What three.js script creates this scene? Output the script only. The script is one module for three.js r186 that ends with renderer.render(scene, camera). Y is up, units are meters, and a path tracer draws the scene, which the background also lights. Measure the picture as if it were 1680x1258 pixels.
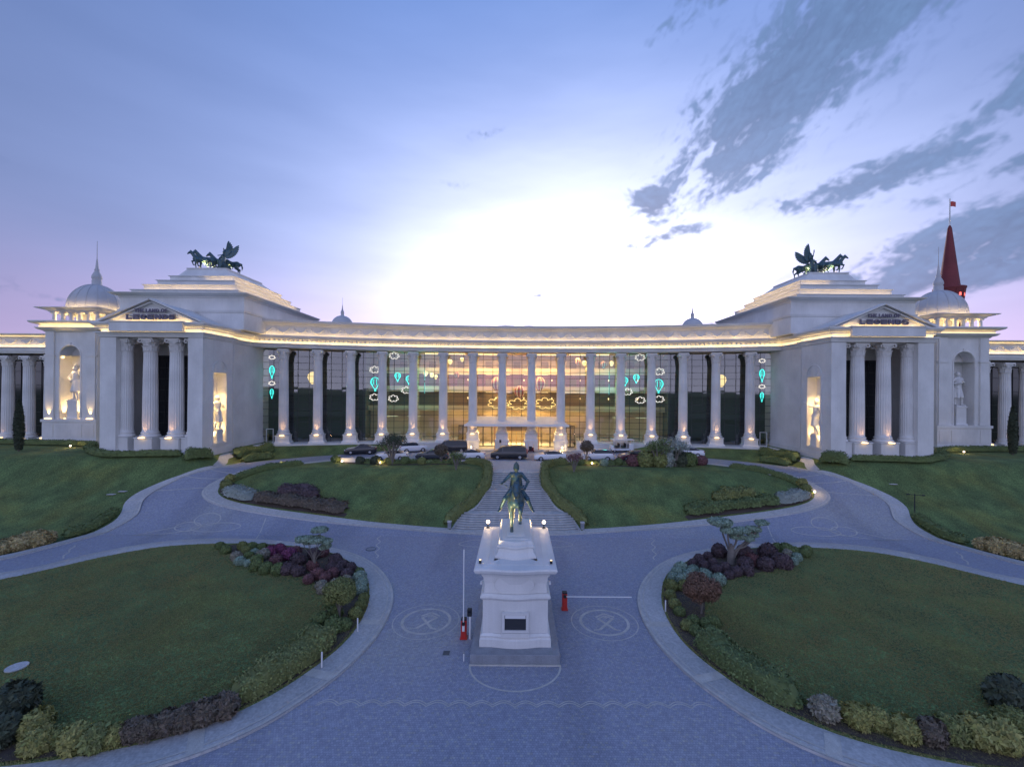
import * as THREE from 'three';
import { mergeGeometries, mergeVertices, toCreasedNormals } from 'three/addons/utils/BufferGeometryUtils.js';
import { MarchingCubes } from 'three/addons/objects/MarchingCubes.js';
import { RoundedBoxGeometry } from 'three/addons/geometries/RoundedBoxGeometry.js';
import { TextGeometry } from 'three/addons/geometries/TextGeometry.js';
import { FontLoader } from 'three/addons/loaders/FontLoader.js';
import { RectAreaLightUniformsLib } from 'three/addons/lights/RectAreaLightUniformsLib.js';

// ---------------------------------------------------------------- camera, sky, sun, exposure
const scene = new THREE.Scene();
const renderer = new THREE.WebGLRenderer({ antialias: true });
renderer.toneMapping = THREE.LinearToneMapping;
renderer.toneMappingExposure = 1.66;
renderer.shadowMap.enabled = true;
const camera = new THREE.PerspectiveCamera(2 * Math.atan(629 / 715) * 180 / Math.PI, 1680 / 1258, 0.5, 6000);
camera.position.set(0, 14, 0);
camera.rotation.z = 0.4 * Math.PI / 180;
camera.setViewOffset(1680, 1258, -8, -12, 1680, 1258);   // lens shift keeps the verticals upright

function mulberry(a) { return () => { a |= 0; a = a + 0x6D2B79F5 | 0; let t = Math.imul(a ^ a >>> 15, 1 | a); t = t + Math.imul(t ^ t >>> 7, 61 | t) ^ t; return ((t ^ t >>> 14) >>> 0) / 4294967296; }; }
const rnd = mulberry(20240611);
const clamp = (v, a = 0, b = 1) => Math.min(b, Math.max(a, v));
const S01 = (t) => { t = clamp(t); return t * t * (3 - 2 * t); };
const lerp = (a, b, t) => a + (b - a) * t;
// lattice noise
const PERM = new Uint8Array(512); { const r = mulberry(77); const p = [...Array(256).keys()]; for (let i = 255; i > 0; i--) { const j = Math.floor(r() * (i + 1)); [p[i], p[j]] = [p[j], p[i]]; } for (let i = 0; i < 512; i++) PERM[i] = p[i & 255]; }
const hsh = (x, y, z = 0) => PERM[PERM[PERM[x & 255] + (y & 255)] + (z & 255)] / 255;
function vnoise(x, y, per = 256, z = 0) {
  const xi = Math.floor(x), yi = Math.floor(y), fx = x - xi, fy = y - yi, u = fx * fx * (3 - 2 * fx), v = fy * fy * (3 - 2 * fy);
  const m = (a) => ((a % per) + per) % per;
  const x0 = m(xi), x1 = m(xi + 1), y0 = m(yi), y1 = m(yi + 1);
  return lerp(lerp(hsh(x0, y0, z), hsh(x1, y0, z), u), lerp(hsh(x0, y1, z), hsh(x1, y1, z), u), v);
}
function fbm(x, y, per = 256, oct = 5, z = 0) { let a = 0, w = 0.5, n = 0; for (let i = 0; i < oct; i++) { a += w * vnoise(x, y, per, z + i * 7); n += w; x *= 2; y *= 2; per *= 2; w *= 0.5; } return a / n; }

// dusk sky: the sun has just set behind the palace, pale glow there, lavender-blue all round, bands of cloud
const SUN_AZ = 7.5, SUN_EL = 9;
{
  const W = 4096, H = 2048, data = new Float32Array(W * H * 4);
  const dirAz = (u) => { let a = (u - 0.25) * 360; if (a > 180) a -= 360; return a; };  // 0 = view direction (-z), positive to the right
  // cloud banks: azimuth, elevation, half length, half thickness, slope, density
  const banks = [
    [32, 31.5, 14, 5.2, 0.62, 1.15], [42, 38, 13, 6.0, 0.5, 1.1], [28, 26, 5, 2.8, 0.6, 0.95], [17.2, 22.6, 2.5, 2.0, -0.3, 1.35], [18.6, 18.6, 4.4, 0.9, 0.12, 0.85], [40, 21, 10, 1.9, 0.12, 0.72], [52, 19.5, 10, 1.3, 0.14, 0.7], [51, 14.5, 13, 2.6, 0.18, 1.15], [44, 10.6, 13, 1.8, 0.14, 1.05],
    [55, 27, 12, 2.4, 0.4, 0.75], [26, 41, 9, 2.2, 0.35, 0.6], [-0.4, 8.3, 5.0, 0.42, 0.03, 0.7], [3, 12.3, 2.2, 0.35, 0.05, 0.45], [22, 7.6, 8, 0.7, 0.05, 0.6], [-4, 30.5, 3.2, 0.7, 0.2, 0.34], [-8, 25, 7, 0.6, 0.1, 0.2], [-50, 8.2, 9, 0.9, -0.1, 0.5],
    [-85, 14, 22, 2.6, 0.1, 0.8], [-125, 22, 26, 4, 0.2, 0.8], [170, 16, 30, 3.2, -0.1, 0.8], [115, 26, 26, 4.5, 0.25, 0.85], [82, 12, 18, 2.4, 0.1, 0.8], [-160, 34, 25, 4.5, -0.2, 0.7],
  ];
  for (let j = 0; j < H; j++) {
    const el = ((j + 0.5) / H - 0.5) * 180;
    if (el < 0) { for (let i = 0; i < W; i++) data.set([0.10, 0.11, 0.15, 1], (j * W + i) * 4); continue; }
    const t = Math.pow(clamp(el / 62), 0.70), b0 = [lerp(0.220, 0.026, t), lerp(0.245, 0.108, t), lerp(0.400, 0.335, t)], back = Math.exp(-el / 40), hz = Math.exp(-(((el - 3) / 8) ** 2));
    const near = banks.filter(([, ce, L, T, sl]) => Math.abs(el - ce) < T * 3 + Math.abs(sl) * L * 2);
    for (let i = 0; i < W; i++) {
      const az = dirAz((i + 0.5) / W), k = (j * W + i) * 4, da = Math.abs(((az - SUN_AZ + 540) % 360) - 180), gx = az - SUN_AZ;
      const bk = S01((da - 70) / 90) * back, dim = 1 - 0.30 * S01((da - 18) / 46) * (1 - S01((da - 85) / 60));
      let r = b0[0] * dim + bk * 0.46, g = b0[1] * dim + bk * 0.45, b = b0[2] * dim + bk * 0.58;
      if (da < 110) {
        // veils of thin haze break up the glow
        const veil = 1 + 0.20 * (fbm(az * 0.07 + 31, el * 0.33 + 5, 512, 5, 11) - 0.5) * 2 * S01((95 - da) / 40);
        const ge = el - 11, core = Math.exp(-(gx * gx) / (2 * (gx > 0 ? 19 * 19 : 16.5 * 16.5)) - (ge * ge) / (2 * (ge > 0 ? 11.0 : 15) ** 2)) * veil, wide = Math.exp(-(gx * gx) / (2 * 41 * 41) - (ge * ge) / (2 * 25 * 25)) * veil, pink = Math.exp(-(gx * gx) / (2 * 44 * 44)) * hz * veil;
        r += 0.84 * core + 0.11 * wide + 0.30 * pink; g += 0.77 * core + 0.14 * wide + 0.09 * pink; b += 0.76 * core + 0.24 * wide + 0.12 * pink;
      }
      // clouds: streaked along each bank, thin bright edges, darker bodies
      let cl = 0, body = 0;
      for (const [ca, ce, L, T, sl, dn] of near) {
        let dx = az - ca; if (dx > 180) dx -= 360; if (dx < -180) dx += 360;
        if (Math.abs(dx) > L * 2.2) continue;
        const c2 = 1 / Math.hypot(1, sl), u = (dx + sl * (el - ce)) * c2, v = ((el - ce) - sl * dx) * c2, m = Math.exp(-((u / L) ** 2 + (v / T) ** 2) * 0.9) * dn; if (m < 0.06) continue;
        const wx = fbm(u * 0.5 + ca, v * 0.9 + 7, 512, 3, 21) - 0.5, n1 = fbm(u * 0.34 + ca + wx * 1.6, v * 0.72 + ce + wx, 512, 6, 2), n2 = fbm(u * 1.5 + wx * 2, v * 2.4, 512, 4, 5);
        const w = clamp((m * 1.05 + (n1 - 0.5) * 1.35 + (n2 - 0.5) * 0.6 - 0.27) / 0.5) * clamp(m * 3); if (w > cl) { cl = w; body = n1 * 0.6 + n2 * 0.4; }
      }
      cl = Math.pow(cl, 0.85) * 0.92;
      const lum = 0.72 + 0.75 * (body - 0.45), dk = S01(cl * 1.25);
      const cr = lerp(r * 0.80, 0.085 * lum + r * 0.17, dk), cg = lerp(g * 0.82, 0.150 * lum + g * 0.15, dk), cb = lerp(b * 0.86, 0.270 * lum + b * 0.16, dk);
      data[k] = lerp(r, cr, cl); data[k + 1] = lerp(g, cg, cl); data[k + 2] = lerp(b, cb, cl); data[k + 3] = 1;
    }
  }
  const sky = new THREE.DataTexture(data, W, H, THREE.RGBAFormat, THREE.FloatType);
  sky.mapping = THREE.EquirectangularReflectionMapping; sky.magFilter = sky.minFilter = THREE.LinearFilter; sky.needsUpdate = true;
  scene.background = sky; scene.environment = sky;
}
const sun = new THREE.DirectionalLight(new THREE.Color(1, 0.86, 0.78), 0.5);
sun.position.set(Math.sin(SUN_AZ * Math.PI / 180) * 300, Math.tan(SUN_EL * Math.PI / 180) * 300, -Math.cos(SUN_AZ * Math.PI / 180) * 300);
sun.castShadow = true; sun.shadow.radius = 24; sun.shadow.mapSize.set(2048, 2048);
Object.assign(sun.shadow.camera, { left: -110, right: 110, top: 110, bottom: -110, near: 1, far: 700 });
scene.add(sun, sun.target);
RectAreaLightUniformsLib.init();

// ---------------------------------------------------------------- helpers
const V3 = (x, y, z) => new THREE.Vector3(x, y, z);
const taken = {};
function numbered(n) { if (!(n in taken)) { taken[n] = 0; return n; } taken[n]++; return n + '_' + String(taken[n]).padStart(3, '0'); }
function shade(o) { o.traverse((m) => { if (m.isMesh) { m.castShadow = true; m.receiveShadow = true; } }); return o; }
function thing(name, label, category, pos = [0, 0, 0], turn = 0, group) {
  const o = new THREE.Group(); o.name = numbered(name); o.position.set(...pos); o.rotation.y = turn; o.userData = { label, category };
  if (group) o.userData.group = group;
  scene.add(o); return o;
}
function tag(o, label, category, group) { o.userData = { label, category }; if (group) o.userData.group = group; return o; }
function clean(g) { g = g.index ? g.toNonIndexed() : g; for (const k of Object.keys(g.attributes)) if (!['position', 'normal', 'uv', 'color'].includes(k)) g.deleteAttribute(k); if (!g.attributes.normal) g.computeVertexNormals(); if (!g.attributes.uv) boxUV(g); return g; }
function boxUV(g, s = 1) {   // uv in metres from the face that each vertex belongs to
  const p = g.attributes.position, n = g.attributes.normal, uv = new Float32Array(p.count * 2);
  for (let i = 0; i < p.count; i++) {
    const ax = Math.abs(n.getX(i)), ay = Math.abs(n.getY(i)), az = Math.abs(n.getZ(i)), x = p.getX(i), y = p.getY(i), z = p.getZ(i);
    const [u, v] = ay > ax && ay > az ? [x, z] : ax > az ? [z, y] : [x, y];
    uv[2 * i] = u * s; uv[2 * i + 1] = v * s;
  }
  g.setAttribute('uv', new THREE.BufferAttribute(uv, 2)); return g;
}
function join(list, metric = true) {
  list = (Array.isArray(list) ? list : [list]).map(clean);
  const anyCol = list.some((g) => g.attributes.color);
  if (anyCol) for (const g of list) if (!g.attributes.color) g.setAttribute('color', new THREE.BufferAttribute(new Float32Array(g.attributes.position.count * 3).fill(1), 3));
  const m = list.length === 1 ? list[0] : mergeGeometries(list);
  return metric ? boxUV(m) : m;
}
function obj(name, geos, mat, parent = scene, metric = true) {
  const m = new THREE.Mesh(geos.isBufferGeometry && geos.userData.ready ? geos : join(geos, metric), mat);
  m.name = parent === scene ? numbered(name) : name; m.castShadow = m.receiveShadow = true; parent.add(m); return m;
}
function ready(g) { g.userData.ready = true; return g; }
function struct(name, geos, mat, parent = scene, metric = true) { const m = obj(name, geos, mat, parent, metric); if (parent === scene) m.userData.kind = 'structure'; return m; }
function part(name, geo, mat, parent, x = 0, y = 0, z = 0, ry = 0) { const m = new THREE.Mesh(geo, mat); m.name = name; m.position.set(x, y, z); m.rotation.y = ry; m.castShadow = m.receiveShadow = true; parent.add(m); return m; }
const bx = (x0, x1, y0, y1, z0, z1) => { const g = new THREE.BoxGeometry(Math.abs(x1 - x0), Math.abs(y1 - y0), Math.abs(z1 - z0)); g.translate((x0 + x1) / 2, (y0 + y1) / 2, (z0 + z1) / 2); return g; };
const rbx = (w, h, d, r, x = 0, y = 0, z = 0) => { const g = new RoundedBoxGeometry(w, h, d, 2, r); g.translate(x, y, z); return g; };
const cyl = (r0, r1, h, x, y, z, n = 20) => { const g = new THREE.CylinderGeometry(r1, r0, h, n); g.translate(x, y + h / 2, z); return g; };
const lathe = (pts, n = 32) => new THREE.LatheGeometry(pts.map(([r, y]) => new THREE.Vector2(r, y)), n);
function bar(a, b, r, r2 = r, n = 8) { const d = b.clone().sub(a), g = new THREE.CylinderGeometry(r2, r, d.length(), n); g.translate(0, d.length() / 2, 0); g.applyQuaternion(new THREE.Quaternion().setFromUnitVectors(V3(0, 1, 0), d.normalize())); g.translate(a.x, a.y, a.z); return g; }
function tube(pts, r, n = 6, seg = 0, closed = false) { const c = new THREE.CatmullRomCurve3(pts, closed, 'centripetal'); return new THREE.TubeGeometry(c, seg || pts.length * 4, r, n, closed); }
// plan path of [x, d] (d = metres in front of the viewpoint, z = -d); profile of [out, y], closed; out is to the viewer's side when walking left to right
function sweep(path, profile, closed = false, caps = true) {
  const n = path.length, pos = [], off = [];
  for (let i = 0; i < n; i++) {
    const p = path[i], a = closed ? path[(i + n - 1) % n] : path[Math.max(0, i - 1)], b = closed ? path[(i + 1) % n] : path[Math.min(n - 1, i + 1)];
    const nn = (q, r) => { const tx = r[0] - q[0], td = r[1] - q[1], l = Math.hypot(tx, td) || 1; return [td / l, -tx / l]; };
    const n1 = a === p || (a[0] === p[0] && a[1] === p[1]) ? null : nn(a, p), n2 = b === p || (b[0] === p[0] && b[1] === p[1]) ? null : nn(p, b);
    if (n1 && n2) { const k = 1 + n1[0] * n2[0] + n1[1] * n2[1]; off.push([(n1[0] + n2[0]) / k, (n1[1] + n2[1]) / k]); } else off.push(n1 || n2);
  }
  const P = (i, j) => [path[i][0] + off[i][0] * profile[j][0], profile[j][1], -(path[i][1] + off[i][1] * profile[j][0])];
  const m = profile.length;
  for (let i = 0; i < (closed ? n : n - 1); i++) for (let j = 0; j < m; j++) {
    const i2 = (i + 1) % n, j2 = (j + 1) % m, a = P(i, j), b = P(i2, j), c = P(i2, j2), d = P(i, j2);
    pos.push(...a, ...b, ...c, ...a, ...c, ...d);
  }
  if (!closed && caps) { const tri = THREE.ShapeUtils.triangulateShape(profile.map(([x, y]) => new THREE.Vector2(x, y)), []); for (const e of [0, n - 1]) for (const t of tri) for (const j of t) pos.push(...P(e, j)); }
  const g = new THREE.BufferGeometry(); g.setAttribute('position', new THREE.Float32BufferAttribute(pos, 3)); g.computeVertexNormals(); return g;
}
function noisy(g, amp, f) { const p = g.attributes.position; for (let i = 0; i < p.count; i++) { const x = p.getX(i), y = p.getY(i), z = p.getZ(i); const n = (vnoise(x * f + 9, y * f + z * f * 0.7, 256) - 0.5) * amp; p.setXYZ(i, x * (1 + n), y * (1 + n), z * (1 + n)); } return g; }

// ---------------------------------------------------------------- textures and materials
function tex(size, fn, srgb = true, repeat = 1) {
  const d = new Uint8Array(size * size * 4);
  for (let j = 0; j < size; j++) for (let i = 0; i < size; i++) { const c = fn(i / size, j / size, i, j), k = (j * size + i) * 4; d[k] = clamp(c[0], 0, 255); d[k + 1] = clamp(c[1], 0, 255); d[k + 2] = clamp(c[2], 0, 255); d[k + 3] = 255; }
  const t = new THREE.DataTexture(d, size, size); t.wrapS = t.wrapT = THREE.RepeatWrapping; t.magFilter = THREE.LinearFilter; t.minFilter = THREE.LinearMipmapLinearFilter; t.generateMipmaps = true;
  if (srgb) t.colorSpace = THREE.SRGBColorSpace; t.repeat.set(repeat, repeat); t.needsUpdate = true; return t;
}
const grey = (v) => [v, v, v];
// granite setts laid in small squares: colour and relief
const settCell = (u, v, N) => { const r = Math.floor(v * N), off = (r & 1) * 0.5, c = Math.floor(u * N + off) % N, fx = (u * N + off) % 1, fy = (v * N) % 1; return [c, r, fx, fy]; };
const settTone = tex(1024, (u, v) => { const [c, r, fx, fy] = settCell(u, v, 64); const e = Math.min(fx, 1 - fx, fy, 1 - fy); const t = hsh(c, r, 5), t2 = hsh(c, r, 9); const g = fbm(u * 32, v * 32, 32, 4), gr = vnoise(u * 512, v * 512, 512); let b = 178 + 20 * (t - 0.5) + 12 * (g - 0.5) + 40 * (gr - 0.5); if (e < 0.1) b *= 0.9; const w = t2 > 0.9 ? 14 : 0; return [b + w, b + w * 0.8, b + 4 - w * 0.2]; }, true);
const settBump = tex(512, (u, v) => { const [c, r, fx, fy] = settCell(u, v, 64); const e = Math.min(fx, 1 - fx, fy, 1 - fy); return grey(clamp(e / 0.16) * (170 + 70 * hsh(c, r, 3)) + 10); }, false);
const patchTone = tex(1024, (u, v) => { const a = fbm(u * 6, v * 6, 6, 5), g = vnoise(u * 380, v * 380, 380), g2 = vnoise(u * 190 + 3, v * 190, 190, 4); const b = 186 + 40 * (a - 0.5) + 26 * (g - 0.5) + 16 * (g2 - 0.5); return [b, b, b]; });
for (const t of [settTone, settBump]) t.repeat.set(1 / 7, 1 / 7); patchTone.repeat.set(1 / 23, 1 / 23);
const lawnTone = tex(1024, (u, v) => { const a = fbm(u * 5, v * 5, 5, 5), b = fbm(u * 14 + 2, v * 14, 14, 4, 9), g = vnoise(u * 420, v * 420, 420), g2 = vnoise(u * 250, v * 250, 250, 6); const k = 0.80 + 0.34 * (g - 0.5) + 0.2 * (g2 - 0.5) + 0.34 * (b - 0.5); const dry = S01((a - 0.5) * 2.2 + 0.25) * 0.45; return [(128 + 46 * dry) * k, (172 + 4 * dry) * k, (118 - 26 * dry) * k]; });
const lawnBump = tex(512, (u, v) => grey(255 * (0.5 * vnoise(u * 250, v * 250, 250) + 0.5 * vnoise(u * 120, v * 120, 120, 3))), false);
lawnTone.repeat.set(1 / 17, 1 / 17); lawnBump.repeat.set(1 / 9, 1 / 9);
const plasterTone = tex(1024, (u, v) => { const a = fbm(u * 5, v * 5, 5, 5), st = fbm(u * 40, v * 3, 40, 4, 5), g = vnoise(u * 300, v * 300, 300); const b = 236 + 34 * (a - 0.5) + 10 * (st - 0.5) + 7 * (g - 0.5) - 6 * S01((st - 0.62) * 6); return [b, b - 1, b - 4]; });
plasterTone.repeat.set(1 / 9, 1 / 9);
const plasterBump = tex(1024, (u, v) => { const c = (v * 10) % 1, r = Math.floor(v * 10), q = (u * 5 + (r & 1) * 0.5) % 1; const joint = Math.min(c, 1 - c) < 0.014 || Math.min(q, 1 - q) < 0.007; return grey(joint ? 40 : 170 + 50 * fbm(u * 160, v * 160, 160, 3)); }, false); plasterBump.repeat.set(1 / 9, 1 / 9);
const stoneTone = tex(512, (u, v) => { const a = fbm(u * 8, v * 8, 8, 5), g = vnoise(u * 256, v * 256, 256); const b = 205 + 46 * (a - 0.5) + 44 * (g - 0.5); return [b, b - 2, b - 7]; }); stoneTone.repeat.set(1 / 3, 1 / 3);
const bronzeTone = tex(512, (u, v) => { const a = fbm(u * 9, v * 9, 9, 5), b = fbm(u * 30, v * 4, 30, 4, 8); const k = S01((a - 0.5) * 4 + 0.5); return [lerp(98, 142, k) * (0.8 + 0.4 * b), lerp(128, 140, k) * (0.8 + 0.4 * b), lerp(146, 122, k) * (0.8 + 0.4 * b)]; }); bronzeTone.repeat.set(1.2, 1.2);
const std = (r, g, b, roughness = 0.8, extra = {}) => new THREE.MeshStandardMaterial({ color: new THREE.Color().setRGB(r, g, b), roughness, ...extra });
const emit = (r, g, b, k, base = 0.6) => new THREE.MeshStandardMaterial({ color: new THREE.Color().setRGB(base, base, base), emissive: new THREE.Color().setRGB(r, g, b), emissiveIntensity: k, roughness: 0.6 });
const M = {
  plaster: std(0.86, 0.855, 0.85, 0.75, { map: plasterTone, bumpMap: plasterBump, bumpScale: 0.012 }),
  plasterTrim: std(0.84, 0.83, 0.82, 0.7, { map: plasterTone }),
  marble: std(0.86, 0.855, 0.85, 0.55, { map: plasterTone }),
  floodLamp: emit(1, 0.72, 0.5, 6),
  redStripe: std(0.6, 0.05, 0.04, 0.45),
  sett: std(0.75, 0.78, 0.90, 0.72, { map: settTone, bumpMap: settBump, bumpScale: 0.005, vertexColors: true }),
  walk: std(0.98, 0.97, 0.95, 0.75, { map: patchTone, bumpMap: settBump, bumpScale: 0.006 }),
  inlay: std(0.88, 0.86, 0.82, 0.7, { map: stoneTone }),
  stone: std(0.84, 0.84, 0.85, 0.7, { map: stoneTone }),
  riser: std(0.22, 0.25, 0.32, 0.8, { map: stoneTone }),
  granite: std(0.42, 0.46, 0.54, 0.5, { map: stoneTone }),
  lawn: std(0.84, 0.66, 0.46, 0.95, { map: lawnTone, bumpMap: lawnBump, bumpScale: 0.05 }),
  soil: std(0.17, 0.13, 0.10, 0.95, { map: patchTone }),
  bark: std(0.30, 0.27, 0.25, 0.9, { map: stoneTone }),
  paleBark: std(0.34, 0.31, 0.29, 0.9, { map: stoneTone }),
  bronze: std(0.36, 0.50, 0.55, 0.42, { map: bronzeTone, metalness: 0.3 }),
  roof: std(0.42, 0.43, 0.46, 0.9, { map: patchTone }),
  domeLead: std(0.62, 0.63, 0.66, 0.6, { map: plasterTone }),
  darkMetal: std(0.03, 0.033, 0.036, 0.45, { metalness: 0.4 }),
  frame: std(0.055, 0.06, 0.065, 0.45, { metalness: 0.5 }),
  whiteMetal: std(0.78, 0.78, 0.78, 0.4),
  redPaint: std(0.55, 0.035, 0.025, 0.4),
  redRoof: std(0.42, 0.075, 0.085, 0.7, { map: patchTone }),
  redCarpet: std(0.42, 0.045, 0.045, 0.95, { map: patchTone }),
  glass: new THREE.MeshPhysicalMaterial({ color: new THREE.Color().setRGB(0.80, 0.82, 0.80), transmission: 1, thickness: 0, roughness: 0.0, ior: 2.25 }),
  darkGlass: new THREE.MeshPhysicalMaterial({ color: new THREE.Color().setRGB(0.035, 0.037, 0.042), roughness: 0.06, ior: 1.6 }),
  letter: std(0.13, 0.115, 0.165, 0.5),
  led: emit(1, 0.70, 0.28, 1.3),
  warmLamp: emit(1, 0.64, 0.26, 2.0),
  neonCyan: emit(0.05, 0.95, 0.85, 1.1, 0.2), neonWhite: emit(1, 0.93, 0.82, 0.75, 0.4), neonGold: emit(1, 0.74, 0.2, 1.3, 0.4),
  lantern: emit(1, 0.70, 0.18, 0.85, 0.5),
  panelLamp: emit(1, 0.74, 0.36, 1.5), greenLamp: emit(0.85, 0.9, 0.5, 0.6),
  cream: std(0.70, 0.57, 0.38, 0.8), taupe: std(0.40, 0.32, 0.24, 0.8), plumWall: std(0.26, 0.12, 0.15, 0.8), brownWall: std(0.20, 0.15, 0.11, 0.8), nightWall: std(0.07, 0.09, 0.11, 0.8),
  gold: std(0.75, 0.55, 0.25, 0.3, { metalness: 0.8 }), copper: std(0.42, 0.22, 0.14, 0.4, { metalness: 0.5 }), balloonRed: std(0.45, 0.09, 0.09, 0.6), balloonCream: std(0.75, 0.62, 0.5, 0.6),
  redLamp: emit(1, 0.10, 0.06, 1.6, 0.3),
};
const WARM = new THREE.Color(1, 0.66, 0.26);
// line of LED light tucked on a ledge: a glowing strip (a part of its building) and an area light of its size just over it
function led(path, o, y, parent, { k = 9, aim = [-0.55, 0.84], sx = 1, from = 0, show = true } = {}) {
  const P = (p, n, oo) => [p[0] + n[0] * oo, p[1] + n[1] * oo];
  for (let i = 0; i < path.length - 1; i++) {
    const a = path[i], b = path[i + 1], tx = b[0] - a[0], td = b[1] - a[1], L = Math.hypot(tx, td), n = [td / L, -tx / L], cnt = Math.ceil(L / 4.9);
    for (let c = 0; c < cnt; c++) {
      const s0 = c / cnt, s1 = (c + 1) / cnt, m = (s0 + s1) / 2, q = P([a[0] + tx * m, a[1] + td * m], n, o), len = L / cnt - 0.02;
      if (show) { const g = new THREE.BoxGeometry(len, 0.07, 0.07); const s = part('led_strip_light', g, M.led, parent, q[0], y, -q[1], Math.atan2(td, tx)); }
      const l = new THREE.RectAreaLight(WARM, k * 0.98, len, 0.12); l.name = 'led_light';
      const X = V3(tx / L * sx, 0, -td / L), dir = V3(n[0] * aim[0] * sx, aim[1], -n[1] * aim[0]).normalize(), Z = dir.clone().negate(), Y = Z.clone().cross(X);
      l.quaternion.setFromRotationMatrix(new THREE.Matrix4().makeBasis(X, Y, Z)); l.position.set(q[0] * sx, y + 0.06, -q[1]);
      scene.add(l);
    }
  }
}
function spot(x, y, z, tx, ty, tz, k, ang = 0.6, col = WARM) { const l = new THREE.SpotLight(col, k, 0, ang, 0.7, 2); l.position.set(x, y, z); l.target.position.set(tx, ty, tz); l.castShadow = true; l.shadow.radius = 3; scene.add(l, l.target); return l; }
// ---------------------------------------------------------------- terrain
// the palace arc: 129.6 m radius through the column axes; stations along it are given in units of 1.67 m ('deg') and 'r' is 95.7 on the column axes
const CD = -56.2, RR = 129.6 - 95.7, AR = 0.739 * Math.PI / 180;
const DEG = Math.PI / 180;
const A = (deg, r) => [(r + RR) * Math.sin(deg * AR), CD + (r + RR) * Math.cos(deg * AR)];
function hgt(x, d) {
  const t = clamp((d - 41.7) / 11.8), a = 4.15 * (0.5 * t + 0.5 * S01(t)), ax = Math.abs(x);
  const e = 1.5 * S01((d - 49) / 5.7) * S01((ax - 36.5) / 4), r = Math.hypot(x, d - CD) - RR, e2 = 1.1 * S01((r - 90.3) / 3.6) * S01((ax - 16) / 6);
  return a + Math.max(e, e2);
}
const G0 = (x, d) => { let h = hgt(x, d); const ax = Math.abs(x); if (ax < 6.6 && d > 42.7 && d < 53.2) h -= 1.2 * S01((6.6 - ax) / 0.7) * S01((d - 42.7) / 0.8) * S01((53.2 - d) / 0.8); return h; };
{
  const xs = [], ds = []; const far = [70, 80, 95, 120, 160, 230, 350, 600, 1100, 2500, 5000];
  for (let x = -60; x <= 60; x += 0.8) xs.push(x); for (const f of far) { xs.push(f); xs.unshift(-f); }
  for (let d = 8; d <= 84; d += 0.8) ds.push(d); for (const f of [95, 120, 160, 230, 350, 600, 1100, 2500, 5000]) ds.push(f); for (const f of [0, -10, -25, -50, -100, -200, -400, -900, -2500, -5000]) ds.unshift(f);
  const pos = [], uv = [], idx = [];
  for (const d of ds) for (const x of xs) { pos.push(x, G0(x, d), -d); uv.push(x, d); }
  for (let j = 0; j < ds.length - 1; j++) for (let i = 0; i < xs.length - 1; i++) { const a = j * xs.length + i, b = a + 1, c = a + xs.length, e = c + 1; idx.push(a, b, e, a, e, c); }
  const g = new THREE.BufferGeometry(); g.setAttribute('position', new THREE.Float32BufferAttribute(pos, 3)); g.setAttribute('uv', new THREE.Float32BufferAttribute(uv, 2)); g.setIndex(idx); g.computeVertexNormals();
  struct('ground', ready(g), M.lawn);
}
const mir = (pts) => pts.map(([x, d]) => [-x, d]).reverse();
function smooth(pts, step = 0.6, closed = false) { const c = new THREE.CatmullRomCurve3(pts.map(([x, d]) => V3(x, 0, d)), closed, 'centripetal'); const n = Math.max(4, Math.ceil(c.getLength() / step)); return c.getSpacedPoints(n).map((p) => [p.x, p.z]); }
function clipHalf(poly, axis, v, keepLess) {
  const out = []; const inside = (p) => keepLess ? p[axis] <= v : p[axis] >= v;
  for (let i = 0; i < poly.length; i++) { const a = poly[i], b = poly[(i + 1) % poly.length], ia = inside(a), ib = inside(b); if (ia) out.push(a); if (ia !== ib) { const t = (v - a[axis]) / (b[axis] - a[axis]); const q = [a[0] + (b[0] - a[0]) * t, a[1] + (b[1] - a[1]) * t]; q[axis] = v; out.push(q); } }
  return out;
}
const area2 = (p) => { let s = 0; for (let i = 0; i < p.length; i++) { const a = p[i], b = p[(i + 1) % p.length]; s += a[0] * b[1] - b[0] * a[1]; } return s / 2; };
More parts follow.
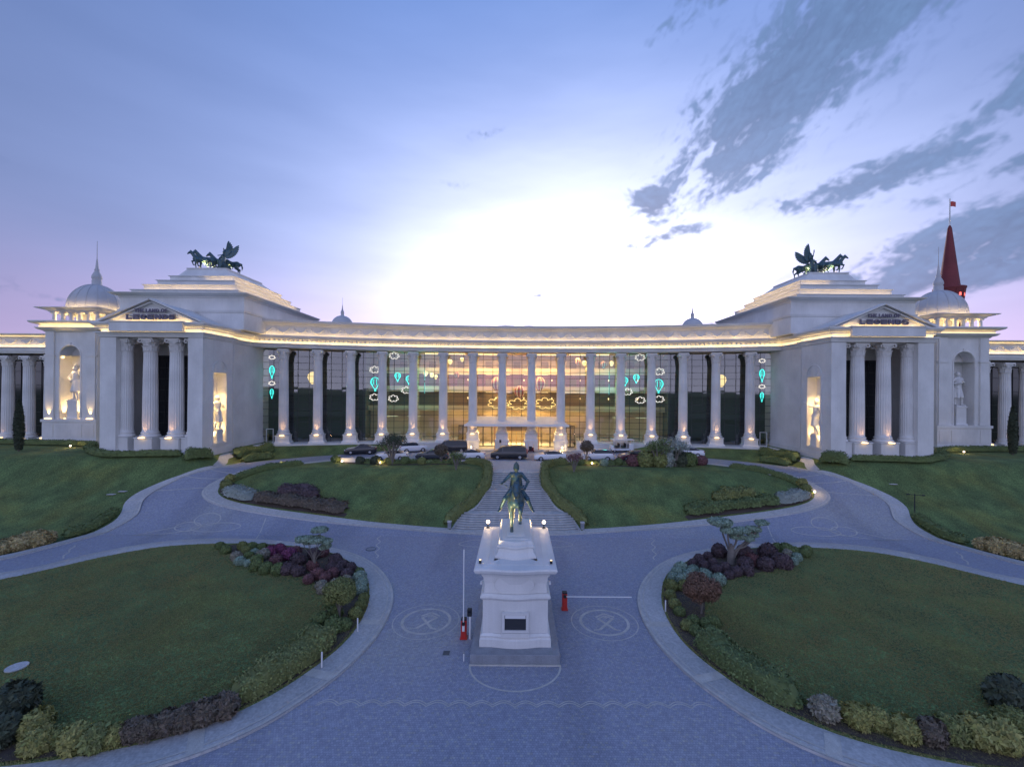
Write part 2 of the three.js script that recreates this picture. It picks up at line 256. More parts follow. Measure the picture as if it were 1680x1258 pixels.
// a sheet that lies on the terrain inside an outline; kerb > 0 adds the vertical face of its edge
function sheet(outline, lift, cell = 0.8, kerb = 0, hf = hgt) {
  let x0 = 1e9, x1 = -1e9, d0 = 1e9, d1 = -1e9; for (const [x, d] of outline) { x0 = Math.min(x0, x); x1 = Math.max(x1, x); d0 = Math.min(d0, d); d1 = Math.max(d1, d); }
  const pos = [], uv = [], nor = []; const put = (x, d, up = [0, 1, 0]) => { pos.push(x, hf(x, d) + lift, -d); uv.push(x, d); };
  for (let j = Math.floor(d0 / cell); j * cell < d1; j++) {
    let row = clipHalf(clipHalf(outline, 1, j * cell, false), 1, (j + 1) * cell, true); if (row.length < 3) continue;
    let rx0 = 1e9, rx1 = -1e9; for (const [x] of row) { rx0 = Math.min(rx0, x); rx1 = Math.max(rx1, x); }
    for (let i = Math.floor(rx0 / cell); i * cell < rx1; i++) {
      const p = clipHalf(clipHalf(row, 0, i * cell, false), 0, (i + 1) * cell, true); if (p.length < 3 || Math.abs(area2(p)) < 1e-5) continue;
      if (Math.abs(Math.abs(area2(p)) - cell * cell) < 1e-6) { const a = [i * cell, j * cell], b = [(i + 1) * cell, j * cell], c = [(i + 1) * cell, (j + 1) * cell], e = [i * cell, (j + 1) * cell]; for (const q of [a, b, c, a, c, e]) put(...q); continue; }
      for (const t of THREE.ShapeUtils.triangulateShape(p.map(([x, d]) => new THREE.Vector2(x, d)), [])) { const q = t.map((k) => p[k]); const w = (q[1][0] - q[0][0]) * (q[2][1] - q[0][1]) - (q[2][0] - q[0][0]) * (q[1][1] - q[0][1]); for (const k of w > 0 ? [0, 1, 2] : [0, 2, 1]) put(...q[k]); }
    }
  }
  if (kerb) for (let i = 0; i < outline.length; i++) { const a = outline[i], b = outline[(i + 1) % outline.length]; const L = Math.hypot(b[0] - a[0], b[1] - a[1]), n = Math.max(1, Math.ceil(L / 1)); for (let k = 0; k < n; k++) { const p = [lerp(a[0], b[0], k / n), lerp(a[1], b[1], k / n)], q = [lerp(a[0], b[0], (k + 1) / n), lerp(a[1], b[1], (k + 1) / n)]; const P = (z, dy) => { pos.push(z[0], hgt(...z) + lift + dy, -z[1]); uv.push(z[0] + z[1], dy); }; P(p, 0); P(p, -kerb); P(q, -kerb); P(p, 0); P(q, -kerb); P(q, 0); } }
  const g = new THREE.BufferGeometry(); g.setAttribute('position', new THREE.Float32BufferAttribute(pos, 3)); g.setAttribute('uv', new THREE.Float32BufferAttribute(uv, 2)); g.computeVertexNormals(); return ready(g);
}
// a flat inlaid line of stone along a plan path
function ribbon(pts, w, lift, closed = false) {
  const n = pts.length, L = [], R = [];
  for (let i = 0; i < n; i++) { const a = closed ? pts[(i + n - 1) % n] : pts[Math.max(0, i - 1)], b = closed ? pts[(i + 1) % n] : pts[Math.min(n - 1, i + 1)]; const tx = b[0] - a[0], td = b[1] - a[1], l = Math.hypot(tx, td) || 1; L.push([pts[i][0] + td / l * w / 2, pts[i][1] - tx / l * w / 2]); R.push([pts[i][0] - td / l * w / 2, pts[i][1] + tx / l * w / 2]); }
  const pos = [], uv = []; const put = (p) => { pos.push(p[0], hgt(...p) + lift, -p[1]); uv.push(p[0], p[1]); };
  for (let i = 0; i < (closed ? n : n - 1); i++) { const j = (i + 1) % n; for (const q of [L[i], L[j], R[j], L[i], R[j], R[i]]) put(q); }
  const g = new THREE.BufferGeometry(); g.setAttribute('position', new THREE.Float32BufferAttribute(pos, 3)); g.setAttribute('uv', new THREE.Float32BufferAttribute(uv, 2)); g.computeVertexNormals(); return g;
}
function inset(pts, o) { const n = pts.length; return pts.map((p, i) => { const a = pts[Math.max(0, i - 1)], b = pts[Math.min(n - 1, i + 1)], tx = b[0] - a[0], td = b[1] - a[1], l = Math.hypot(tx, td) || 1; return [p[0] + td / l * o, p[1] - tx / l * o]; }); }

// outlines of the left half, metres [x, d]
const rampOut = [[-37.3, 53.9], [-39.0, 51.2], [-41.0, 49.6], [-41.9, 48.1], [-41.9, 46.7], [-40.9, 45.1], [-40.4, 43.9], [-40.5, 42.3], [-40.8, 40.4], [-41.5, 37.9], [-42.5, 35.8], [-46, 33], [-55, 29.6], [-64, 28]];
const rampIn = [[-35.9, 57.6], [-37.0, 53.2], [-39.2, 50.3], [-40.2, 48.7], [-40.3, 47.2], [-39.5, 45.8], [-39.0, 44.9], [-39.1, 43.2], [-39.7, 40.7], [-40.6, 37.6], [-41.6, 35.1], [-45.2, 32.2], [-54.6, 28.7], [-64, 27]];
const islKerb = [[0, 41.7], [-3.4, 41.9], [-11, 42.75], [-19.7, 43.9], [-25.9, 45.0], [-29.9, 45.85], [-32.4, 46.6], [-34.0, 47.4], [-34.9, 48.3], [-35.1, 49.3], [-34.7, 50.4], [-33.8, 51.8], [-30.2, 55.9], [-25.6, 60.4]];
const islLawn = [[-6.7, 42.95], [-10, 43.3], [-13.9, 43.8], [-20, 44.8], [-26.3, 45.9], [-30.0, 46.75], [-32.0, 47.5], [-33.1, 48.3], [-33.5, 49.2], [-33.3, 50.4], [-32.2, 51.8], [-29.4, 54.9], [-24.9, 59.2]];
const stairSide = [[-6.3, 42.6], [-5.7, 44.5], [-4.9, 45.6], [-4.2, 46.3], [-3.1, 48.8], [-2.75, 49.7], [-2.7, 51.2], [-2.8, 52.9]];
const lowKerb = [[-62, 25.5], [-50, 28.6], [-42, 31], [-38.3, 32.7], [-37.0, 33.8], [-35.4, 36.6], [-32.6, 39.1], [-28.3, 40.3], [-25.0, 40.3], [-21.4, 39.8], [-17.7, 38.8], [-14.5, 37.4], [-12.0, 35.5], [-10.1, 33.2], [-8.8, 30.9], [-8.1, 28.9], [-7.8, 26.9], [-7.8, 24.6], [-8.1, 22.8], [-8.7, 20.9], [-9.4, 19.5], [-10.3, 18.1], [-11.3, 17.1], [-12.8, 16.1], [-16, 14.9], [-22, 14.0], [-40, 13], [-60, 16]];
const lowLawn = [[-59, 24.6], [-48, 27.8], [-40.5, 30], [-37.2, 31.3], [-35.5, 33.3], [-33.9, 35.6], [-31.2, 37.9], [-27, 38.9], [-22, 38.9], [-18.2, 38.0], [-15.6, 36.9], [-13.9, 35.5], [-12.0, 33.7], [-10.9, 32.0], [-10.3, 30.6], [-9.6, 28.5], [-9.3, 26.5], [-9.3, 24.4], [-9.6, 22.9], [-10.3, 21.1], [-11.0, 19.8], [-11.8, 18.8], [-13.0, 17.8], [-14.3, 17.1], [-15.7, 16.6], [-17.2, 16.2], [-20, 15.8], [-40, 15.2], [-58, 18]];
const driveOut = [[-36.2, 57.6], [-32.8, 61.2], [-29.3, 64.0], [-25.6, 65.9], [-21.3, 67.4], [-18.6, 68.4], [-17.4, 69.9]];
// road: everything paved, the islands lie on it
{
  const outer = [...[...smooth(rampOut, 0.7)].reverse(), ...smooth(driveOut, 0.8)];
  const L = outer; const arcPts = []; for (let a = -10.4; a <= 10.41; a += 0.65) arcPts.push(A(a, 94.35));
  const road = [[-10, -80], [-12, 0], [-30, 7], [-64, 12], [-70, 20], ...L, ...arcPts, ...mir(L), [70, 20], [64, 12], [30, 7], [12, 0], [10, -80]];
  const g = sheet(road, 0.03, 0.8, 0, G0), p = g.attributes.position, c = new Float32Array(p.count * 3);
  for (let i = 0; i < p.count; i++) { const x = p.getX(i), z = p.getZ(i), a = fbm(x * 0.11 + 50, z * 0.11 + 80, 256, 4, 2), b = fbm(x * 0.35 + 9, z * 0.05 + 70, 256, 3, 8), k = 1 + 0.22 * (a - 0.5) - 0.14 * S01((b - 0.56) * 6), w = S01((a - 0.5) * 4) * 0.10; c.set([k * (1 + w), k * (1 + w * 0.6), k * (1 - w * 0.8)], i * 3); }   // dust and tyre wear
  g.setAttribute('color', new THREE.BufferAttribute(c, 3)); struct('road', g, M.sett);
}
const both = (pts) => [pts, mir(pts)];
const upper = [...smooth(islKerb), [-24.6, 60.5], [0, 60.5], [0, 52.9], ...[...smooth(stairSide, 0.7)].reverse(), [0, 42.6]];
const upLawnPts = [...smooth(islLawn), [-23.6, 58.9], [-12, 58.5], [-6.6, 58.4], ...smooth([[-6.2, 58.3], [-4.6, 57.2], [-3.7, 55.4], [-3.1, 53.2], ...[...stairSide].reverse().map(([x, d]) => [x - 0.15, d]).slice(1)], 0.6)];
const lowOuter = smooth(lowKerb, 0.6), lowInner = smooth(lowLawn, 0.6), rampO = smooth(rampOut, 0.6), rampI = smooth(rampIn, 0.6);
both(upper).forEach((p) => struct('pavement', sheet(p, 0.14, 0.8, 0.16), M.walk));
both(lowOuter).forEach((p) => struct('pavement', sheet(p, 0.14, 0.8, 0.16), M.walk));
both([...rampO, ...[...rampI].reverse()]).forEach((p) => struct('pavement', sheet(p, 0.14, 0.8, 0.16), M.walk));
both(upLawnPts).forEach((p) => struct('lawn', sheet(p, 0.175, 0.8, 0.06), M.lawn));
both(lowInner).forEach((p) => struct('lawn', sheet(p, 0.175, 0.8, 0.06), M.lawn));
// blades that roughen the near lawns
{
  const P = [], N = 7, q = mulberry(3); for (let i = 0; i < N; i++) { const a = q() * 6.28, r = q() * 0.07, x = Math.cos(a) * r, z = Math.sin(a) * r, h = 0.025 + 0.022 * q(), b = q() * 6.28, w = 0.012, lx = (q() - 0.5) * 0.04, lz = (q() - 0.5) * 0.04; P.push(x - Math.cos(b) * w, 0, z - Math.sin(b) * w, x + Math.cos(b) * w, 0, z + Math.sin(b) * w, x + lx, h, z + lz); }
  const g = new THREE.BufferGeometry(); g.setAttribute('position', new THREE.Float32BufferAttribute(P, 3)); g.computeVertexNormals();
  const inside = (x, d, poly) => { let c = false; for (let i = 0, j = poly.length - 1; i < poly.length; j = i++) { const a = poly[i], b = poly[j]; if ((a[1] > d) !== (b[1] > d) && x < (b[0] - a[0]) * (d - a[1]) / (b[1] - a[1]) + a[0]) c = !c; } return c; };
  const m = new THREE.Matrix4(), col = new THREE.Color(), mat = std(0.27, 0.295, 0.125, 0.9, { side: THREE.DoubleSide });
  for (const s of [-1, 1]) {
    const spots = []; const r = mulberry(s < 0 ? 41 : 42); while (spots.length < 90000) { const d = 15.2 + 24.5 * Math.pow(r(), 1.2), x = 9.2 + 50 * Math.pow(r(), 1.35); if (inside(-x, d, lowInner)) spots.push([x * s, d, r(), r()]); }
    const im = new THREE.InstancedMesh(g, mat, spots.length); spots.forEach(([x, d, a, b], i) => { m.makeRotationY(a * 6.28).scale(V3(0.8 + b * 0.7, 0.7 + 0.7 * a, 0.8 + b * 0.7)); m.setPosition(x, hgt(x, d) + 0.172, -d); im.setMatrixAt(i, m); const k = 0.88 + 0.24 * b, dry = fbm(x * 0.25 + 60, d * 0.25, 256, 3, 4); im.setColorAt(i, col.setRGB(k * (0.95 + 0.4 * dry), k, k)); });
    im.name = numbered('grass'); im.userData = { kind: 'stuff', label: `short mown grass of the ${s < 0 ? 'left' : 'right'} foreground lawn`, category: 'grass' }; scene.add(im);
  }
}
// planting soil
const bedOutline = [[-26.2, 38.5], [-22, 38.75], [-18.2, 37.9], [-15.7, 36.8], [-14, 35.4], [-12.1, 33.6], [-11, 31.9], [-10.4, 30.5], [-9.7, 28.5], [-9.4, 26.5], [-9.4, 24.4], [-9.7, 22.9], [-10.4, 21.1], [-11.1, 19.9], [-11.9, 18.9], [-13.1, 17.9], [-14.4, 17.2], [-15.8, 16.7], [-17.3, 16.3], [-20, 15.9], [-23, 16.0], [-23, 16.6], [-19, 16.9], [-15.5, 17.2], [-13.2, 18.6], [-12.0, 20.8], [-11.3, 23], [-11.4, 26.2], [-12.8, 29.4], [-14.8, 31.6], [-17.4, 33.0], [-20.2, 34.0], [-22.8, 35.6]];
both(bedOutline).forEach((p) => struct('planting_soil', sheet(p, 0.20, 0.8), M.soil));
const bed2 = [[-33.0, 48.3], [-32.0, 47.6], [-30, 46.85], [-26.3, 46.0], [-20, 44.95], [-17.6, 44.5], [-17.4, 45.0], [-20.5, 46.0], [-25, 47.2], [-29, 48.2], [-31.8, 49.6], [-33.3, 50.2]];
both(bed2).forEach((p) => struct('planting_soil', sheet(p, 0.20, 0.8), M.soil));
both([[-23.9, 58.6], [-6.8, 58.3], [-6.4, 57.2], [-12, 56.3], [-18, 55.8], [-22.6, 57.2]]).forEach((p) => struct('planting_soil', sheet(p, 0.20, 0.8), M.soil));
// pale side paths between the ramp and the pavilions
both([[-37.2, 54.2], [-37.9, 56.2], [-38.6, 57.6], [-38.6, 60.5]]).forEach((p) => struct('path', ready(join(ribbon(smooth(p, 0.5), 1.0, 0.05))), M.walk));
// kerb stones: pale double lines
{
  const lines = (pts, o1, o2, lift) => [ribbon(inset(pts, o1), 0.15, lift), ribbon(inset(pts, o2), 0.08, lift)];
  const ik = smooth(islKerb, 0.5), lk = smooth(lowKerb, 0.5), rk = smooth(rampIn, 0.5);
  for (const pts of [ik, lk, rk]) for (const p of both(pts)) struct('kerb', lines(p, 0.1, 0.38, 0.155), M.inlay);
}
// joints across the pavements where slabs change
{
  const gs = []; const cross = (o, i, w) => { for (const s of [1, -1]) gs.push(ribbon([[o[0] * s, o[1]], [lerp(o[0], i[0], 0.5) * s, lerp(o[1], i[1], 0.5)], [i[0] * s, i[1]]], w, 0.153)); };
  cross([-41.85, 46.9], [-40.4, 47.1], 0.16); cross([-40.8, 45], [-39.5, 45.6], 0.16); cross([-41.1, 49.4], [-40, 48.9], 0.14);
  for (const [o, i] of [[[-8.8, 21.0], [-10.2, 21.4]], [[-12.2, 16.6], [-12.9, 17.7]], [[-7.95, 26], [-9.2, 26]], [[-21.5, 39.7], [-21.6, 39]], [[-33.9, 38.2], [-33.2, 36.4]]]) cross(o, i, 0.55);
  struct('pavement_band', gs, M.inlay);
}
// inlaid stone figures in the road
const ell = (x, d, rx, rd, a0 = 0, a1 = 360, n = 72, rot = 0) => { const o = []; for (let i = 0; i <= n; i++) { const a = (a0 + (a1 - a0) * i / n) * Math.PI / 180, u = rx * Math.cos(a), v = rd * Math.sin(a), r = rot * Math.PI / 180; o.push([x + u * Math.cos(r) - v * Math.sin(r), d + u * Math.sin(r) + v * Math.cos(r)]); } return o; };
for (const s of [-1, 1]) {
  const x = s * 5.4, d = 26.4, gs = [];
  gs.push(ribbon(ell(x, d, 1.98, 1.98), 0.06, 0.037), ribbon(ell(x, d, 1.42, 1.42), 0.17, 0.037));
  const L = (a, b, w) => gs.push(ribbon([[x + a[0], d + a[1]], [x + (a[0] + b[0]) / 2, d + (a[1] + b[1]) / 2], [x + b[0], d + b[1]]], w, 0.037));
  const L2 = (a, b, w) => gs.push(ribbon([[x + a[0], d + a[1]], [x + (a[0] + b[0]) / 2, d + (a[1] + b[1]) / 2], [x + b[0], d + b[1]]], w, 0.041));
  L([-0.34, 0.42], [0.50, -0.86], 0.17); L2([0.62, 0.42], [-0.44, -0.86], 0.17); L([0.5, -0.86], [0.78, -0.9], 0.12); L2([-0.44, -0.86], [-0.78, -0.9], 0.12);
  L([-0.42, 0.55], [0.14, 0.98], 0.13); L2([0.14, 0.98], [0.72, 0.55], 0.13); L([-0.26, 0.42], [0.14, 0.72], 0.1); L2([0.14, 0.72], [0.54, 0.42], 0.1); L([0.02, 0.45], [0.14, 0.55], 0.08); L2([0.14, 0.55], [0.27, 0.45], 0.08);
  const o = struct('emblem_inlay', gs, M.inlay);
}
{ const gs = [ribbon(ell(0, 22.2, 2.3, 1.95, 180, 360, 60), 0.1, 0.037)]; struct('road_inlay', gs, M.inlay); }
{   // scalloped double line across the road in front of the gatehouse
  const one = (r0) => { const o = []; for (let k = -9; k < 9; k++) for (let i = 0; i <= 10; i++) { const a = i / 10; o.push([(k + a) * 0.98, 19.25 + 0.26 * Math.sin(Math.PI * a) + r0]); } return o; };
  struct('road_inlay', [ribbon(one(0), 0.06, 0.037), ribbon(one(0.13), 0.05, 0.037)], M.inlay);
  const back = (s) => smooth([[s * 2.0, 42.0 - 1.2], [s * 4.2, 40.6], [s * 5.2, 39.6], [s * 3.4, 38.9], [s * 1.9, 39.2]], 0.3);
  struct('road_inlay', [ribbon(back(1), 0.08, 0.037)], M.inlay); struct('road_inlay', [ribbon(back(-1), 0.08, 0.037)], M.inlay);
  for (const s of [-1, 1]) {
    const w = []; for (let i = 0; i <= 26; i++) { const a = i / 26; w.push([s * (lerp(-13.2, -11.6, a) + 0.16 * Math.sin(a * 22)), lerp(42.2, 36.2, a)]); } struct('road_inlay', [ribbon(w, 0.1, 0.037)], M.inlay);
    const w2 = []; for (let i = 0; i <= 16; i++) { const a = i / 16; w2.push([s * (lerp(-24.2, -25.6, a)), lerp(40.5, 44.6, a)]); } struct('road_inlay', [ribbon(w2, 0.09, 0.045)], M.inlay);
    const w3 = []; for (let i = 0; i <= 12; i++) { const a = i / 12; w3.push([s * (lerp(-39.1, -37.1, a) + 0.1 * Math.sin(a * 14)), lerp(38.6, 35.6, a)]); } struct('road_inlay', [ribbon(w3, 0.12, 0.045)], M.inlay);
    for (const [p, q] of [[[-35.2, 49.2], [-40.2, 48.6]], [[-34.6, 50.9], [-38.6, 51]], [[-33.7, 52], [-37.2, 53]]]) struct('road_inlay', [ribbon(smooth([[s * p[0], p[1]], [s * (p[0] + q[0]) / 2, (p[1] + q[1]) / 2], [s * q[0], q[1]]], 0.4), 0.1, 0.05)], M.inlay);
    // looping rosette on the side roads: three rings and a pointed tail
    const cx = s * 32.2, cd = 43.3, gs = [];
    gs.push(ribbon(ell(cx - s * 0.9, cd + 0.9, 1.35, 0.95, 0, 360, 60, s * 20), 0.1, 0.05), ribbon(ell(cx - s * 2.6, cd - 0.35, 2.3, 0.75, 0, 360, 60, s * -4), 0.1, 0.054), ribbon(ell(cx + s * 0.2, cd - 0.3, 1.25, 0.75, 0, 360, 60, s * 8), 0.1, 0.058));
    gs.push(ribbon(smooth([[cx + s * 0.9, cd - 0.2], [cx + s * 2.6, cd - 1.0], [cx + s * 4.2, cd - 2.0], [cx + s * 2.2, cd - 1.7], [cx - s * 0.4, cd - 0.9], [cx - s * 1.2, cd - 0.2]], 0.3), 0.1, 0.062));
    struct('road_inlay', gs, M.inlay);
  }
}
// ---------------------------------------------------------------- stairs up to the forecourt
{
  const t = thing('stone_stairs', 'wide stone staircase between two hedges behind the rider statue', 'staircase');
  const wAt = (d) => { for (let i = 0; i < stairSide.length - 1; i++) if (d >= stairSide[i][1] && d <= stairSide[i + 1][1]) return -lerp(stairSide[i][0], stairSide[i + 1][0], (d - stairSide[i][1]) / (stairSide[i + 1][1] - stairSide[i][1])); return d < 42.6 ? 6.3 : 2.8; };
  const rise = 4.15 / 28; let d = 42.65, y = 0.0; const flights = [[9, 0.31], [10, 0.28], [9, 0.36]];
  flights.forEach(([n, tr], f) => {
    for (let k = 0; k < n; k++) {
      y += rise; const last = k === n - 1, dep = last ? (f < 2 ? 1.0 : 53.0 - d) : tr, w = wAt(d + 0.1) + 0.25;
      const bend = f === 0 ? 0.35 : 0;    // the lowest flight turns its ends forward
      const g = bend ? new THREE.ExtrudeGeometry(new THREE.Shape([[-w, -d - 0.0], [-w + 1.3, -d + bend], [w - 1.3, -d + bend], [w, -d], [w, -d - dep - 0.35], [-w, -d - dep - 0.35]].map(([a, b]) => new THREE.Vector2(a, b))), { depth: 0.09, bevelEnabled: true, bevelSize: 0.012, bevelThickness: 0.012, bevelSegments: 1 }) : null;
      if (g) { g.rotateX(Math.PI / 2); g.translate(0, y, 0); }
      const st = obj('step', g ? [g] : [rbx(2 * w, 0.09, dep + 0.34, 0.015, 0, y - 0.045, -(d + (dep + 0.34) / 2) + 0.03)], M.stone, t);
      obj('riser', bend ? [bx(-w + 1.3, w - 1.3, y - rise - 0.05, y - 0.09, -d + bend - 0.05, -d - 0.3), bx(-w, w, y - rise - 0.05, y - 0.091, -d - 0.02, -d - 0.4)] : [bx(-w, w, y - rise - 0.05, y - 0.09, -d - 0.03, -d - 0.35)], M.riser, st);
      d += dep;
    }
  });
  for (const s of [-1, 1]) { const b = thing('stone_bollard', s < 0 ? 'squat stone post at the left foot of the staircase' : 'squat stone post at the right foot of the staircase', 'post', [s * 6.55, hgt(6.55, 42.9) + 0.13, -42.9], 0, 'stone posts at the stair foot'); obj('shaft', [rbx(0.34, 0.62, 0.34, 0.03, 0, 0.31, 0)], M.granite, b); obj('cap', [rbx(0.42, 0.12, 0.42, 0.03, 0, 0.68, 0)], M.stone, b); }
}
// ---------------------------------------------------------------- classical parts shared by the buildings
// fluted column of unit shape: base at 0; total height H, shaft radius R
function columnGeos(H, R, capH, baseH) {
  const shaftH = H - capH - baseH, rows = [0, 0.02, 0.3, 0.6, 0.98, 1], fl = 20, seg = fl * 4, pos = [], idx = [];
  rows.forEach((t) => { const r = R * (1 - 0.13 * t * t) * (t === 0 || t === 1 ? 1.03 : 1); for (let i = 0; i < seg; i++) { const a = i / seg * Math.PI * 2, f = (i % 4 === 0 ? 0 : i % 4 === 2 ? 1 : 0.75) * (t > 0.01 && t < 0.99 ? 0.065 : 0); pos.push(Math.cos(a) * r * (1 - f), baseH + shaftH * t, Math.sin(a) * r * (1 - f)); } });
  for (let j = 0; j < rows.length - 1; j++) for (let i = 0; i < seg; i++) { const a = j * seg + i, b = j * seg + (i + 1) % seg; idx.push(a, a + seg, b, b, a + seg, b + seg); }
  const g = new THREE.BufferGeometry(); g.setAttribute('position', new THREE.Float32BufferAttribute(pos, 3)); g.setIndex(idx); const shaft = clean(g); shaft.computeVertexNormals(); boxUV(shaft);
  const y0 = baseH + shaftH, r1 = R * 0.87, cap = [];
  cap.push(lathe([[r1 * 1.0, y0], [r1 * 1.12, y0 + 0.03], [r1 * 1.12, y0 + 0.1], [r1 * 0.96, y0 + 0.13], [r1 * 0.98, y0 + capH * 0.45], [r1 * 1.15, y0 + capH * 0.72], [r1 * 1.4, y0 + capH * 0.86], [r1 * 1.2, y0 + capH * 0.86]], 28));
  const leaf = (a, h, w, rr, out) => { const P = [], I = []; const n = 6; for (let i = 0; i <= n; i++) { const t = i / n, y = y0 + 0.13 + h * (t < 0.85 ? t : 0.85 - (t - 0.85) * 0.8), r = rr + out * Math.pow(t, 2.4), ww = w * Math.sin(Math.PI * (0.18 + 0.74 * (1 - t) ** 0.9)) ; for (const s of [-1, 0, 1]) { const aa = a + s * ww / r / 2; P.push(Math.cos(aa) * (r - (s ? 0.03 : -0.03)), y, Math.sin(aa) * (r - (s ? 0.03 : -0.03))); } } for (let i = 0; i < n; i++) for (const k of [0, 1]) { const q = i * 3 + k; I.push(q, q + 1, q + 4, q, q + 4, q + 3); } const gg = new THREE.BufferGeometry(); gg.setAttribute('position', new THREE.Float32BufferAttribute(P, 3)); gg.setIndex(I); return gg; };
  for (let i = 0; i < 8; i++) { cap.push(leaf(i / 8 * Math.PI * 2, capH * 0.42, r1 * 0.85, r1 * 1.04, r1 * 0.28)); cap.push(leaf((i + 0.5) / 8 * Math.PI * 2, capH * 0.72, r1 * 0.75, r1 * 1.02, r1 * 0.36)); }
  for (let i = 0; i < 4; i++) { const a = (i + 0.5) * Math.PI / 2, q = r1 * 1.62; for (const s of [-0.1, 0.1]) { const v = new THREE.TorusGeometry(capH * 0.1, capH * 0.05, 6, 12); v.rotateY(-a + Math.PI / 2 + Math.PI / 2); v.translate(Math.cos(a + s) * q * 0.93, y0 + capH * 0.76, Math.sin(a + s) * q * 0.93); cap.push(v); } }
  const ab = new THREE.Shape(); const q = r1 * 1.62; const cs = [0, 1, 2, 3].map((i) => [Math.cos((i + 0.5) * Math.PI / 2) * q * 1.05, Math.sin((i + 0.5) * Math.PI / 2) * q * 1.05]); ab.moveTo(cs[0][0], cs[0][1]); for (let i = 1; i <= 4; i++) { const c = cs[i % 4], p = cs[i - 1]; ab.quadraticCurveTo((c[0] + p[0]) / 2 * 0.78, (c[1] + p[1]) / 2 * 0.78, c[0], c[1]); }
  const abg = new THREE.ExtrudeGeometry(ab, { depth: capH * 0.12, bevelEnabled: true, bevelSize: 0.03, bevelThickness: 0.03, bevelSegments: 1, curveSegments: 6 }); abg.rotateX(-Math.PI / 2); abg.translate(0, y0 + capH * 0.86, 0); cap.push(abg);
  const capital = join(cap);
  const base = join([lathe([[R * 1.02, baseH], [R * 1.06, baseH - 0.05], [R * 1.12, baseH - 0.1], [R * 1.2, baseH - 0.2], [R * 1.14, baseH - 0.3], [R * 1.08, baseH - 0.36], [R * 1.18, baseH - 0.42], [R * 1.34, baseH - 0.5], [R * 1.36, baseH - 0.62], [R * 1.28, baseH - 0.7]], 32)]);
  return { shaft: ready(shaft), capital: ready(capital), base: ready(base) };
}
// a block of square plan that widens downwards with a moulded cap and foot
function plinthGeo(y0, y1, w, flare) {
  const p = [[w * 0.5, y1], [w * 0.5 + 0.02, y1 - 0.1], [w * 0.5 - 0.06, y1 - 0.16], [w * 0.5 - 0.06, y0 + 0.45], [w * 0.5 + flare, y0 + 0.2], [w * 0.5 + flare, y0]];
  const g = sweep([[-0.001, 0.001], [0.001, 0.001], [0.001, -0.001], [-0.001, -0.001]].map(([a, b]) => [a, -b]), [[0, y1], ...p, [0, y0]], true, false); return ready(join(g));
}
const facadeCol = columnGeos(13.45, 0.72, 1.65, 0.75);
const colPlinth = (() => { const g = plinthGeo(0, 1.35, 2.1, 0.14); return g; })();
const uplightGeo = ready(join([rbx(0.62, 0.13, 0.3, 0.03)]));
function uplight(parent, x, y, z, ry = 0) { return part('uplight_lamp', uplightGeo, M.warmLamp, parent, x, y, z, ry); }
function addColumn(parent, geos, x, z, y, plinthH, plinth, lit, sx = 1, ry = 0, k = 16) {
  const c = new THREE.Group(); c.name = 'column'; c.position.set(x, y, z); c.rotation.y = ry; parent.add(c);
  part('plinth', plinth, M.plaster, c); part('base', geos.base, M.plasterTrim, c, 0, plinthH - 0.02, 0); part('shaft', geos.shaft, M.plaster, c, 0, plinthH - 0.02, 0); part('capital', geos.capital, M.plasterTrim, c, 0, plinthH - 0.02, 0);
  if (lit) { const d = lit === true ? 0.98 : lit; uplight(c, 0, plinthH - 0.02, d + 0.22); const q = V3(0, plinthH + 0.16, d + 0.30).applyAxisAngle(V3(0, 1, 0), ry); spot((x + q.x) * sx, y + q.y, z + q.z, x * sx, y + plinthH + 4.6, z, k * 0.52, 0.55, new THREE.Color(1, 0.52, 0.22)); }
  return c;
}

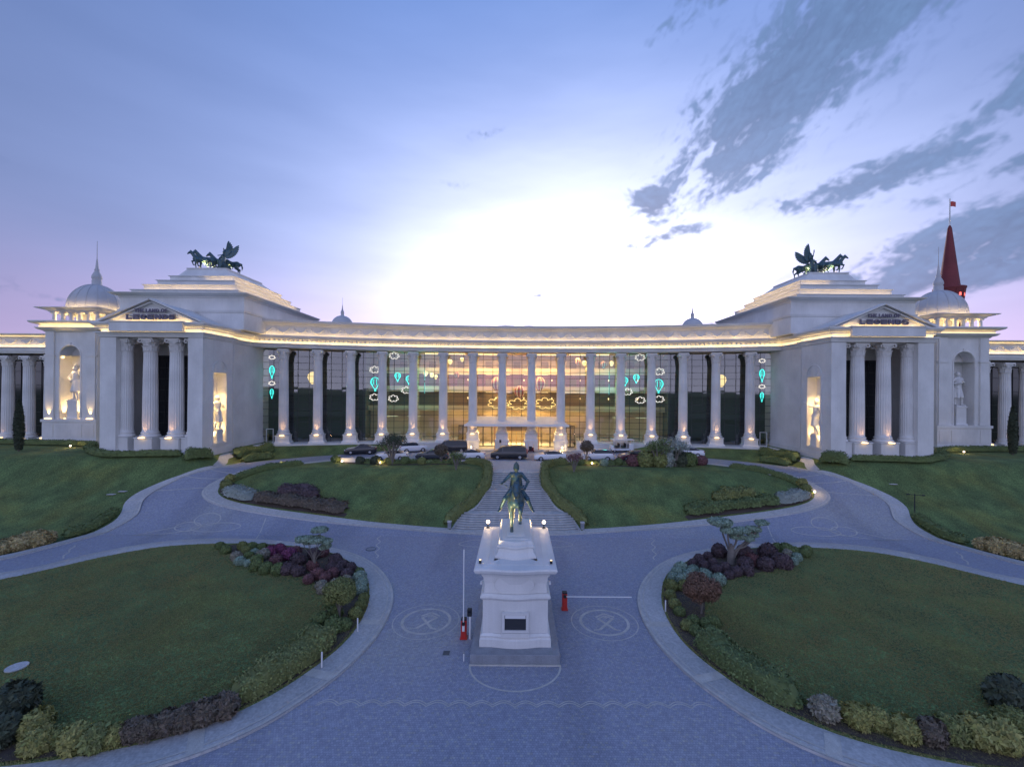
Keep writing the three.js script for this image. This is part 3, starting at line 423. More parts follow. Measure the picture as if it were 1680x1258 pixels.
// ---------------------------------------------------------------- the curved palace front
const RC = 95.7, RG = 97.6, BASE = 5.5, TOP = 20.4;
const colAngles = []; for (let k = -8; k < 8; k++) colAngles.push((k + 0.5) * 2.95);
const arcPath = (a0, a1, r, step = 1.475) => { const n = Math.max(1, Math.round(Math.abs(a1 - a0) / step)), o = []; for (let i = 0; i <= n; i++) o.push(A(a0 + (a1 - a0) * i / n, r)); return o; };
{
  const P = thing('palace_facade', 'curved white palace front with sixteen tall columns before a glass wall', 'building');
  // stylobate left and right of the entrance, entrance floor between
  for (const s of [-1, 1]) obj('stylobate', [sweep(s < 0 ? arcPath(-24.7, -6.0, RC) : arcPath(6.0, 24.7, RC), [[1.45, 3.2], [1.45, BASE - 0.25], [1.55, BASE - 0.22], [1.55, BASE], [-2.6, BASE], [-2.6, 3.2]])], M.plaster, P);
  obj('entrance_floor', [sweep(arcPath(-5.98, 5.98, RC), [[1.9, 3.2], [1.9, 4.35], [-9, 4.35], [-9, 3.2]])], M.stone, P);
  for (let i = 0; i < 3; i++) obj('entrance_step', [sweep(arcPath(-5.4, 5.4, RC), [[2.3 + 0.35 * (2 - i) - 0.4, 3.3], [2.3 + 0.35 * (2 - i), 3.3], [2.3 + 0.35 * (2 - i), 4.18 + 0.06 * i], [1.91, 4.18 + 0.06 * i], [1.91, 3.3]])], M.stone, P);
  colAngles.forEach((a, i) => {
    const low = Math.abs(a) < 5, [x, d] = A(a, RC), ry = -a * AR;
    if (low) obj('pedestal', [(() => { const g = new RoundedBoxGeometry(2.2, 1.2, 2.2, 1, 0.04); g.rotateY(ry); g.translate(x, 4.9, -d); return g; })()], M.plaster, P);
    const c = addColumn(P, facadeCol, x, -d, BASE, 1.35, colPlinth, (Math.abs(a) > 2) ? 1.0 : 0, 1, ry, 15);
  });
  // entablature: architrave, lit cornice, frieze, top cornice
  const path = arcPath(-24.7, 24.7, RC);
  obj('architrave', [sweep(path, [[-1.9, TOP + 0.04], [1.0, TOP + 0.04], [1.0, TOP + 0.26], [1.12, TOP + 0.28], [1.12, TOP + 0.5], [1.32, TOP + 0.52], [1.32, TOP + 0.66], [1.24, TOP + 0.66], [1.24, TOP + 0.54], [-1.9, TOP + 0.54]])], M.plaster, P);
  obj('cornice', [sweep(path, [[-1.9, TOP + 0.55], [0.78, TOP + 0.55], [0.80, TOP + 0.95], [0.95, TOP + 1.0], [1.0, TOP + 1.25], [1.25, TOP + 1.32], [1.5, TOP + 1.52], [1.62, TOP + 1.72], [1.62, TOP + 1.86], [1.52, TOP + 1.86], [1.5, TOP + 1.76], [-1.9, TOP + 1.76]])], M.plasterTrim, P);
  obj('frieze', [sweep(path, [[-1.9, TOP + 1.77], [0.85, TOP + 1.77], [0.85, TOP + 3.35], [-1.9, TOP + 3.35]])], M.plaster, P);
  obj('top_cornice', [sweep(path, [[-1.9, TOP + 3.36], [0.95, TOP + 3.36], [1.0, TOP + 3.55], [1.25, TOP + 3.62], [1.42, TOP + 3.8], [1.75, TOP + 3.86], [1.75, TOP + 4.06], [1.85, TOP + 4.1], [1.85, TOP + 4.22], [-1.9, TOP + 4.3]])], M.plasterTrim, P);
  obj('roof', [sweep(arcPath(-24.7, 24.7, RC), [[-1.95, TOP + 3.5], [-1.95, TOP + 4.2], [-19, TOP + 4.2], [-19, TOP + 3.5]]), sweep(arcPath(-24.7, 24.7, RC), [[-19.05, 2], [-19.05, TOP + 4.2], [-19.5, TOP + 4.2], [-19.5, 2]])], M.roof, P);
  led(arcPath(-24.4, 24.4, RC, 2.95), 1.02, TOP + 0.59, P, { k: 9 });
  led(arcPath(-24.0, 24.0, RC, 2.95), 1.22, TOP + 1.80, P, { k: 5.0, aim: [-0.5, 0.86] });
  // festoons and consoles of the frieze
  const sw = []; for (let i = 0; i <= 12; i++) { const t = i / 12; sw.push(V3((t - 0.5) * 1.75, -0.62 * Math.sin(Math.PI * t) * 1.0, 0.02)); }
  const swagG = ready(join([tube(sw, 0.115, 7, 20), new THREE.SphereGeometry(0.15, 10, 8).translate(-0.875, 0, 0.03), new THREE.SphereGeometry(0.15, 10, 8).translate(0.875, 0, 0.03), new THREE.SphereGeometry(0.17, 10, 8).translate(0, -0.62, 0.05), ...[-0.875, 0.875].map((x) => cyl(0.07, 0.03, 0.5, x, -0.52, 0.03, 8))]));
  const conG = ready(join([rbx(0.26, 0.28, 0.5, 0.05, 0, 0, -0.1)]));
  for (let k = -16; k <= 16; k++) { const a = k * 1.475, [x, d] = A(a, RC - 0.87); part('festoon', swagG, M.plasterTrim, P, x, TOP + 3.02, -d, -a * AR); }
  const cons = []; for (let a = -24; a <= 24; a += 0.4) { const [x, d] = A(a, RC - 1.12); const g = conG.clone(); g.rotateY(-a * AR); g.translate(x, TOP + 1.12, -d); cons.push(g); }
  const cm = obj('console_row', cons, M.plasterTrim, P); cm.userData.kind = 'stuff';
  // glass wall: mullions, transoms, panes
  const rowsY = []; for (let y = BASE + 0.02; y < TOP - 0.2; y += 1.06) rowsY.push(y); rowsY.push(TOP - 0.02);
  const bays = []; const edges = [-24.3, ...colAngles, 24.3];
  const vert = []; for (let b = 0; b < edges.length - 1; b++) { const n = b === 0 || b === edges.length - 2 ? 2 : 3, a0 = edges[b], a1 = edges[b + 1]; if (a1 - a0 < 0.2) continue; for (let k = 0; k < n; k++) vert.push([a0 + (a1 - a0) * k / n, a0 + (a1 - a0) * (k + 1) / n, b]); }
  for (const [a0] of [...vert, [24.28]]) { const low = Math.abs(a0) < 5.9, [x, d] = A(a0, RG); obj('mullion', [(() => { const g = new THREE.BoxGeometry(0.075, TOP - (low ? 4.36 : BASE), 0.14); g.rotateY(-a0 * AR); g.translate(x, (TOP + (low ? 4.36 : BASE)) / 2, -d); return g; })()], M.frame, P); }
  for (const y of rowsY) obj('transom', [sweep(arcPath(-24.3, 24.3, RG), [[-0.05, y - 0.03], [0.05, y - 0.03], [0.05, y + 0.03], [-0.05, y + 0.03]])], M.frame, P);
  const rest = []; let cnt = 0; const r2 = mulberry(5); const pg = {};
  for (const [a0, a1, b] of vert) for (let j = 0; j < rowsY.length - 1; j++) {
    const am = (a0 + a1) / 2, y0 = rowsY[j], y1 = rowsY[j + 1], low = Math.abs(am) < 5.9 && y1 < 8.5; if (low) continue;
    const w = +(RG * (a1 - a0) * DEG - 0.05).toFixed(2), h = +(y1 - y0 - 0.04).toFixed(2), key = w + '_' + h; pg[key] ||= ready(boxUV(clean(new THREE.PlaneGeometry(w, h))));
    const [x, d] = A(am, RG), rx = (r2() - 0.5) * 0.006, ry = -am * AR + (r2() - 0.5) * 0.006;
    if (Math.abs(am) < 13.3 && y0 > 8.5) { const m = part('pane', pg[key], M.glass, P, x, (y0 + y1) / 2, -d, ry); m.rotation.order = 'YXZ'; m.rotation.x = rx; cnt++; } else { const g = pg[key].clone(); g.rotateX(rx); g.rotateY(ry); g.translate(x, (y0 + y1) / 2, -d); rest.push(g); }
  }
  const gl = obj('glass_panes', rest, M.glass, P); gl.userData.kind = 'stuff';
  // entrance: lower glazing and lit doors between the middle columns
  for (const [a0, a1, kind] of [[-5.9, -4.6, 0], [-4.2, -1.75, 1], [-1.15, 1.15, 2], [1.75, 4.2, 3], [4.6, 5.9, 0]]) {
    const n = kind === 2 ? 4 : 3, H = kind === 2 ? 2.7 : 3.6;
    for (let k = 0; k < n; k++) { const b0 = lerp(a0, a1, k / n), b1 = lerp(a0, a1, (k + 1) / n), am = (b0 + b1) / 2, [x, d] = A(am, RG), w = RG * (b1 - b0) * DEG; const L = new THREE.Group(); L.name = kind === 2 || (kind && k === 1) ? 'door' : 'window'; L.position.set(x, 4.36, -d); L.rotation.y = -am * AR; P.add(L);
      const fm = kind === 2 ? M.gold : M.frame; obj('frame', [bx(-w / 2, -w / 2 + 0.06, 0, H, -0.05, 0.05), bx(w / 2 - 0.06, w / 2, 0, H, -0.05, 0.05), bx(-w / 2, w / 2, H - 0.08, H, -0.051, 0.051), bx(-w / 2, w / 2, 0, 0.12, -0.051, 0.051)], fm, L); obj('pane', [new THREE.PlaneGeometry(w - 0.1, H - 0.15).translate(0, H / 2, 0)], M.glass, L); if (L.name === 'door') obj('handle', [bar(V3(w / 2 - 0.16, 0.8, 0.09), V3(w / 2 - 0.16, 1.6, 0.09), 0.025)], M.gold, L); }
    const [x, d] = A((a0 + a1) / 2, RG); if (kind === 2) obj('transom_panel', [bx(-2, 2, 7.08, 8.4, -d - 0.03, -d + 0.03)], M.taupe, P); else { const n2 = A(a0, RG), n3 = A(a1, RG); obj('transom_panel', [sweep([n2, n3], [[-0.04, 7.98], [0.04, 7.98], [0.04, 8.06], [-0.04, 8.06]])], M.frame, P); }
  }
  for (const s of [-1, 1]) { const a = s * 23.5, [x, d] = A(a, RG - 0.12), L = new THREE.Group(); L.name = 'door'; L.position.set(x, BASE, -d); L.rotation.y = -a * AR; P.add(L); obj('frame', [bx(-0.52, -0.44, 0, 2.2, -0.05, 0.05), bx(0.44, 0.52, 0, 2.2, -0.05, 0.05), bx(-0.44, 0.44, 2.12, 2.2, -0.05, 0.05), bx(-0.44, 0.44, 0, 0.08, -0.05, 0.05)], M.whiteMetal, L); obj('pane', [new THREE.PlaneGeometry(0.88, 2.04).translate(0, 1.1, 0)], M.glass, L); }
  // canopy over the entrance
  const cy = 8.45, cb = 9.6, V = [[-8.5, cy, -71.3], [8.5, cy, -71.3], [6.9, cb, -74.9], [-6.9, cb, -74.9], [-8.5, cy - 0.28, -71.3], [8.5, cy - 0.28, -71.3], [8.2, cy - 0.28, -74.9], [-8.2, cy - 0.28, -74.9]];
  const cg = new THREE.BufferGeometry(); cg.setAttribute('position', new THREE.Float32BufferAttribute([[0, 1, 2, 3], [4, 5, 1, 0], [5, 6, 2, 1], [7, 4, 0, 3], [7, 6, 5, 4]].flatMap(([a, b, c, d]) => [a, b, c, a, c, d].flatMap((k) => V[k])), 3)); cg.computeVertexNormals();
  const can = obj('canopy', [cg], M.plasterTrim, P); obj('fascia', [bx(-8.6, 8.6, cy - 0.3, cy + 0.03, -71.28, -71.18)], M.whiteMetal, can);
  for (const x of [-8.0, -3.6, 3.6, 8.0]) obj('canopy_post', [cyl(0.07, 0.07, 4.1, x, 4.15, -71.5, 12), cyl(0.16, 0.12, 0.2, x, 4.15, -71.5, 12)], Math.abs(x) < 5 ? M.copper : M.whiteMetal, P);
  for (const x of [-5.8, 0, 5.8]) { part('ceiling_light', ready(join([cyl(0.22, 0.22, 0.06, 0, 0, 0, 16)])), M.warmLamp, P, x, cy - 0.36, -73.2); spot(x, cy - 0.42, -73.2, x, 4, -73.2, 18, 1.1); }
  // rooms behind the glass: warm atrium in the middle, dim halls beside it
  const AT = 15.2;
  obj('inner_wall', [sweep(arcPath(-AT, AT, RG + 7.0), [[0, 4.4], [0, 10.3], [-0.2, 10.3], [-0.2, 4.4]])], M.cream, P);
  obj('inner_wall', [sweep(arcPath(-AT, AT, RG + 7.0), [[0, 10.31], [0, 13.7], [-0.2, 13.7], [-0.2, 10.31]])], M.brownWall, P);
  obj('inner_wall', [sweep(arcPath(-AT, AT, RG + 7.0), [[0, 13.71], [0, 17.0], [-0.2, 17.0], [-0.2, 13.71]])], M.plumWall, P);
  obj('inner_wall', [sweep(arcPath(-AT, AT, RG + 7.0), [[0, 17.01], [0, TOP + 0.1], [-0.2, TOP + 0.1], [-0.2, 17.01]])], M.taupe, P);
  for (const [y0, y1] of [[17.0, 18.05], [13.75, 14.75], [10.35, 11.25]]) { obj('gallery_parapet', [sweep(arcPath(-AT, AT, RG + 4.2), [[0, y0], [0, y1], [-0.2, y1], [-0.2, y0]])], M.cream, P); obj('gallery_floor', [sweep(arcPath(-AT, AT, RG + 4.4), [[-0.01, y0 + 0.02], [-0.01, y0 + 0.25], [-2.55, y0 + 0.25], [-2.55, y0 + 0.02]])], M.cream, P); }
  for (let k = -7; k <= 7; k++) if (k % 2) { const a = k * 1.475, [x, d] = A(a, RG + 4.35); obj('inner_pier', [(() => { const g = new THREE.BoxGeometry(0.55, 16, 0.35); g.rotateY(-a * AR); g.translate(x, 12.4, -d); return g; })()], M.cream, P); }
  for (let k = -9; k <= 9; k++) for (const y of [11.25, 14.75, 18.05]) { const a = k * 1.475, [x, d] = A(a, RG + 6.95); if (k % 2 === 0) obj('room_door', [(() => { const g = rbx(1.3, Math.min(2.15, TOP - y), 0.08, 0.02, 0, Math.min(2.15, TOP - y) / 2, 0); g.rotateY(-a * AR); g.translate(x, y - 0.75, -d); return g; })()], M.brownWall, P); }
  for (let k = -4; k <= 4; k++) for (const y of [12.6, 16.0]) { const a = k * 2.95 + 0.74, [x, d] = A(a, RG + 6.85); part('wall_lamp', ready(join([rbx(0.16, 0.34, 0.14, 0.04)])), M.warmLamp, P, x, y, -d, -a * AR); }
  obj('inner_floor', [sweep(arcPath(-24.4, 24.4, RG), [[-0.2, 3.4], [-0.2, 4.34], [-10, 4.34], [-10, 3.4]].map(([o, y]) => [o - 7.2, y])), sweep(arcPath(-24.4, -6.05, RG), [[-0.75, 5.3], [-0.75, 5.48], [-7.0, 5.48], [-7.0, 5.3]]), sweep(arcPath(6.05, 24.4, RG), [[-0.75, 5.3], [-0.75, 5.48], [-7.0, 5.48], [-7.0, 5.3]])], M.granite, P);
  obj('inner_ceiling', [sweep(arcPath(-24.4, 24.4, RG), [[-0.1, TOP + 0.12], [-0.1, TOP + 0.4], [-8, TOP + 0.4], [-8, TOP + 0.12]])], M.cream, P);
  for (const s of [-1, 1]) {
    const p = arcPath(AT, 24.4, RG + 5.5).map(([x, d]) => [x, d]); const q = s > 0 ? p : mir(p);
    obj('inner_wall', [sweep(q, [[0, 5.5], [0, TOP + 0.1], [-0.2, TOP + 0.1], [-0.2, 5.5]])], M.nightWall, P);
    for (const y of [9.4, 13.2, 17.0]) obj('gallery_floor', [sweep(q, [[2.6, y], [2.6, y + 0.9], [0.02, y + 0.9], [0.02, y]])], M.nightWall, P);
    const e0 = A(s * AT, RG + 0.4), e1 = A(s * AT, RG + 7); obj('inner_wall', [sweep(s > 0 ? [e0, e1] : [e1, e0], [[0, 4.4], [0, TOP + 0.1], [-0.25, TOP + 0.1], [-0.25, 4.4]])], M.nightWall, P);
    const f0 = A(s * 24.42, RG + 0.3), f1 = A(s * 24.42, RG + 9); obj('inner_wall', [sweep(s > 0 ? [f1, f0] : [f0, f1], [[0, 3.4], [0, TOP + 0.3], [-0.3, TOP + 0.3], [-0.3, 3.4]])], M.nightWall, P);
  }
  // atrium light: long ceiling panels and shelves of light under each gallery
  for (const [a, w, k] of [[-7.4, 7, 12], [-2.9, 6.4, 38], [2.9, 6.4, 38], [7.4, 7, 12]]) { const [x, d] = A(a, RG + 2.6); part('ceiling_light', ready(join([rbx(w, 0.08, 1.0, 0.02)])), M.panelLamp, P, x, TOP + 0.06, -d, -a * AR); const l = new THREE.RectAreaLight(new THREE.Color(1, 0.62, 0.22), k, w, 1.0); l.position.set(x, TOP - 0.02, -d); l.rotation.set(-Math.PI / 2, 0, a * AR, 'XYZ'); scene.add(l); }
  for (const y of [16.95, 13.7, 10.3]) for (const a of [-6, -2, 2, 6]) { const [x, d] = A(a, RG + 5.6); part('ceiling_light', ready(join([rbx(4.5, 0.05, 0.2, 0.01)])), M.panelLamp, P, x, y, -d, -a * AR); const l = new THREE.RectAreaLight(new THREE.Color(1, 0.62, 0.24), Math.abs(a) < 3 ? 42 : 13, 4.5, 0.2); l.position.set(x, y - 0.05, -d); l.rotation.set(-Math.PI / 2, 0, a * AR, 'XYZ'); scene.add(l); }
  for (const x of [-3, 0, 3]) { part('ceiling_light', ready(join([cyl(0.3, 0.3, 0.06, 0, 0, 0, 16)])), M.warmLamp, P, x, 8.2, -78.2); spot(x, 8.1, -78.2, x, 4, -77.5, 130, 1.2); }
  // dim greenish rooms low behind the side bays
  for (const s of [-1, 1]) for (const a of [10.6, 12.9]) { const [x, d] = A(s * a, RG + 4.6); part('ceiling_light', ready(join([rbx(2.4, 0.06, 0.4, 0.01)])), M.greenLamp, P, x, 9.3, -d, -s * a * AR); const l = new THREE.RectAreaLight(new THREE.Color(0.86, 0.9, 0.42), 1.9, 2.4, 0.5); l.position.set(x, 9.24, -d); l.rotation.set(-Math.PI / 2, 0, s * a * AR, 'XYZ'); scene.add(l); }
  shade(P);
}
// ---------------------------------------------------------------- hanging balloons, lanterns and neon figures of the glass front
const SIDE = (x) => x < 0 ? 'left' : 'right';
function onArc(o, deg, y, r) { const [x, d] = A(deg, r); o.position.set(x, y, -d); o.rotation.y = -deg * AR; return o; }
{
  const neonBalloon = (w) => { const g = [], h = w * 1.25; const out = []; for (let i = 0; i <= 20; i++) { const a = Math.PI * (-0.30 + 1.60 * i / 20); out.push(V3(Math.cos(a) * w / 2, Math.sin(a) * h * 0.42, 0)); } out.push(V3(-w * 0.10, -h * 0.62, 0)); out.unshift(V3(w * 0.10, -h * 0.62, 0)); g.push(tube([...out], 0.045, 6, 60, true)); for (const k of [0.33, 0.75]) for (const s of [-1, 1]) { const l = []; for (let i = 0; i <= 8; i++) { const a = -0.42 + 0.84 * i / 8; l.push(V3(s * k * w / 2 * Math.cos(a * 1.55), h * 0.42 * Math.sin(a * 1.7), 0.02)); } g.push(tube(l, 0.035, 5, 16)); } g.push(bar(V3(-w * 0.12, -h * 0.70, 0), V3(w * 0.12, -h * 0.70, 0), 0.05), bar(V3(-w * 0.1, -h * 0.82, 0), V3(w * 0.1, -h * 0.82, 0), 0.05)); return ready(join(g)); };
  const neonCloud = (w) => { const P = [], L = 7; for (let i = 0; i < L * 9; i++) { const t = i / (L * 9), a = t * Math.PI * 2, k = 0.62 + 0.38 * Math.abs(Math.sin(a * L / 2)) ** 0.75; P.push(V3(Math.cos(a + 0.3) * w / 2 * k, Math.sin(a + 0.3) * w * 0.36 * k * (Math.sin(a + 0.3) < 0 ? 0.8 : 1.05), 0)); } return ready(join([tube(P, 0.04, 6, 150, true)])); };
  const big = neonBalloon(1.45), small = neonBalloon(0.95), slim = neonBalloon(1.0), cloudB = neonCloud(1.7), cloudS = neonCloud(0.95), cloudW = neonCloud(3.6);
  const R = RG - 0.22, grpB = 'neon balloon outlines on the glass front', grpC = 'neon cloud outlines on the glass front';
  const add = (name, geo, mat, deg, y, label, cat, grp, sx = 1, sy = 1) => { const m = new THREE.Mesh(geo, mat); m.name = numbered(name); onArc(m, deg, y, R); m.scale.set(sx, sy, 1); tag(m, label, cat, grp); scene.add(m); return m; };
  for (const s of [-1, 1]) {
    const S = s < 0 ? 'left' : 'right';
    add('neon_balloon', big, M.neonCyan, s * 14.1, 15.3, `largest cyan neon balloon outline on the ${S} part of the glass`, 'neon sign', grpB);
    add('neon_balloon', small, M.neonCyan, s * 11.95, 16.4, `small cyan neon balloon outline in the bay beside the largest on the ${S}`, 'neon sign', grpB);
    add('neon_balloon', small, M.neonCyan, s * 10.85, 15.9, `cyan neon balloon outline half behind a column nearest the middle on the ${S}`, 'neon sign', grpB);
    add('neon_balloon', slim, M.neonCyan, s * 23.35, 17.0, `upper narrow cyan neon balloon in the ${S} end bay`, 'neon sign', grpB, 0.72, 1.25);
    add('neon_balloon', slim, M.neonCyan, s * 23.35, 13.5, `lower narrow cyan neon balloon in the ${S} end bay`, 'neon sign', grpB, 0.5, 0.95);
    for (const [a, y, g, lb] of [[14.15, 17.3, cloudB, 'just above the largest cyan balloon'], [14.15, 12.7, cloudB, 'just below the largest cyan balloon'], [12.35, 12.5, cloudB, 'lowest in the bay of the small cyan balloon'], [12.3, 19.7, cloudB, 'at the head of the bay of the small cyan balloon'], [11.1, 13.9, cloudB, 'behind the column nearest the lit entrance hall'], [23.35, 19.0, cloudS, 'at the top of the end bay'], [23.35, 14.9, cloudS, 'between the two narrow balloons of the end bay']]) add('neon_cloud', g, M.neonWhite, s * a, y, `white neon cloud ${lb}, ${S} side`, 'neon sign', grpC);
    const l = new THREE.PointLight(new THREE.Color(0.05, 0.95, 0.8), 14); const [x, d] = A(s * 14.6, RG + 1.4); l.position.set(x, 15.6, -d); l.shadow.radius = 20; l.castShadow = true;
    // the glowing bars that give the halls their teal wash
    for (const [y0, y1, w] of [[13.4, 15.3, 'lower'], [15.7, 17.4, 'upper']]) { const [bx_, bd] = A(s * 9.35, RG + 0.5); const m = obj('neon_bar', [rbx(0.12, y1 - y0, 0.12, 0.03, 0, 0, 0)], M.neonCyan); m.position.set(bx_, (y0 + y1) / 2, -bd); tag(m, `${w} upright cyan neon bar beside a column ${S} of the entrance hall`, 'neon light', 'cyan neon bars'); const q = new THREE.PointLight(new THREE.Color(0.05, 0.95, 0.8), 9); q.position.set(bx_ - s * 0 + s * 0.3, (y0 + y1) / 2, -bd - 0.35); q.shadow.radius = 10; q.castShadow = true; scene.add(q); }
    // big pale yellow lantern
    const lan = thing('balloon_lantern', `large round yellow lantern hanging alone behind the ${S} dark glass`, 'lantern', [0, 0, 0], 0, 'yellow balloon lanterns behind the glass'); onArc(lan, s * 19.9, 15.9, RG + 1.6); obj('shade_light', [lathe([[0.001, 1.05], [0.5, 0.98], [0.95, 0.55], [1.02, 0.05], [0.8, -0.5], [0.5, -0.95], [0.35, -1.05], [0.001, -1.05]], 24)], M.lantern, lan); obj('cord', [bar(V3(0, 1.0, 0), V3(0, 4.6, 0), 0.02)], M.darkMetal, lan);
  }
  for (const [a, y, w] of [[-1.9, 11.75, 'left'], [0.14, 11.6, 'middle'], [2.9, 11.75, 'right']]) add('neon_cloud', cloudW, M.neonGold, a, y, `${w} of the three golden neon clouds over the entrance canopy`, 'neon sign', 'golden neon clouds over the canopy', 1, 0.8);
  // striped hot air balloons in the atrium
  const balloon = (x, y, d, r, label) => {
    const t = thing('hot_air_balloon', label, 'balloon', [x, y, -d], 0, 'striped balloons in the entrance hall');
    const N = 16; for (let k = 0; k < N; k++) { const g = new THREE.SphereGeometry(r, 5, 18, k / N * Math.PI * 2, Math.PI * 2 / N); const p = g.attributes.position; for (let i = 0; i < p.count; i++) { const yy = p.getY(i) / r, sh = yy < 0 ? 1 - 0.32 * yy * yy : 1; p.setXYZ(i, p.getX(i) * sh, yy < 0 ? yy * r * 1.5 : yy * r * 1.08, p.getZ(i) * sh); } g.computeVertexNormals(); obj('gore', [g], k % 2 ? M.balloonRed : M.balloonCream, t); }
    obj('basket', [rbx(r * 0.34, r * 0.3, r * 0.34, 0.03, 0, -r * 1.78, 0)], M.copper, t); for (const [a, b] of [[1, 1], [-1, 1], [1, -1], [-1, -1]]) obj('rope', [bar(V3(a * r * 0.15, -r * 1.65, b * r * 0.15), V3(a * r * 0.25, -r * 1.3, b * r * 0.25), 0.012)], M.copper, t);
    obj('cord', [bar(V3(0, r, 0), V3(0, TOP - y, 0), 0.015)], M.darkMetal, t);
  };
  balloon(0.5, 13.9, 77.4, 0.95, 'red striped balloon in the very middle of the lit hall');
  balloon(-3.6, 15.4, 78, 1.0, 'red striped balloon half behind the column left of the middle');
  balloon(4.1, 15.4, 78, 1.0, 'red striped balloon half behind the column right of the middle');
  balloon(-10.8, 16.9, 78, 0.5, 'small red striped balloon left of the lit hall above the canopy end');
  balloon(10.9, 19.4, 78, 0.55, 'small red striped balloon high at the right of the lit hall');
  balloon(15.3, 18.8, 77, 0.5, 'small red striped balloon farthest right in the lit bays');
  const lantern = (x, y, d, r, label) => { const t = thing('balloon_lantern', label, 'lantern', [x, y, -d], 0, 'small yellow lanterns behind the glass'); obj('shade_light', [lathe([[0.001, r], [r * 0.7, r * 0.75], [r, r * 0.15], [r * 0.85, -r * 0.5], [r * 0.35, -r * 1.25], [0.001, -r * 1.3]], 18)], M.lantern, t); obj('cord', [bar(V3(0, r, 0), V3(0, TOP + 0.1 - y, 0), 0.012)], M.darkMetal, t); };
  [[-11.9, 19.1, 0.42, 'lower left of the two yellow lanterns near the hall ceiling'], [-9.75, 19.5, 0.34, 'upper right of the two yellow lanterns near the hall ceiling'], [-16.2, 17.0, 0.42, 'leftmost of three yellow lanterns in the left teal bay'], [-15.1, 16.7, 0.38, 'middle of three yellow lanterns in the left teal bay'], [-14.4, 16.4, 0.36, 'rightmost of three yellow lanterns in the left teal bay'], [11.95, 19.0, 0.42, 'yellow lantern next to the high red balloon at right'], [12.5, 17.9, 0.4, 'yellow lantern below its twin at the right of the hall'], [16.75, 19.0, 0.42, 'rightmost small yellow lantern in the right teal bay']].forEach(([x, y, r, l]) => lantern(x, y, 77.2, r, l));
}
// ---------------------------------------------------------------- portico pavilions beside the curved front (built for the right side; the left one is its mirror)
const font = await new FontLoader().loadAsync('fonts/droid/droid_sans_bold.typeface.json');
// wall in the plane x = const with a rectangular opening (d0..d1, y0..y1) backed by a recess
function textRow(str, size, depth, bold = 0.02) { const g = new TextGeometry(str, { font, size, depth, curveSegments: 6, bevelEnabled: bold > 0, bevelSize: bold, bevelThickness: 0.01, bevelSegments: 1 }); g.computeBoundingBox(); const b = g.boundingBox; g.translate(-(b.min.x + b.max.x) / 2, -b.min.y, 0); return g; }
// heavy display letters cut by a level slit, each as bars and rings
function displayLetter(c, w, h, dep) {
  const t = h * 0.30, B = (x0, x1, y0, y1) => bx(x0 * w, x1 * w, y0 * h, y1 * h, 0, dep), g = [];
  const ring = (shape, hole) => { const s = new THREE.Shape(shape.map(([x, y]) => new THREE.Vector2(x * w, y * h))); if (hole) s.holes.push(new THREE.Path(hole.map(([x, y]) => new THREE.Vector2(x * w, y * h)))); return new THREE.ExtrudeGeometry(s, { depth: dep, bevelEnabled: false }); };
  const oval = (k, x0 = 0, x1 = 1) => { const o = []; for (let i = 0; i < 24; i++) { const a = i / 24 * Math.PI * 2; o.push([(x0 + x1) / 2 + Math.cos(a) * (x1 - x0) / 2 * k, 0.5 + Math.sin(a) * 0.5 * (k === 1 ? 1 : k * 0.92)]); } return o; };
  if (c === 'L') g.push(B(0, 0.3, 0.0, 1), B(0.3, 0.95, 0, 0.3));
  if (c === 'E') g.push(B(0.0, 1, 0.74, 1), B(0.0, 0.92, 0.38, 0.62), B(0, 1, 0, 0.26), B(0.0, 0.16, 0.26, 0.38));
  if (c === 'G') g.push(ring(oval(1), oval(0.55)), B(0.5, 0.98, 0.38, 0.6));
  if (c === 'N') g.push(B(0, 0.28, 0, 1), B(0.72, 1, 0, 1), ring([[0.0, 1], [0.34, 1], [1, 0], [0.66, 0]]).scale(1, 1, 0.98));
  if (c === 'D') { const o = [[0, 0], [0.5, 0]]; for (let i = 0; i <= 12; i++) { const a = -Math.PI / 2 + i / 12 * Math.PI; o.push([0.5 + 0.5 * Math.cos(a), 0.5 + 0.5 * Math.sin(a)]); } o.push([0, 1]); const q = [[0.3, 0.28], [0.5, 0.28]]; for (let i = 0; i <= 8; i++) { const a = -Math.PI / 2 + i / 8 * Math.PI; q.push([0.5 + 0.22 * Math.cos(a), 0.5 + 0.22 * Math.sin(a)]); } q.push([0.3, 0.72]); g.push(ring(o, q)); }
  if (c === 'S') g.push(B(0.1, 1, 0.74, 1), B(0.0, 0.3, 0.52, 0.84), B(0.1, 0.9, 0.38, 0.62), B(0.7, 1, 0.14, 0.5), B(0, 0.9, 0, 0.26));
  return join(g);
}
const porticoCol = columnGeos(12.6, 0.82, 1.7, 0.75), porticoPlinth = plinthGeo(0, 2.05, 2.35, 0.12);
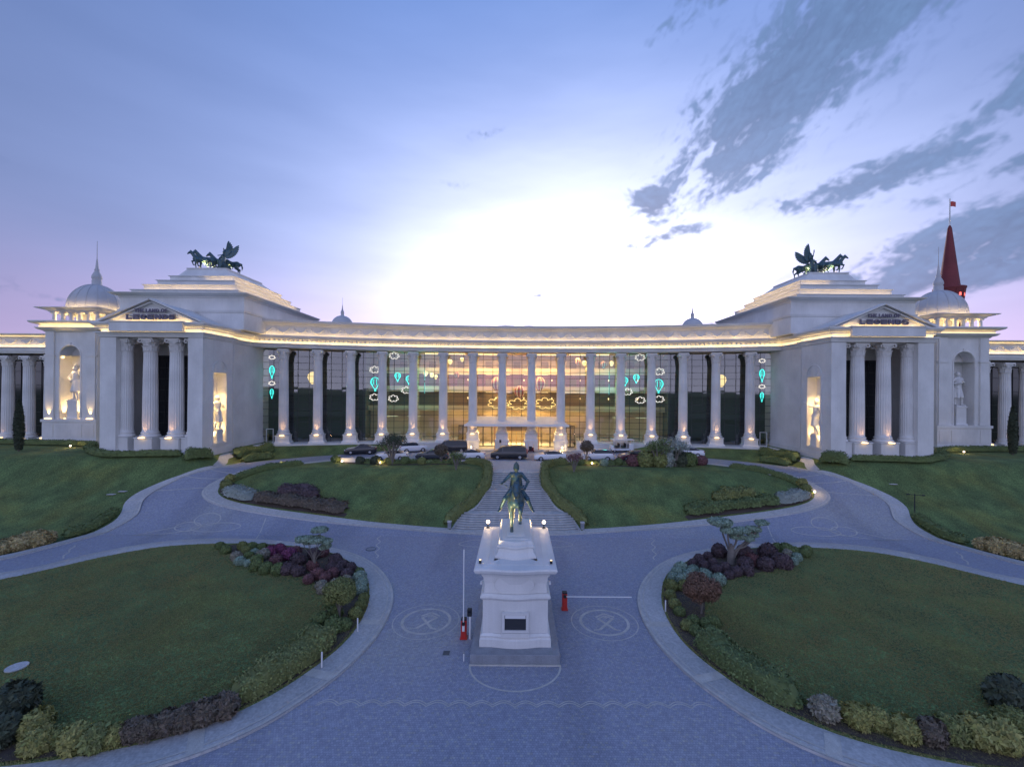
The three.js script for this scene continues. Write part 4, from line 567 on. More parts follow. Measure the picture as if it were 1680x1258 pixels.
function pavilion(s) {
  const S = s < 0 ? 'left' : 'right', P = thing('portico_pavilion', `white ${S} pavilion with gable lettering, stepped roof and two front columns`, 'building'); P.scale.x = s;
  const Y0 = 4.4, X0 = 39.5, X1 = 52.4, D0 = 54.7, GY = 5.75;
  const z = (d) => -d, W = (n, x0, x1, y0, y1, d0, d1, m = M.plaster) => obj(n, [bx(x0, x1, y0, y1, -d0, -d1)], m, P);
  // front piers and the porch behind the columns
  W('front_pier', X0, X0 + 1.85, Y0, TOP, D0, D0 + 1.9); W('front_pier', X1 - 2.0, X1, Y0, TOP, D0, D0 + 1.9);
  for (const [x, w] of [[X0 + 0.92, 1.95], [X1 - 1.0, 2.1]]) { W('pier_foot', x - w / 2 - 0.08, x + w / 2 + 0.08, Y0, GY + 0.45, D0 - 0.12, D0 + 0.6, M.plasterTrim); }
  W('porch_floor', X0 + 1.9, X1 - 2.05, Y0, GY + 0.15, D0 + 0.4, D0 + 6.4, M.stone);
  W('porch_wall', X0 + 0.4, X1 - 0.4, Y0, TOP, D0 + 6.5, D0 + 6.9, M.plaster);
  for (const x of [X0 + 3.1, X0 + 6.45, X0 + 9.8]) { const f = obj('porch_window', [bx(x - 0.95, x + 0.95, GY + 0.3, 18.6, -(D0 + 6.42), -(D0 + 6.48))], M.darkGlass, P); for (const xx of [x - 0.98, x, x + 0.98]) obj('frame', [bx(xx - 0.05, xx + 0.05, GY + 0.3, 18.6, -(D0 + 6.36), -(D0 + 6.45))], M.frame, f); for (let y = 7.6; y < 18.6; y += 1.55) obj('frame', [bx(x - 0.95, x + 0.95, y - 0.03, y + 0.03, -(D0 + 6.37), -(D0 + 6.44))], M.frame, f); }
  for (const x of [X0 + 4.8, X0 + 8.1]) W('porch_pilaster', x - 0.45, x + 0.45, Y0, TOP, D0 + 6.0, D0 + 6.49, M.plasterTrim);
  W('porch_ceiling', X0 + 0.3, X1 - 0.3, TOP - 0.15, TOP + 0.02, D0 + 1.2, D0 + 6.6, M.plaster);
  addColumn(P, porticoCol, X0 + 4.1, -(D0 + 1.1), GY, 2.05, porticoPlinth, 1.12, s, 0, 11); addColumn(P, porticoCol, X0 + 7.45, -(D0 + 1.1), GY, 2.05, porticoPlinth, 1.12, s, 0, 11);
  for (const x of [X0 + 1.95, X1 - 2.3]) { const c = addColumn(P, porticoCol, x, -(D0 + 1.25), GY, 2.05, porticoPlinth, 0); c.name = 'engaged_column'; c.scale.set(0.86, 1, 0.86); }
  // walls: inner side with statue niche, outer side, back
  const ND = 57.85, NW = 1.22, N0 = 6.85, N1 = 16.1, XS = X0 - 0.0;
  const iw = (d0, d1, y0, y1, x = XS) => bx(x, x + 1.5, y0, y1, -d0, -d1);
  obj('inner_side_wall', [iw(D0 + 1.92, ND - NW, Y0, TOP), iw(ND + NW, 60.5, Y0, TOP), iw(ND - NW, ND + NW, Y0, N0), iw(ND - NW, ND + NW, N1, TOP), bx(XS + 1.18, XS + 1.49, N0, N1, -(ND - NW), -(ND + NW))], M.plaster, P);
  obj('inner_side_wall', [bx(40.2, 41.6, Y0, TOP, -60.52, -70.5)], M.plaster, P);
  obj('wall_foot', [bx(XS - 0.1, XS + 0.3, Y0, GY + 0.5, -(D0 + 0.62), -60.5)], M.plasterTrim, P); obj('wall_foot', [bx(40.08, 40.4, Y0, GY + 0.5, -60.55, -69)], M.plasterTrim, P);
  W('outer_side_wall', X1 - 0.9, X1 - 0.1, Y0, TOP, D0 + 1.92, 66); W('rear_wall', X0 + 2.2, X1 + 6, Y0, TOP, 66.1, 66.9);
  // niche mouldings: jambs, arch over the opening, sill
  { const n = obj('niche_frame', [bx(XS - 0.1, XS + 0.05, N0, N1, -(ND - NW - 0.02), -(ND - NW - 0.28)), bx(XS - 0.1, XS + 0.05, N0, N1, -(ND + NW + 0.02), -(ND + NW + 0.28)), bx(XS - 0.14, XS + 0.05, N1 + 0.01, N1 + 0.2, -(ND - NW - 0.3), -(ND + NW + 0.3)), bx(XS - 0.2, XS + 0.1, N0 - 0.22, N0 - 0.01, -(ND - NW - 0.35), -(ND + NW + 0.35))], M.plasterTrim, P); for (const [r, w, o] of [[1.38, 0.1, 0.12], [1.05, 0.06, 0.08]]) { const a = new THREE.TorusGeometry(r, w, 8, 28, Math.PI); a.rotateY(Math.PI / 2); a.translate(XS - 0.02, N1 + 0.2, -ND); obj('arch_moulding', [a], M.plasterTrim, P); } const sh = new THREE.SphereGeometry(0.75, 16, 10, 0, Math.PI); sh.scale(1, 1, 0.18); sh.rotateY(-Math.PI / 2); sh.translate(XS, N1 + 0.85, -ND); obj('shell_relief', [sh], M.plasterTrim, P); }
  for (const k of [-1, 1]) { uplight(P, XS + 0.55, N0 + 0.1, -(ND + k * 0.92), Math.PI / 2); spot((XS + 0.5) * s, N0 + 0.25, -(ND + k * 0.95), (XS + 0.75) * s, N0 + 6, -(ND + k * 0.45), 110, 0.55); }
  part('niche_lamp', ready(join([rbx(0.2, 0.3, 0.2, 0.03)])), M.warmLamp, P, XS + 0.35, N1 - 0.45, -(ND - NW + 0.2)); spot((XS + 0.3) * s, N1 - 0.65, -(ND - NW + 0.25), (XS + 0.7) * s, N0 + 3.2, -(ND + 0.2), 110, 0.7);
  // entablature on three sides
  const ent = [[40.2, 69.5], [40.2, 60.5], [39.5, 60.5], [39.5, 54.7], [52.4, 54.7], [52.4, 65]];
  obj('architrave', [sweep(ent, [[-1.2, TOP + 0.03], [0.12, TOP + 0.03], [0.12, TOP + 0.24], [0.22, TOP + 0.26], [0.22, TOP + 0.48], [0.42, TOP + 0.5], [0.42, TOP + 0.64], [0.34, TOP + 0.64], [0.34, TOP + 0.52], [-1.2, TOP + 0.52]])], M.plaster, P);
  obj('cornice', [sweep(ent, [[-1.2, TOP + 0.53], [-0.08, TOP + 0.53], [-0.05, TOP + 0.92], [0.12, TOP + 0.97], [0.16, TOP + 1.22], [0.4, TOP + 1.3], [0.62, TOP + 1.5], [0.72, TOP + 1.7], [0.72, TOP + 1.84], [-1.2, TOP + 1.9]])], M.plasterTrim, P);
  led([ent[0], ent[1]], 0.16, TOP + 0.57, P, { sx: s, k: 8 }); led([ent[2], ent[3]], 0.16, TOP + 0.57, P, { sx: s, k: 8 }); led([ent[3], ent[4]], 0.16, TOP + 0.57, P, { sx: s, k: 8 }); led([ent[4], ent[5]], 0.16, TOP + 0.57, P, { sx: s, k: 7 });
  // front name panel, gable and letters
  const cx = 46.0;
  obj('name_panel', [bx(cx - 4.55, cx + 4.55, TOP + 0.72, TOP + 1.78, -(D0 - 0.86), -(D0 - 0.45)), bx(cx - 4.7, cx + 4.7, TOP + 1.79, TOP + 1.9, -(D0 - 0.95), -(D0 - 0.4)), bx(cx - 4.7, cx + 4.7, TOP + 0.66, TOP + 0.715, -(D0 - 0.92), -(D0 - 0.4))], M.plaster, P);
  obj('roof', [sweep([[X0 + 0.2, D0 + 7], [X0 + 0.2, D0 + 0.2], [X1 - 0.2, D0 + 0.2], [X1 - 0.2, D0 + 7]], [[-1.0, TOP + 1.5], [0, TOP + 1.5], [0, TOP + 1.86], [-1.0, TOP + 1.86]]), bx(X0 + 1, X1 - 1, TOP + 1.6, TOP + 1.84, -(D0 + 1), -(D0 + 12))], M.roof, P);
  { // tympanum, set back, with raking cornices and a roof behind
    const hw = 6.35, y0 = TOP + 1.92, ap = 2.75, gab = (w, h, d0, d1, yy) => { const sh = new THREE.Shape([new THREE.Vector2(-w, 0), new THREE.Vector2(w, 0), new THREE.Vector2(0, h)]); const g = new THREE.ExtrudeGeometry(sh, { depth: d1 - d0, bevelEnabled: false }); g.translate(cx, yy, -d1); return g; };
    obj('tympanum', [gab(hw - 0.6, ap - 0.25, D0 + 0.3, D0 + 0.7, y0)], M.plaster, P); obj('gable_roof', [gab(hw - 0.15, ap - 0.1, D0 + 0.72, D0 + 6.5, y0)], M.plaster, P);
    for (const k of [-1, 1]) { const L = Math.hypot(hw, ap), an = Math.atan2(ap, hw); for (const [o, w, dd, t, nm] of [[0, 0.2, 0.62, 0, 'raking_cornice'], [-0.34, 0.16, 0.30, 0.01, 'raking_moulding']]) { const g = new THREE.BoxGeometry(L + 0.05, w, dd + 0.4); g.rotateZ(-k * an); g.translate(cx + k * hw / 2, y0 + ap / 2 + o + 0.12, -(D0 + 0.42 - dd / 2)); obj(nm, [g], M.plasterTrim, P); } }
    led([[cx - 4.9, D0], [cx + 4.9, D0]], 0.05, y0 + 0.05, P, { sx: s, k: 5.5, aim: [-0.75, 0.66] });
    const row = (str, wTotal, h, yb, small) => { const gap = small ? 0.1 : 0.13; let x = 0; const gs = []; return gs; };
    const tx = new THREE.Group(); tx.name = 'name_letters'; tx.position.set(cx, y0 + 0.28, -(D0 - 0.02)); tx.scale.x = s; P.add(tx);
    const word = 'LEGENDS', lw = 0.76, gp = 0.14, tot = word.length * lw + (word.length - 1) * gp; [...word].forEach((c, i) => { const g = displayLetter(c, lw, 0.68, 0.12); const m = obj('letter', [g], M.letter, tx); m.position.x = -tot / 2 + i * (lw + gp); });
    const t2 = textRow('THE LAND OF', 0.42, 0.08, 0.012); const m2 = obj('letters', [t2], M.letter, tx); m2.position.y = 0.92; m2.scale.x = 1.12;
    // stand-offs carrying the letters on the tympanum
    obj('letter_rail', [bx(-3, 3, 0.14, 0.19, -0.3, -0.005), bx(-3, 3, 0.5, 0.55, -0.3, -0.005), bx(-1.7, 1.7, 1.05, 1.09, -0.3, -0.005)], M.plasterTrim, tx);
  }
  // attic block with string courses and the stepped roof
  const AX0 = 38.5, AX1 = 56, AD0 = 61.3, AD1 = 83, ring = (x0, x1, d0, d1) => [[x0, d1], [x0, d0], [x1, d0], [x1, d1]];
  obj('attic', [bx(AX0, AX1, TOP + 1.95, 26.75, -AD0, -AD1)], M.plaster, P);
  obj('string_course', [sweep(ring(AX0, AX1, AD0, AD1), [[0, 24.7], [0.12, 24.72], [0.2, 25.0], [0.2, 25.12], [0, 25.16]])], M.plasterTrim, P);
  obj('attic_cornice', [sweep(ring(AX0, AX1, AD0, AD1), [[-1, 26.76], [0.1, 26.76], [0.15, 26.95], [0.55, 27.05], [0.9, 27.25], [0.95, 27.37], [-1, 27.45]])], M.plasterTrim, P);
  const C = 47.4, tiers = [[7.6, 62.0, 27.3, 28.05], [6.7, 63.0, 27.9, 29.0], [5.7, 64.2, 28.8, 29.95], [4.8, 65.4, 29.8, 30.9]];
  tiers.forEach(([hw, d, y0, y1], i) => { obj('roof_tier', [bx(C - hw, C + hw, y0, y1 - 0.15, -d, -(AD1 - 1.5 * i)), sweep(ring(C - hw, C + hw, d, AD1 - 1.5 * i), [[-0.5, y1 - 0.15], [0.06, y1 - 0.15], [0.2, y1 - 0.04], [0.2, y1], [-0.5, y1]]), bx(C - hw + 0.5, C + hw - 0.5, y1 - 0.14, y1 - 0.001, -(d + 0.5), -(AD1 - 1.5 * i - 0.01))], M.plaster, P); });
  // light along the treads of the stepped roof: the side runs all lit, the front ones in part
  for (const [i, front] of [[1, s < 0 ? [0, 1] : [0, 1]], [3, s < 0 ? [0.45, 1] : [0.55, 1]]]) { const [hw, d, y0] = tiers[i], y = tiers[i - 1][3] + 0.05; const q = ring(C - hw, C + hw, d, 80); led([q[0], q[1]], 0.45, y, P, { sx: s, k: 5, aim: [-0.5, 0.86] }); const a = lerp(q[1][0], q[2][0], s < 0 ? 1 - front[1] : front[0] * 0 ), b = lerp(q[1][0], q[2][0], i === 3 ? 0.42 : 1); led([[Math.max(q[1][0], a), d], [b, d]], 0.45, y, P, { sx: s, k: 4.5, aim: [-0.5, 0.86] }); }
  { const [hw, d] = tiers[2], y = tiers[1][3] + 0.05, q = ring(C - hw, C + hw, d, 80); led([q[0], q[1]], 0.45, y, P, { sx: s, k: 5, aim: [-0.5, 0.86] }); }
  { const [hw, d] = tiers[0], y = 27.5, q = ring(C - hw, C + hw, d, 80); led([q[0], q[1]], 0.4, y, P, { sx: s, k: 3, aim: [-0.5, 0.86], show: false }); }
  { // pyramid base of the chariot group
    const b = [C - 4.0, C + 4.6, 66.2, 80], t = [C - 2.4, C + 3.6, 67.2, 76.5], yb = 30.85, yt = 32.4, Q = [[b[0], yb, -b[2]], [b[1], yb, -b[2]], [b[1], yb, -b[3]], [b[0], yb, -b[3]], [t[0], yt, -t[2]], [t[1], yt, -t[2]], [t[1], yt, -t[3]], [t[0], yt, -t[3]]]; const g = new THREE.BufferGeometry(); g.setAttribute('position', new THREE.Float32BufferAttribute([[0, 1, 5, 4], [1, 2, 6, 5], [2, 3, 7, 6], [3, 0, 4, 7], [4, 5, 6, 7]].flatMap(([a, c, d, e]) => [a, c, d, a, d, e].flatMap((k) => Q[k])), 3)); g.computeVertexNormals(); const pb = obj('statue_base', [g], M.plaster, P); obj('slab', [bx(t[0] - 0.08, t[1] + 0.08, yt + 0.002, yt + 0.2, -(t[2] - 0.08), -(t[3] + 0.08))], M.plasterTrim, pb); }
  shade(P);
}
pavilion(-1); pavilion(1);

// ---------------------------------------------------------------- domed corner towers
const domeFinial = (k) => [[0.001, 6.9 * k], [0.03 * k, 6.85 * k], [0.05 * k, 4.1 * k], [0.09 * k, 4.0 * k], [0.22 * k, 2.6 * k], [0.35 * k, 2.35 * k], [0.28 * k, 2.2 * k], [0.42 * k, 1.9 * k], [0.62 * k, 1.45 * k], [0.66 * k, 1.1 * k], [0.52 * k, 0.8 * k], [0.62 * k, 0.72 * k], [0.62 * k, 0.1 * k], [0.82 * k, -0.06 * k]];
function tower(s) {
  const S = s < 0 ? 'left' : 'right', P = thing('domed_tower', s < 0 ? 'white tower with dome and lit statue niche at the far left' : 'white tower with dome and unlit statue niche at the far right', 'building'); P.scale.x = s;
  const X = 65.8, H = 3.8, D0 = 64.3, DC = 68.1, Y0 = 4.2, GY = 5.65, NX = 66.0, NW = 1.5, N0 = 9.35, N1 = 18.7, T = 22.2;
  const W = (n, x0, x1, y0, y1, d0, d1, m = M.plaster) => obj(n, [bx(x0, x1, y0, y1, -d0, -d1)], m, P);
  obj('wall', [bx(X - H, NX - NW, Y0, T, -D0, -(D0 + 1.7)), bx(NX + NW, X + H, Y0, T, -D0, -(D0 + 1.7)), bx(NX - NW, NX + NW, Y0, N0, -D0, -(D0 + 1.7)), bx(NX - NW, NX + NW, N1 + NW + 0.1, T, -D0, -(D0 + 1.7)), bx(X - H, X + H, Y0, T, -(D0 + 1.72), -(DC + 3.8))], M.plaster, P);
  { const sh = new THREE.Shape([new THREE.Vector2(-NW, 0), new THREE.Vector2(NW, 0), new THREE.Vector2(NW, NW + 0.1), new THREE.Vector2(-NW, NW + 0.1)]); const h = new THREE.Path(); h.moveTo(-NW, 0); h.absarc(0, 0, NW - 0.001, Math.PI, 0, true); h.lineTo(-NW, 0); sh.holes.push(new THREE.Path(Array.from({ length: 25 }, (_, i) => new THREE.Vector2(Math.cos(Math.PI * i / 24) * (NW - 0.01), Math.sin(Math.PI * i / 24) * (NW - 0.01) + 0.002)))); const g = new THREE.ExtrudeGeometry(sh, { depth: 1.69, bevelEnabled: false }); g.translate(NX, N1, -(D0 + 1.7)); obj('niche_arch', [g], M.plaster, P); const a = new THREE.TorusGeometry(NW + 0.12, 0.1, 8, 28, Math.PI); a.translate(NX, N1, -D0 + 0.02); obj('arch_moulding', [a], M.plasterTrim, P); obj('arch_key', [rbx(0.35, 0.5, 0.3, 0.04, NX, N1 + NW + 0.25, -D0)], M.plasterTrim, P); for (const k of [-1, 1]) obj('niche_frame', [bx(NX + k * (NW + 0.02), NX + k * (NW + 0.22), N0, N1, -(D0 - 0.08), -(D0 + 0.05))], M.plasterTrim, P); }
  // corner pilasters on a tall base
  for (const x of [X - H + 0.75, X + H - 0.75]) { W('pilaster', x - 0.62, x + 0.62, N0 + 0.2, T, D0 - 0.22, D0 + 0.1); W('pilaster_cap', x - 0.75, x + 0.75, T - 3.6, T - 3.35, D0 - 0.3, D0 + 0.09, M.plasterTrim); W('pilaster_foot', x - 0.72, x + 0.72, N0 + 0.01, N0 + 0.3, D0 - 0.3, D0 + 0.09, M.plasterTrim); }
  obj('base_block', [bx(X - H - 0.18, X + H + 0.18, Y0, N0 - 0.4, -(D0 - 0.32), -(DC + 3.9)), bx(X - H - 0.3, X + H + 0.3, N0 - 0.39, N0 - 0.01, -(D0 - 0.45), -(D0 + 0.02)), bx(X - H - 0.32, X + H + 0.32, Y0, GY + 0.7, -(D0 - 0.46), -(DC + 3.95))], M.plaster, P);
  for (const [a, b] of [[X - H + 0.1, X - H + 1.5], [X - H + 1.9, X + H - 1.9], [X + H - 1.5, X + H - 0.1]]) obj('base_panel', [bx(a, b, GY + 1.1, N0 - 0.7, -(D0 - 0.38), -(D0 - 0.31))], M.plasterTrim, P);
  const sq = (h) => [[X - h, DC + h], [X - h, DC - h], [X + h, DC - h], [X + h, DC + h]];
  obj('cornice', [sweep(sq(H), [[-H, T + 0.01], [0.15, T + 0.01], [0.25, T + 0.2], [0.6, T + 0.3], [0.85, T + 0.55], [0.85, T + 0.62], [0.5, T + 0.68], [0.5, T + 1.0], [1.2, T + 1.22], [1.35, T + 1.42], [1.3, T + 1.55], [-H, T + 1.6]], true)], M.plasterTrim, P);
  // open belvedere with little arches
  const B0 = T + 1.6, B1 = B0 + 1.4, hb = 3.5, faceG = []; const pierN = 6;
  for (let f = 0; f < 4; f++) for (let i = 0; i < pierN; i++) { const u = -hb + 0.3 + (2 * hb - 0.6) * i / (pierN - 1); const [x, zz] = f === 0 ? [u, hb - 0.3] : f === 1 ? [u, -hb + 0.3] : f === 2 ? [hb - 0.3, u] : [-hb + 0.3, u]; if (f > 1 && (i === 0 || i === pierN - 1)) continue; obj('belvedere_pier', [cyl(0.26, 0.22, B1 - B0, X + x, B0, -DC + zz, 12), rbx(0.62, 0.22, 0.62, 0.03, X + x, B1 - 0.13, -DC + zz), rbx(0.6, 0.2, 0.6, 0.03, X + x, B0 + 0.12, -DC + zz)], M.plaster, P); }
  obj('belvedere_core', [bx(X - 1.6, X + 1.6, B0, B1, -DC - 1.6, -DC + 1.6)], M.plaster, P);
  obj('belvedere_roof', [sweep(sq(hb - 0.05), [[-hb, B1 + 0.01], [0.2, B1 + 0.01], [0.3, B1 + 0.2], [1.1, B1 + 0.42], [1.25, B1 + 0.5], [1.25, B1 + 0.58], [-hb, B1 + 0.85]], true)], M.plasterTrim, P);
  const DB = B1 + 0.7, R = 3.35;
  const dome = obj('dome', [(() => { const pts = [[R * 1.06, -0.2], [R * 1.06, 0.2], [R, 0.3]]; for (let i = 0; i <= 16; i++) { const a = i / 16 * Math.PI / 2 * 0.94; pts.push([R * Math.cos(a), 0.35 + R * 1.14 * Math.sin(a)]); } const g = lathe(pts, 48); g.translate(X, DB, -DC); return g; })()], M.domeLead, P);
  const fin = obj('lantern_finial', [(() => { const g = lathe(domeFinial(1.0).reverse(), 20); g.translate(X, DB + R * 1.14 + 0.3, -DC); return g; })()], M.domeLead, P);
  for (let i = 0; i < 16; i++) { const a = i / 16 * Math.PI * 2, l = []; for (let k = 0; k <= 8; k++) { const b = k / 8 * Math.PI / 2 * 0.92; l.push(V3(X + Math.cos(a) * R * Math.cos(b) * 1.005, DB + 0.35 + R * 1.14 * Math.sin(b) * 1.003, -DC + Math.sin(a) * R * Math.cos(b) * 1.005)); } obj('rib', [tube(l, 0.06, 5, 14)], M.domeLead, dome); }
  // lights: cornice, belvedere, dome foot; niche only on the left
  const c = sq(H + 0.2); led([c[1], c[2]], 0.62, T + 0.72, P, { sx: s, k: s < 0 ? 6 : 1.2 }); led([c[0], c[1]], 0.62, T + 0.72, P, { sx: s, k: s < 0 ? 6 : 1.2 }); led([c[2], c[3]], 0.62, T + 0.72, P, { sx: s, k: 2 });
  for (const [x, zz] of [[X - 2.4, -DC + 2.4], [X + 2.4, -DC + 2.4], [X - 2.4, -DC - 2.4], [X + 2.4, -DC - 2.4]]) { part('belvedere_lamp', ready(join([cyl(0.16, 0.16, 0.1, 0, 0, 0, 12)])), M.warmLamp, P, x, B0 + 0.05, zz); const l = new THREE.PointLight(WARM, 7); l.position.set(x * s, B0 + 0.35, zz); l.castShadow = true; l.shadow.radius = 4; scene.add(l); }
  { const rg = []; for (let i = 0; i <= 8; i++) { const a = (i + 0.5) / 8 * Math.PI * 2; rg.push([X + Math.sin(a) * 4.0, DC - Math.cos(a) * 4.0]); } led(rg, 0, DB + 0.03, P, { sx: s, k: 11, aim: [-0.5, 0.86] }); }
  if (s < 0) {
    for (const k of [-1, 1]) { part('niche_lamp', ready(join([rbx(0.3, 0.14, 0.25, 0.03)])), M.warmLamp, P, NX + k * 1.15, N0 + 0.09, -(D0 + 0.5)); spot((NX + k * 1.2) * s, N0 + 0.28, -(D0 + 0.5), (NX + k * 0.9) * s, N0 + 6, -(D0 + 1.3), 80, 0.5); part('pilaster_lamp', ready(join([rbx(0.9, 0.14, 0.2, 0.03)])), M.warmLamp, P, X + k * (H - 0.75), N0 + 0.09, -(D0 - 0.36)); spot((X + k * (H - 0.75)) * s, N0 + 0.4, -(D0 - 0.42), (X + k * (H - 0.75)) * s, N0 + 8, -(D0 - 0.2), 22, 0.5); }
    part('niche_lamp', ready(join([rbx(0.22, 0.3, 0.2, 0.03)])), M.warmLamp, P, NX + NW - 0.2, N1 - 0.2, -(D0 + 0.25)); spot((NX + NW - 0.25) * s, N1 - 0.4, -(D0 + 0.2), (NX - 0.2) * s, N0 + 6.5, -(D0 + 0.9), 60, 0.55);
  }
  shade(P);
}
tower(-1); tower(1);

// ---------------------------------------------------------------- outer colonnaded wings
const wingCol = columnGeos(12.9, 0.75, 1.6, 0.7), wingPlinth = plinthGeo(0, 0.5, 2.0, 0.05);
for (const s of [-1, 1]) {
  const P = thing('side_wing', s < 0 ? 'low white colonnaded wing running out of view at far left' : 'low white colonnaded wing running out of view at far right', 'building'); P.scale.x = s;
  const D = 69.4, x0 = 68, x1 = 104, T = 19.35, G = 5.6;
  obj('platform', [bx(x0, x1, 4, G + 0.02, -(D - 1.7), -(D + 3))], M.plaster, P);
  for (let x = 74.4; x < 104; x += 3.35) addColumn(P, wingCol, x, -D, G, 0.5, wingPlinth, x < 82 ? 0.9 : 0, s, 0, 3);
  const path = [[x0, D], [x1, D]];
  obj('architrave', [sweep(path, [[-2, T + 0.02], [0.95, T + 0.02], [0.95, T + 0.3], [1.1, T + 0.32], [1.1, T + 0.8], [1.3, T + 0.84], [1.3, T + 0.98], [1.22, T + 0.98], [1.22, T + 0.88], [-2, T + 0.88]])], M.plaster, P);
  obj('frieze', [sweep(path, [[-2, T + 0.89], [0.8, T + 0.89], [0.8, T + 2.45], [-2, T + 2.45]])], M.plaster, P);
  obj('cornice', [sweep(path, [[-2, T + 2.46], [0.95, T + 2.46], [1.1, T + 2.7], [1.5, T + 2.85], [1.6, T + 3.05], [-2, T + 3.15]])], M.plasterTrim, P);
  for (let x = x0 + 2.2; x < x1; x += 2.4) { const g = []; for (let i = 0; i <= 10; i++) g.push(V3(x - 0.9 + 1.8 * i / 10, T + 2.1 - 0.55 * Math.sin(Math.PI * i / 10), -D + 0.84)); obj('festoon', [tube(g, 0.1, 6, 16), new THREE.SphereGeometry(0.14, 8, 6).translate(x - 0.9, T + 2.1, -D + 0.86)], M.plasterTrim, P); }
  led([[x0 + 1.6, D], [86, D]], 1.05, T + 0.93, P, { sx: s, k: 8 });
  led([[x0 + 1.6, D], [86, D]], 1.15, T + 2.6, P, { sx: s, k: 1.5, show: false });
  for (let x = x0 + 1; x < x1; x += 1.67) { const m = obj('glass_panel', [bx(x + 0.03, x + 1.64, G + 0.05, T, -(D + 1.5), -(D + 1.54))], M.darkGlass, P); obj('frame', [bx(x - 0.04, x + 0.02, G + 0.05, T, -(D + 1.42), -(D + 1.56))], M.frame, m); }
  for (let y = G + 2.2; y < T; y += 2.2) obj('transom', [bx(x0 + 1, x1, y - 0.04, y + 0.04, -(D + 1.4), -(D + 1.49))], M.frame, P);
  obj('rear_block', [bx(x0, x1, 4, T + 2.8, -(D + 1.6), -(D + 12))], M.roof, P);
  for (let x = 72.9; x < 86; x += 3.35) for (const [k, y] of [8.5, 11.2, 13.9, 16.6].entries()) part('wall_lamp', ready(join([new THREE.SphereGeometry(0.1, 10, 8)])), M.warmLamp, P, x + 0.25 * ((k * 7) % 3 - 1), y, -(D + 1.36));
  shade(P);
}

// ---------------------------------------------------------------- domes and the red spire behind the palace
for (const s of [-1, 1]) {
  const P = thing('far_dome', s < 0 ? 'small grey dome with finial showing over the roof, left' : 'small grey dome with finial showing over the roof, right', 'dome', [s * 40.6, 25, -101]); const R = 2.35;
  const pts = [[R * 1.1, -16], [R * 1.1, 3.6], [R, 3.8]]; for (let i = 0; i <= 12; i++) { const a = i / 12 * Math.PI / 2 * 0.9; pts.push([R * Math.cos(a), 3.9 + R * 0.95 * Math.sin(a)]); }
  obj('dome', [lathe(pts, 32)], M.domeLead, P); obj('finial', [lathe(domeFinial(0.62).reverse(), 16).translate(0, 3.9 + R * 0.93, 0)], M.domeLead, P); shade(P);
}
{
  const P = thing('red_spire_tower', 'tall pointed red spire with lit gallery and flag behind the right dome', 'tower', [128.9, 4, -130]);
  obj('shaft', [cyl(2.9, 2.9, 40.5, 0, 0, 0, 24)], M.redRoof, P);
  obj('gallery', [lathe([[2.5, 36.6], [3.0, 37.0], [3.0, 37.3], [3.4, 40.6], [3.75, 41.2], [3.75, 41.6], [2.4, 41.7]], 24)], M.redRoof, P);
  for (let i = 0; i < 10; i++) { const a = i / 10 * Math.PI * 2; obj('gallery_post', [bar(V3(Math.cos(a) * 3.05, 37.2, Math.sin(a) * 3.05), V3(Math.cos(a) * 3.5, 41, Math.sin(a) * 3.5), 0.14)], M.redRoof, P); const w = part('gallery_window_light', ready(join([rbx(0.6, 0.9, 0.3, 0.1)])), M.redLamp, P, Math.cos(a + 0.3) * 3.15, 39.2, Math.sin(a + 0.3) * 3.15, -a - 0.3 + Math.PI / 2); part('gallery_window_light', w.geometry, M.redLamp, P, Math.cos(a + 0.3) * 2.88, 35.4, Math.sin(a + 0.3) * 2.88, -a - 0.3 + Math.PI / 2); }
  obj('spire', [lathe([[2.6, 41.6], [2.4, 42.2], [1.9, 46.5], [1.3, 52], [0.5, 59.4], [0.2, 60.2], [0.001, 60.3]], 8)], M.redRoof, P);
  const fp = obj('flag_pole', [bar(V3(0, 60, 0), V3(0, 68.2, 0), 0.2, 0.13)], M.whiteMetal, P); const f = new THREE.PlaneGeometry(1.9, 1.5, 12, 2); const p = f.attributes.position; for (let i = 0; i < p.count; i++) p.setZ(i, Math.sin((p.getX(i) + 0.95) * 2.6) * 0.18); f.translate(1.0, 66.6, 0); f.computeVertexNormals(); obj('flag', [f], M.redPaint, P); shade(P);
}
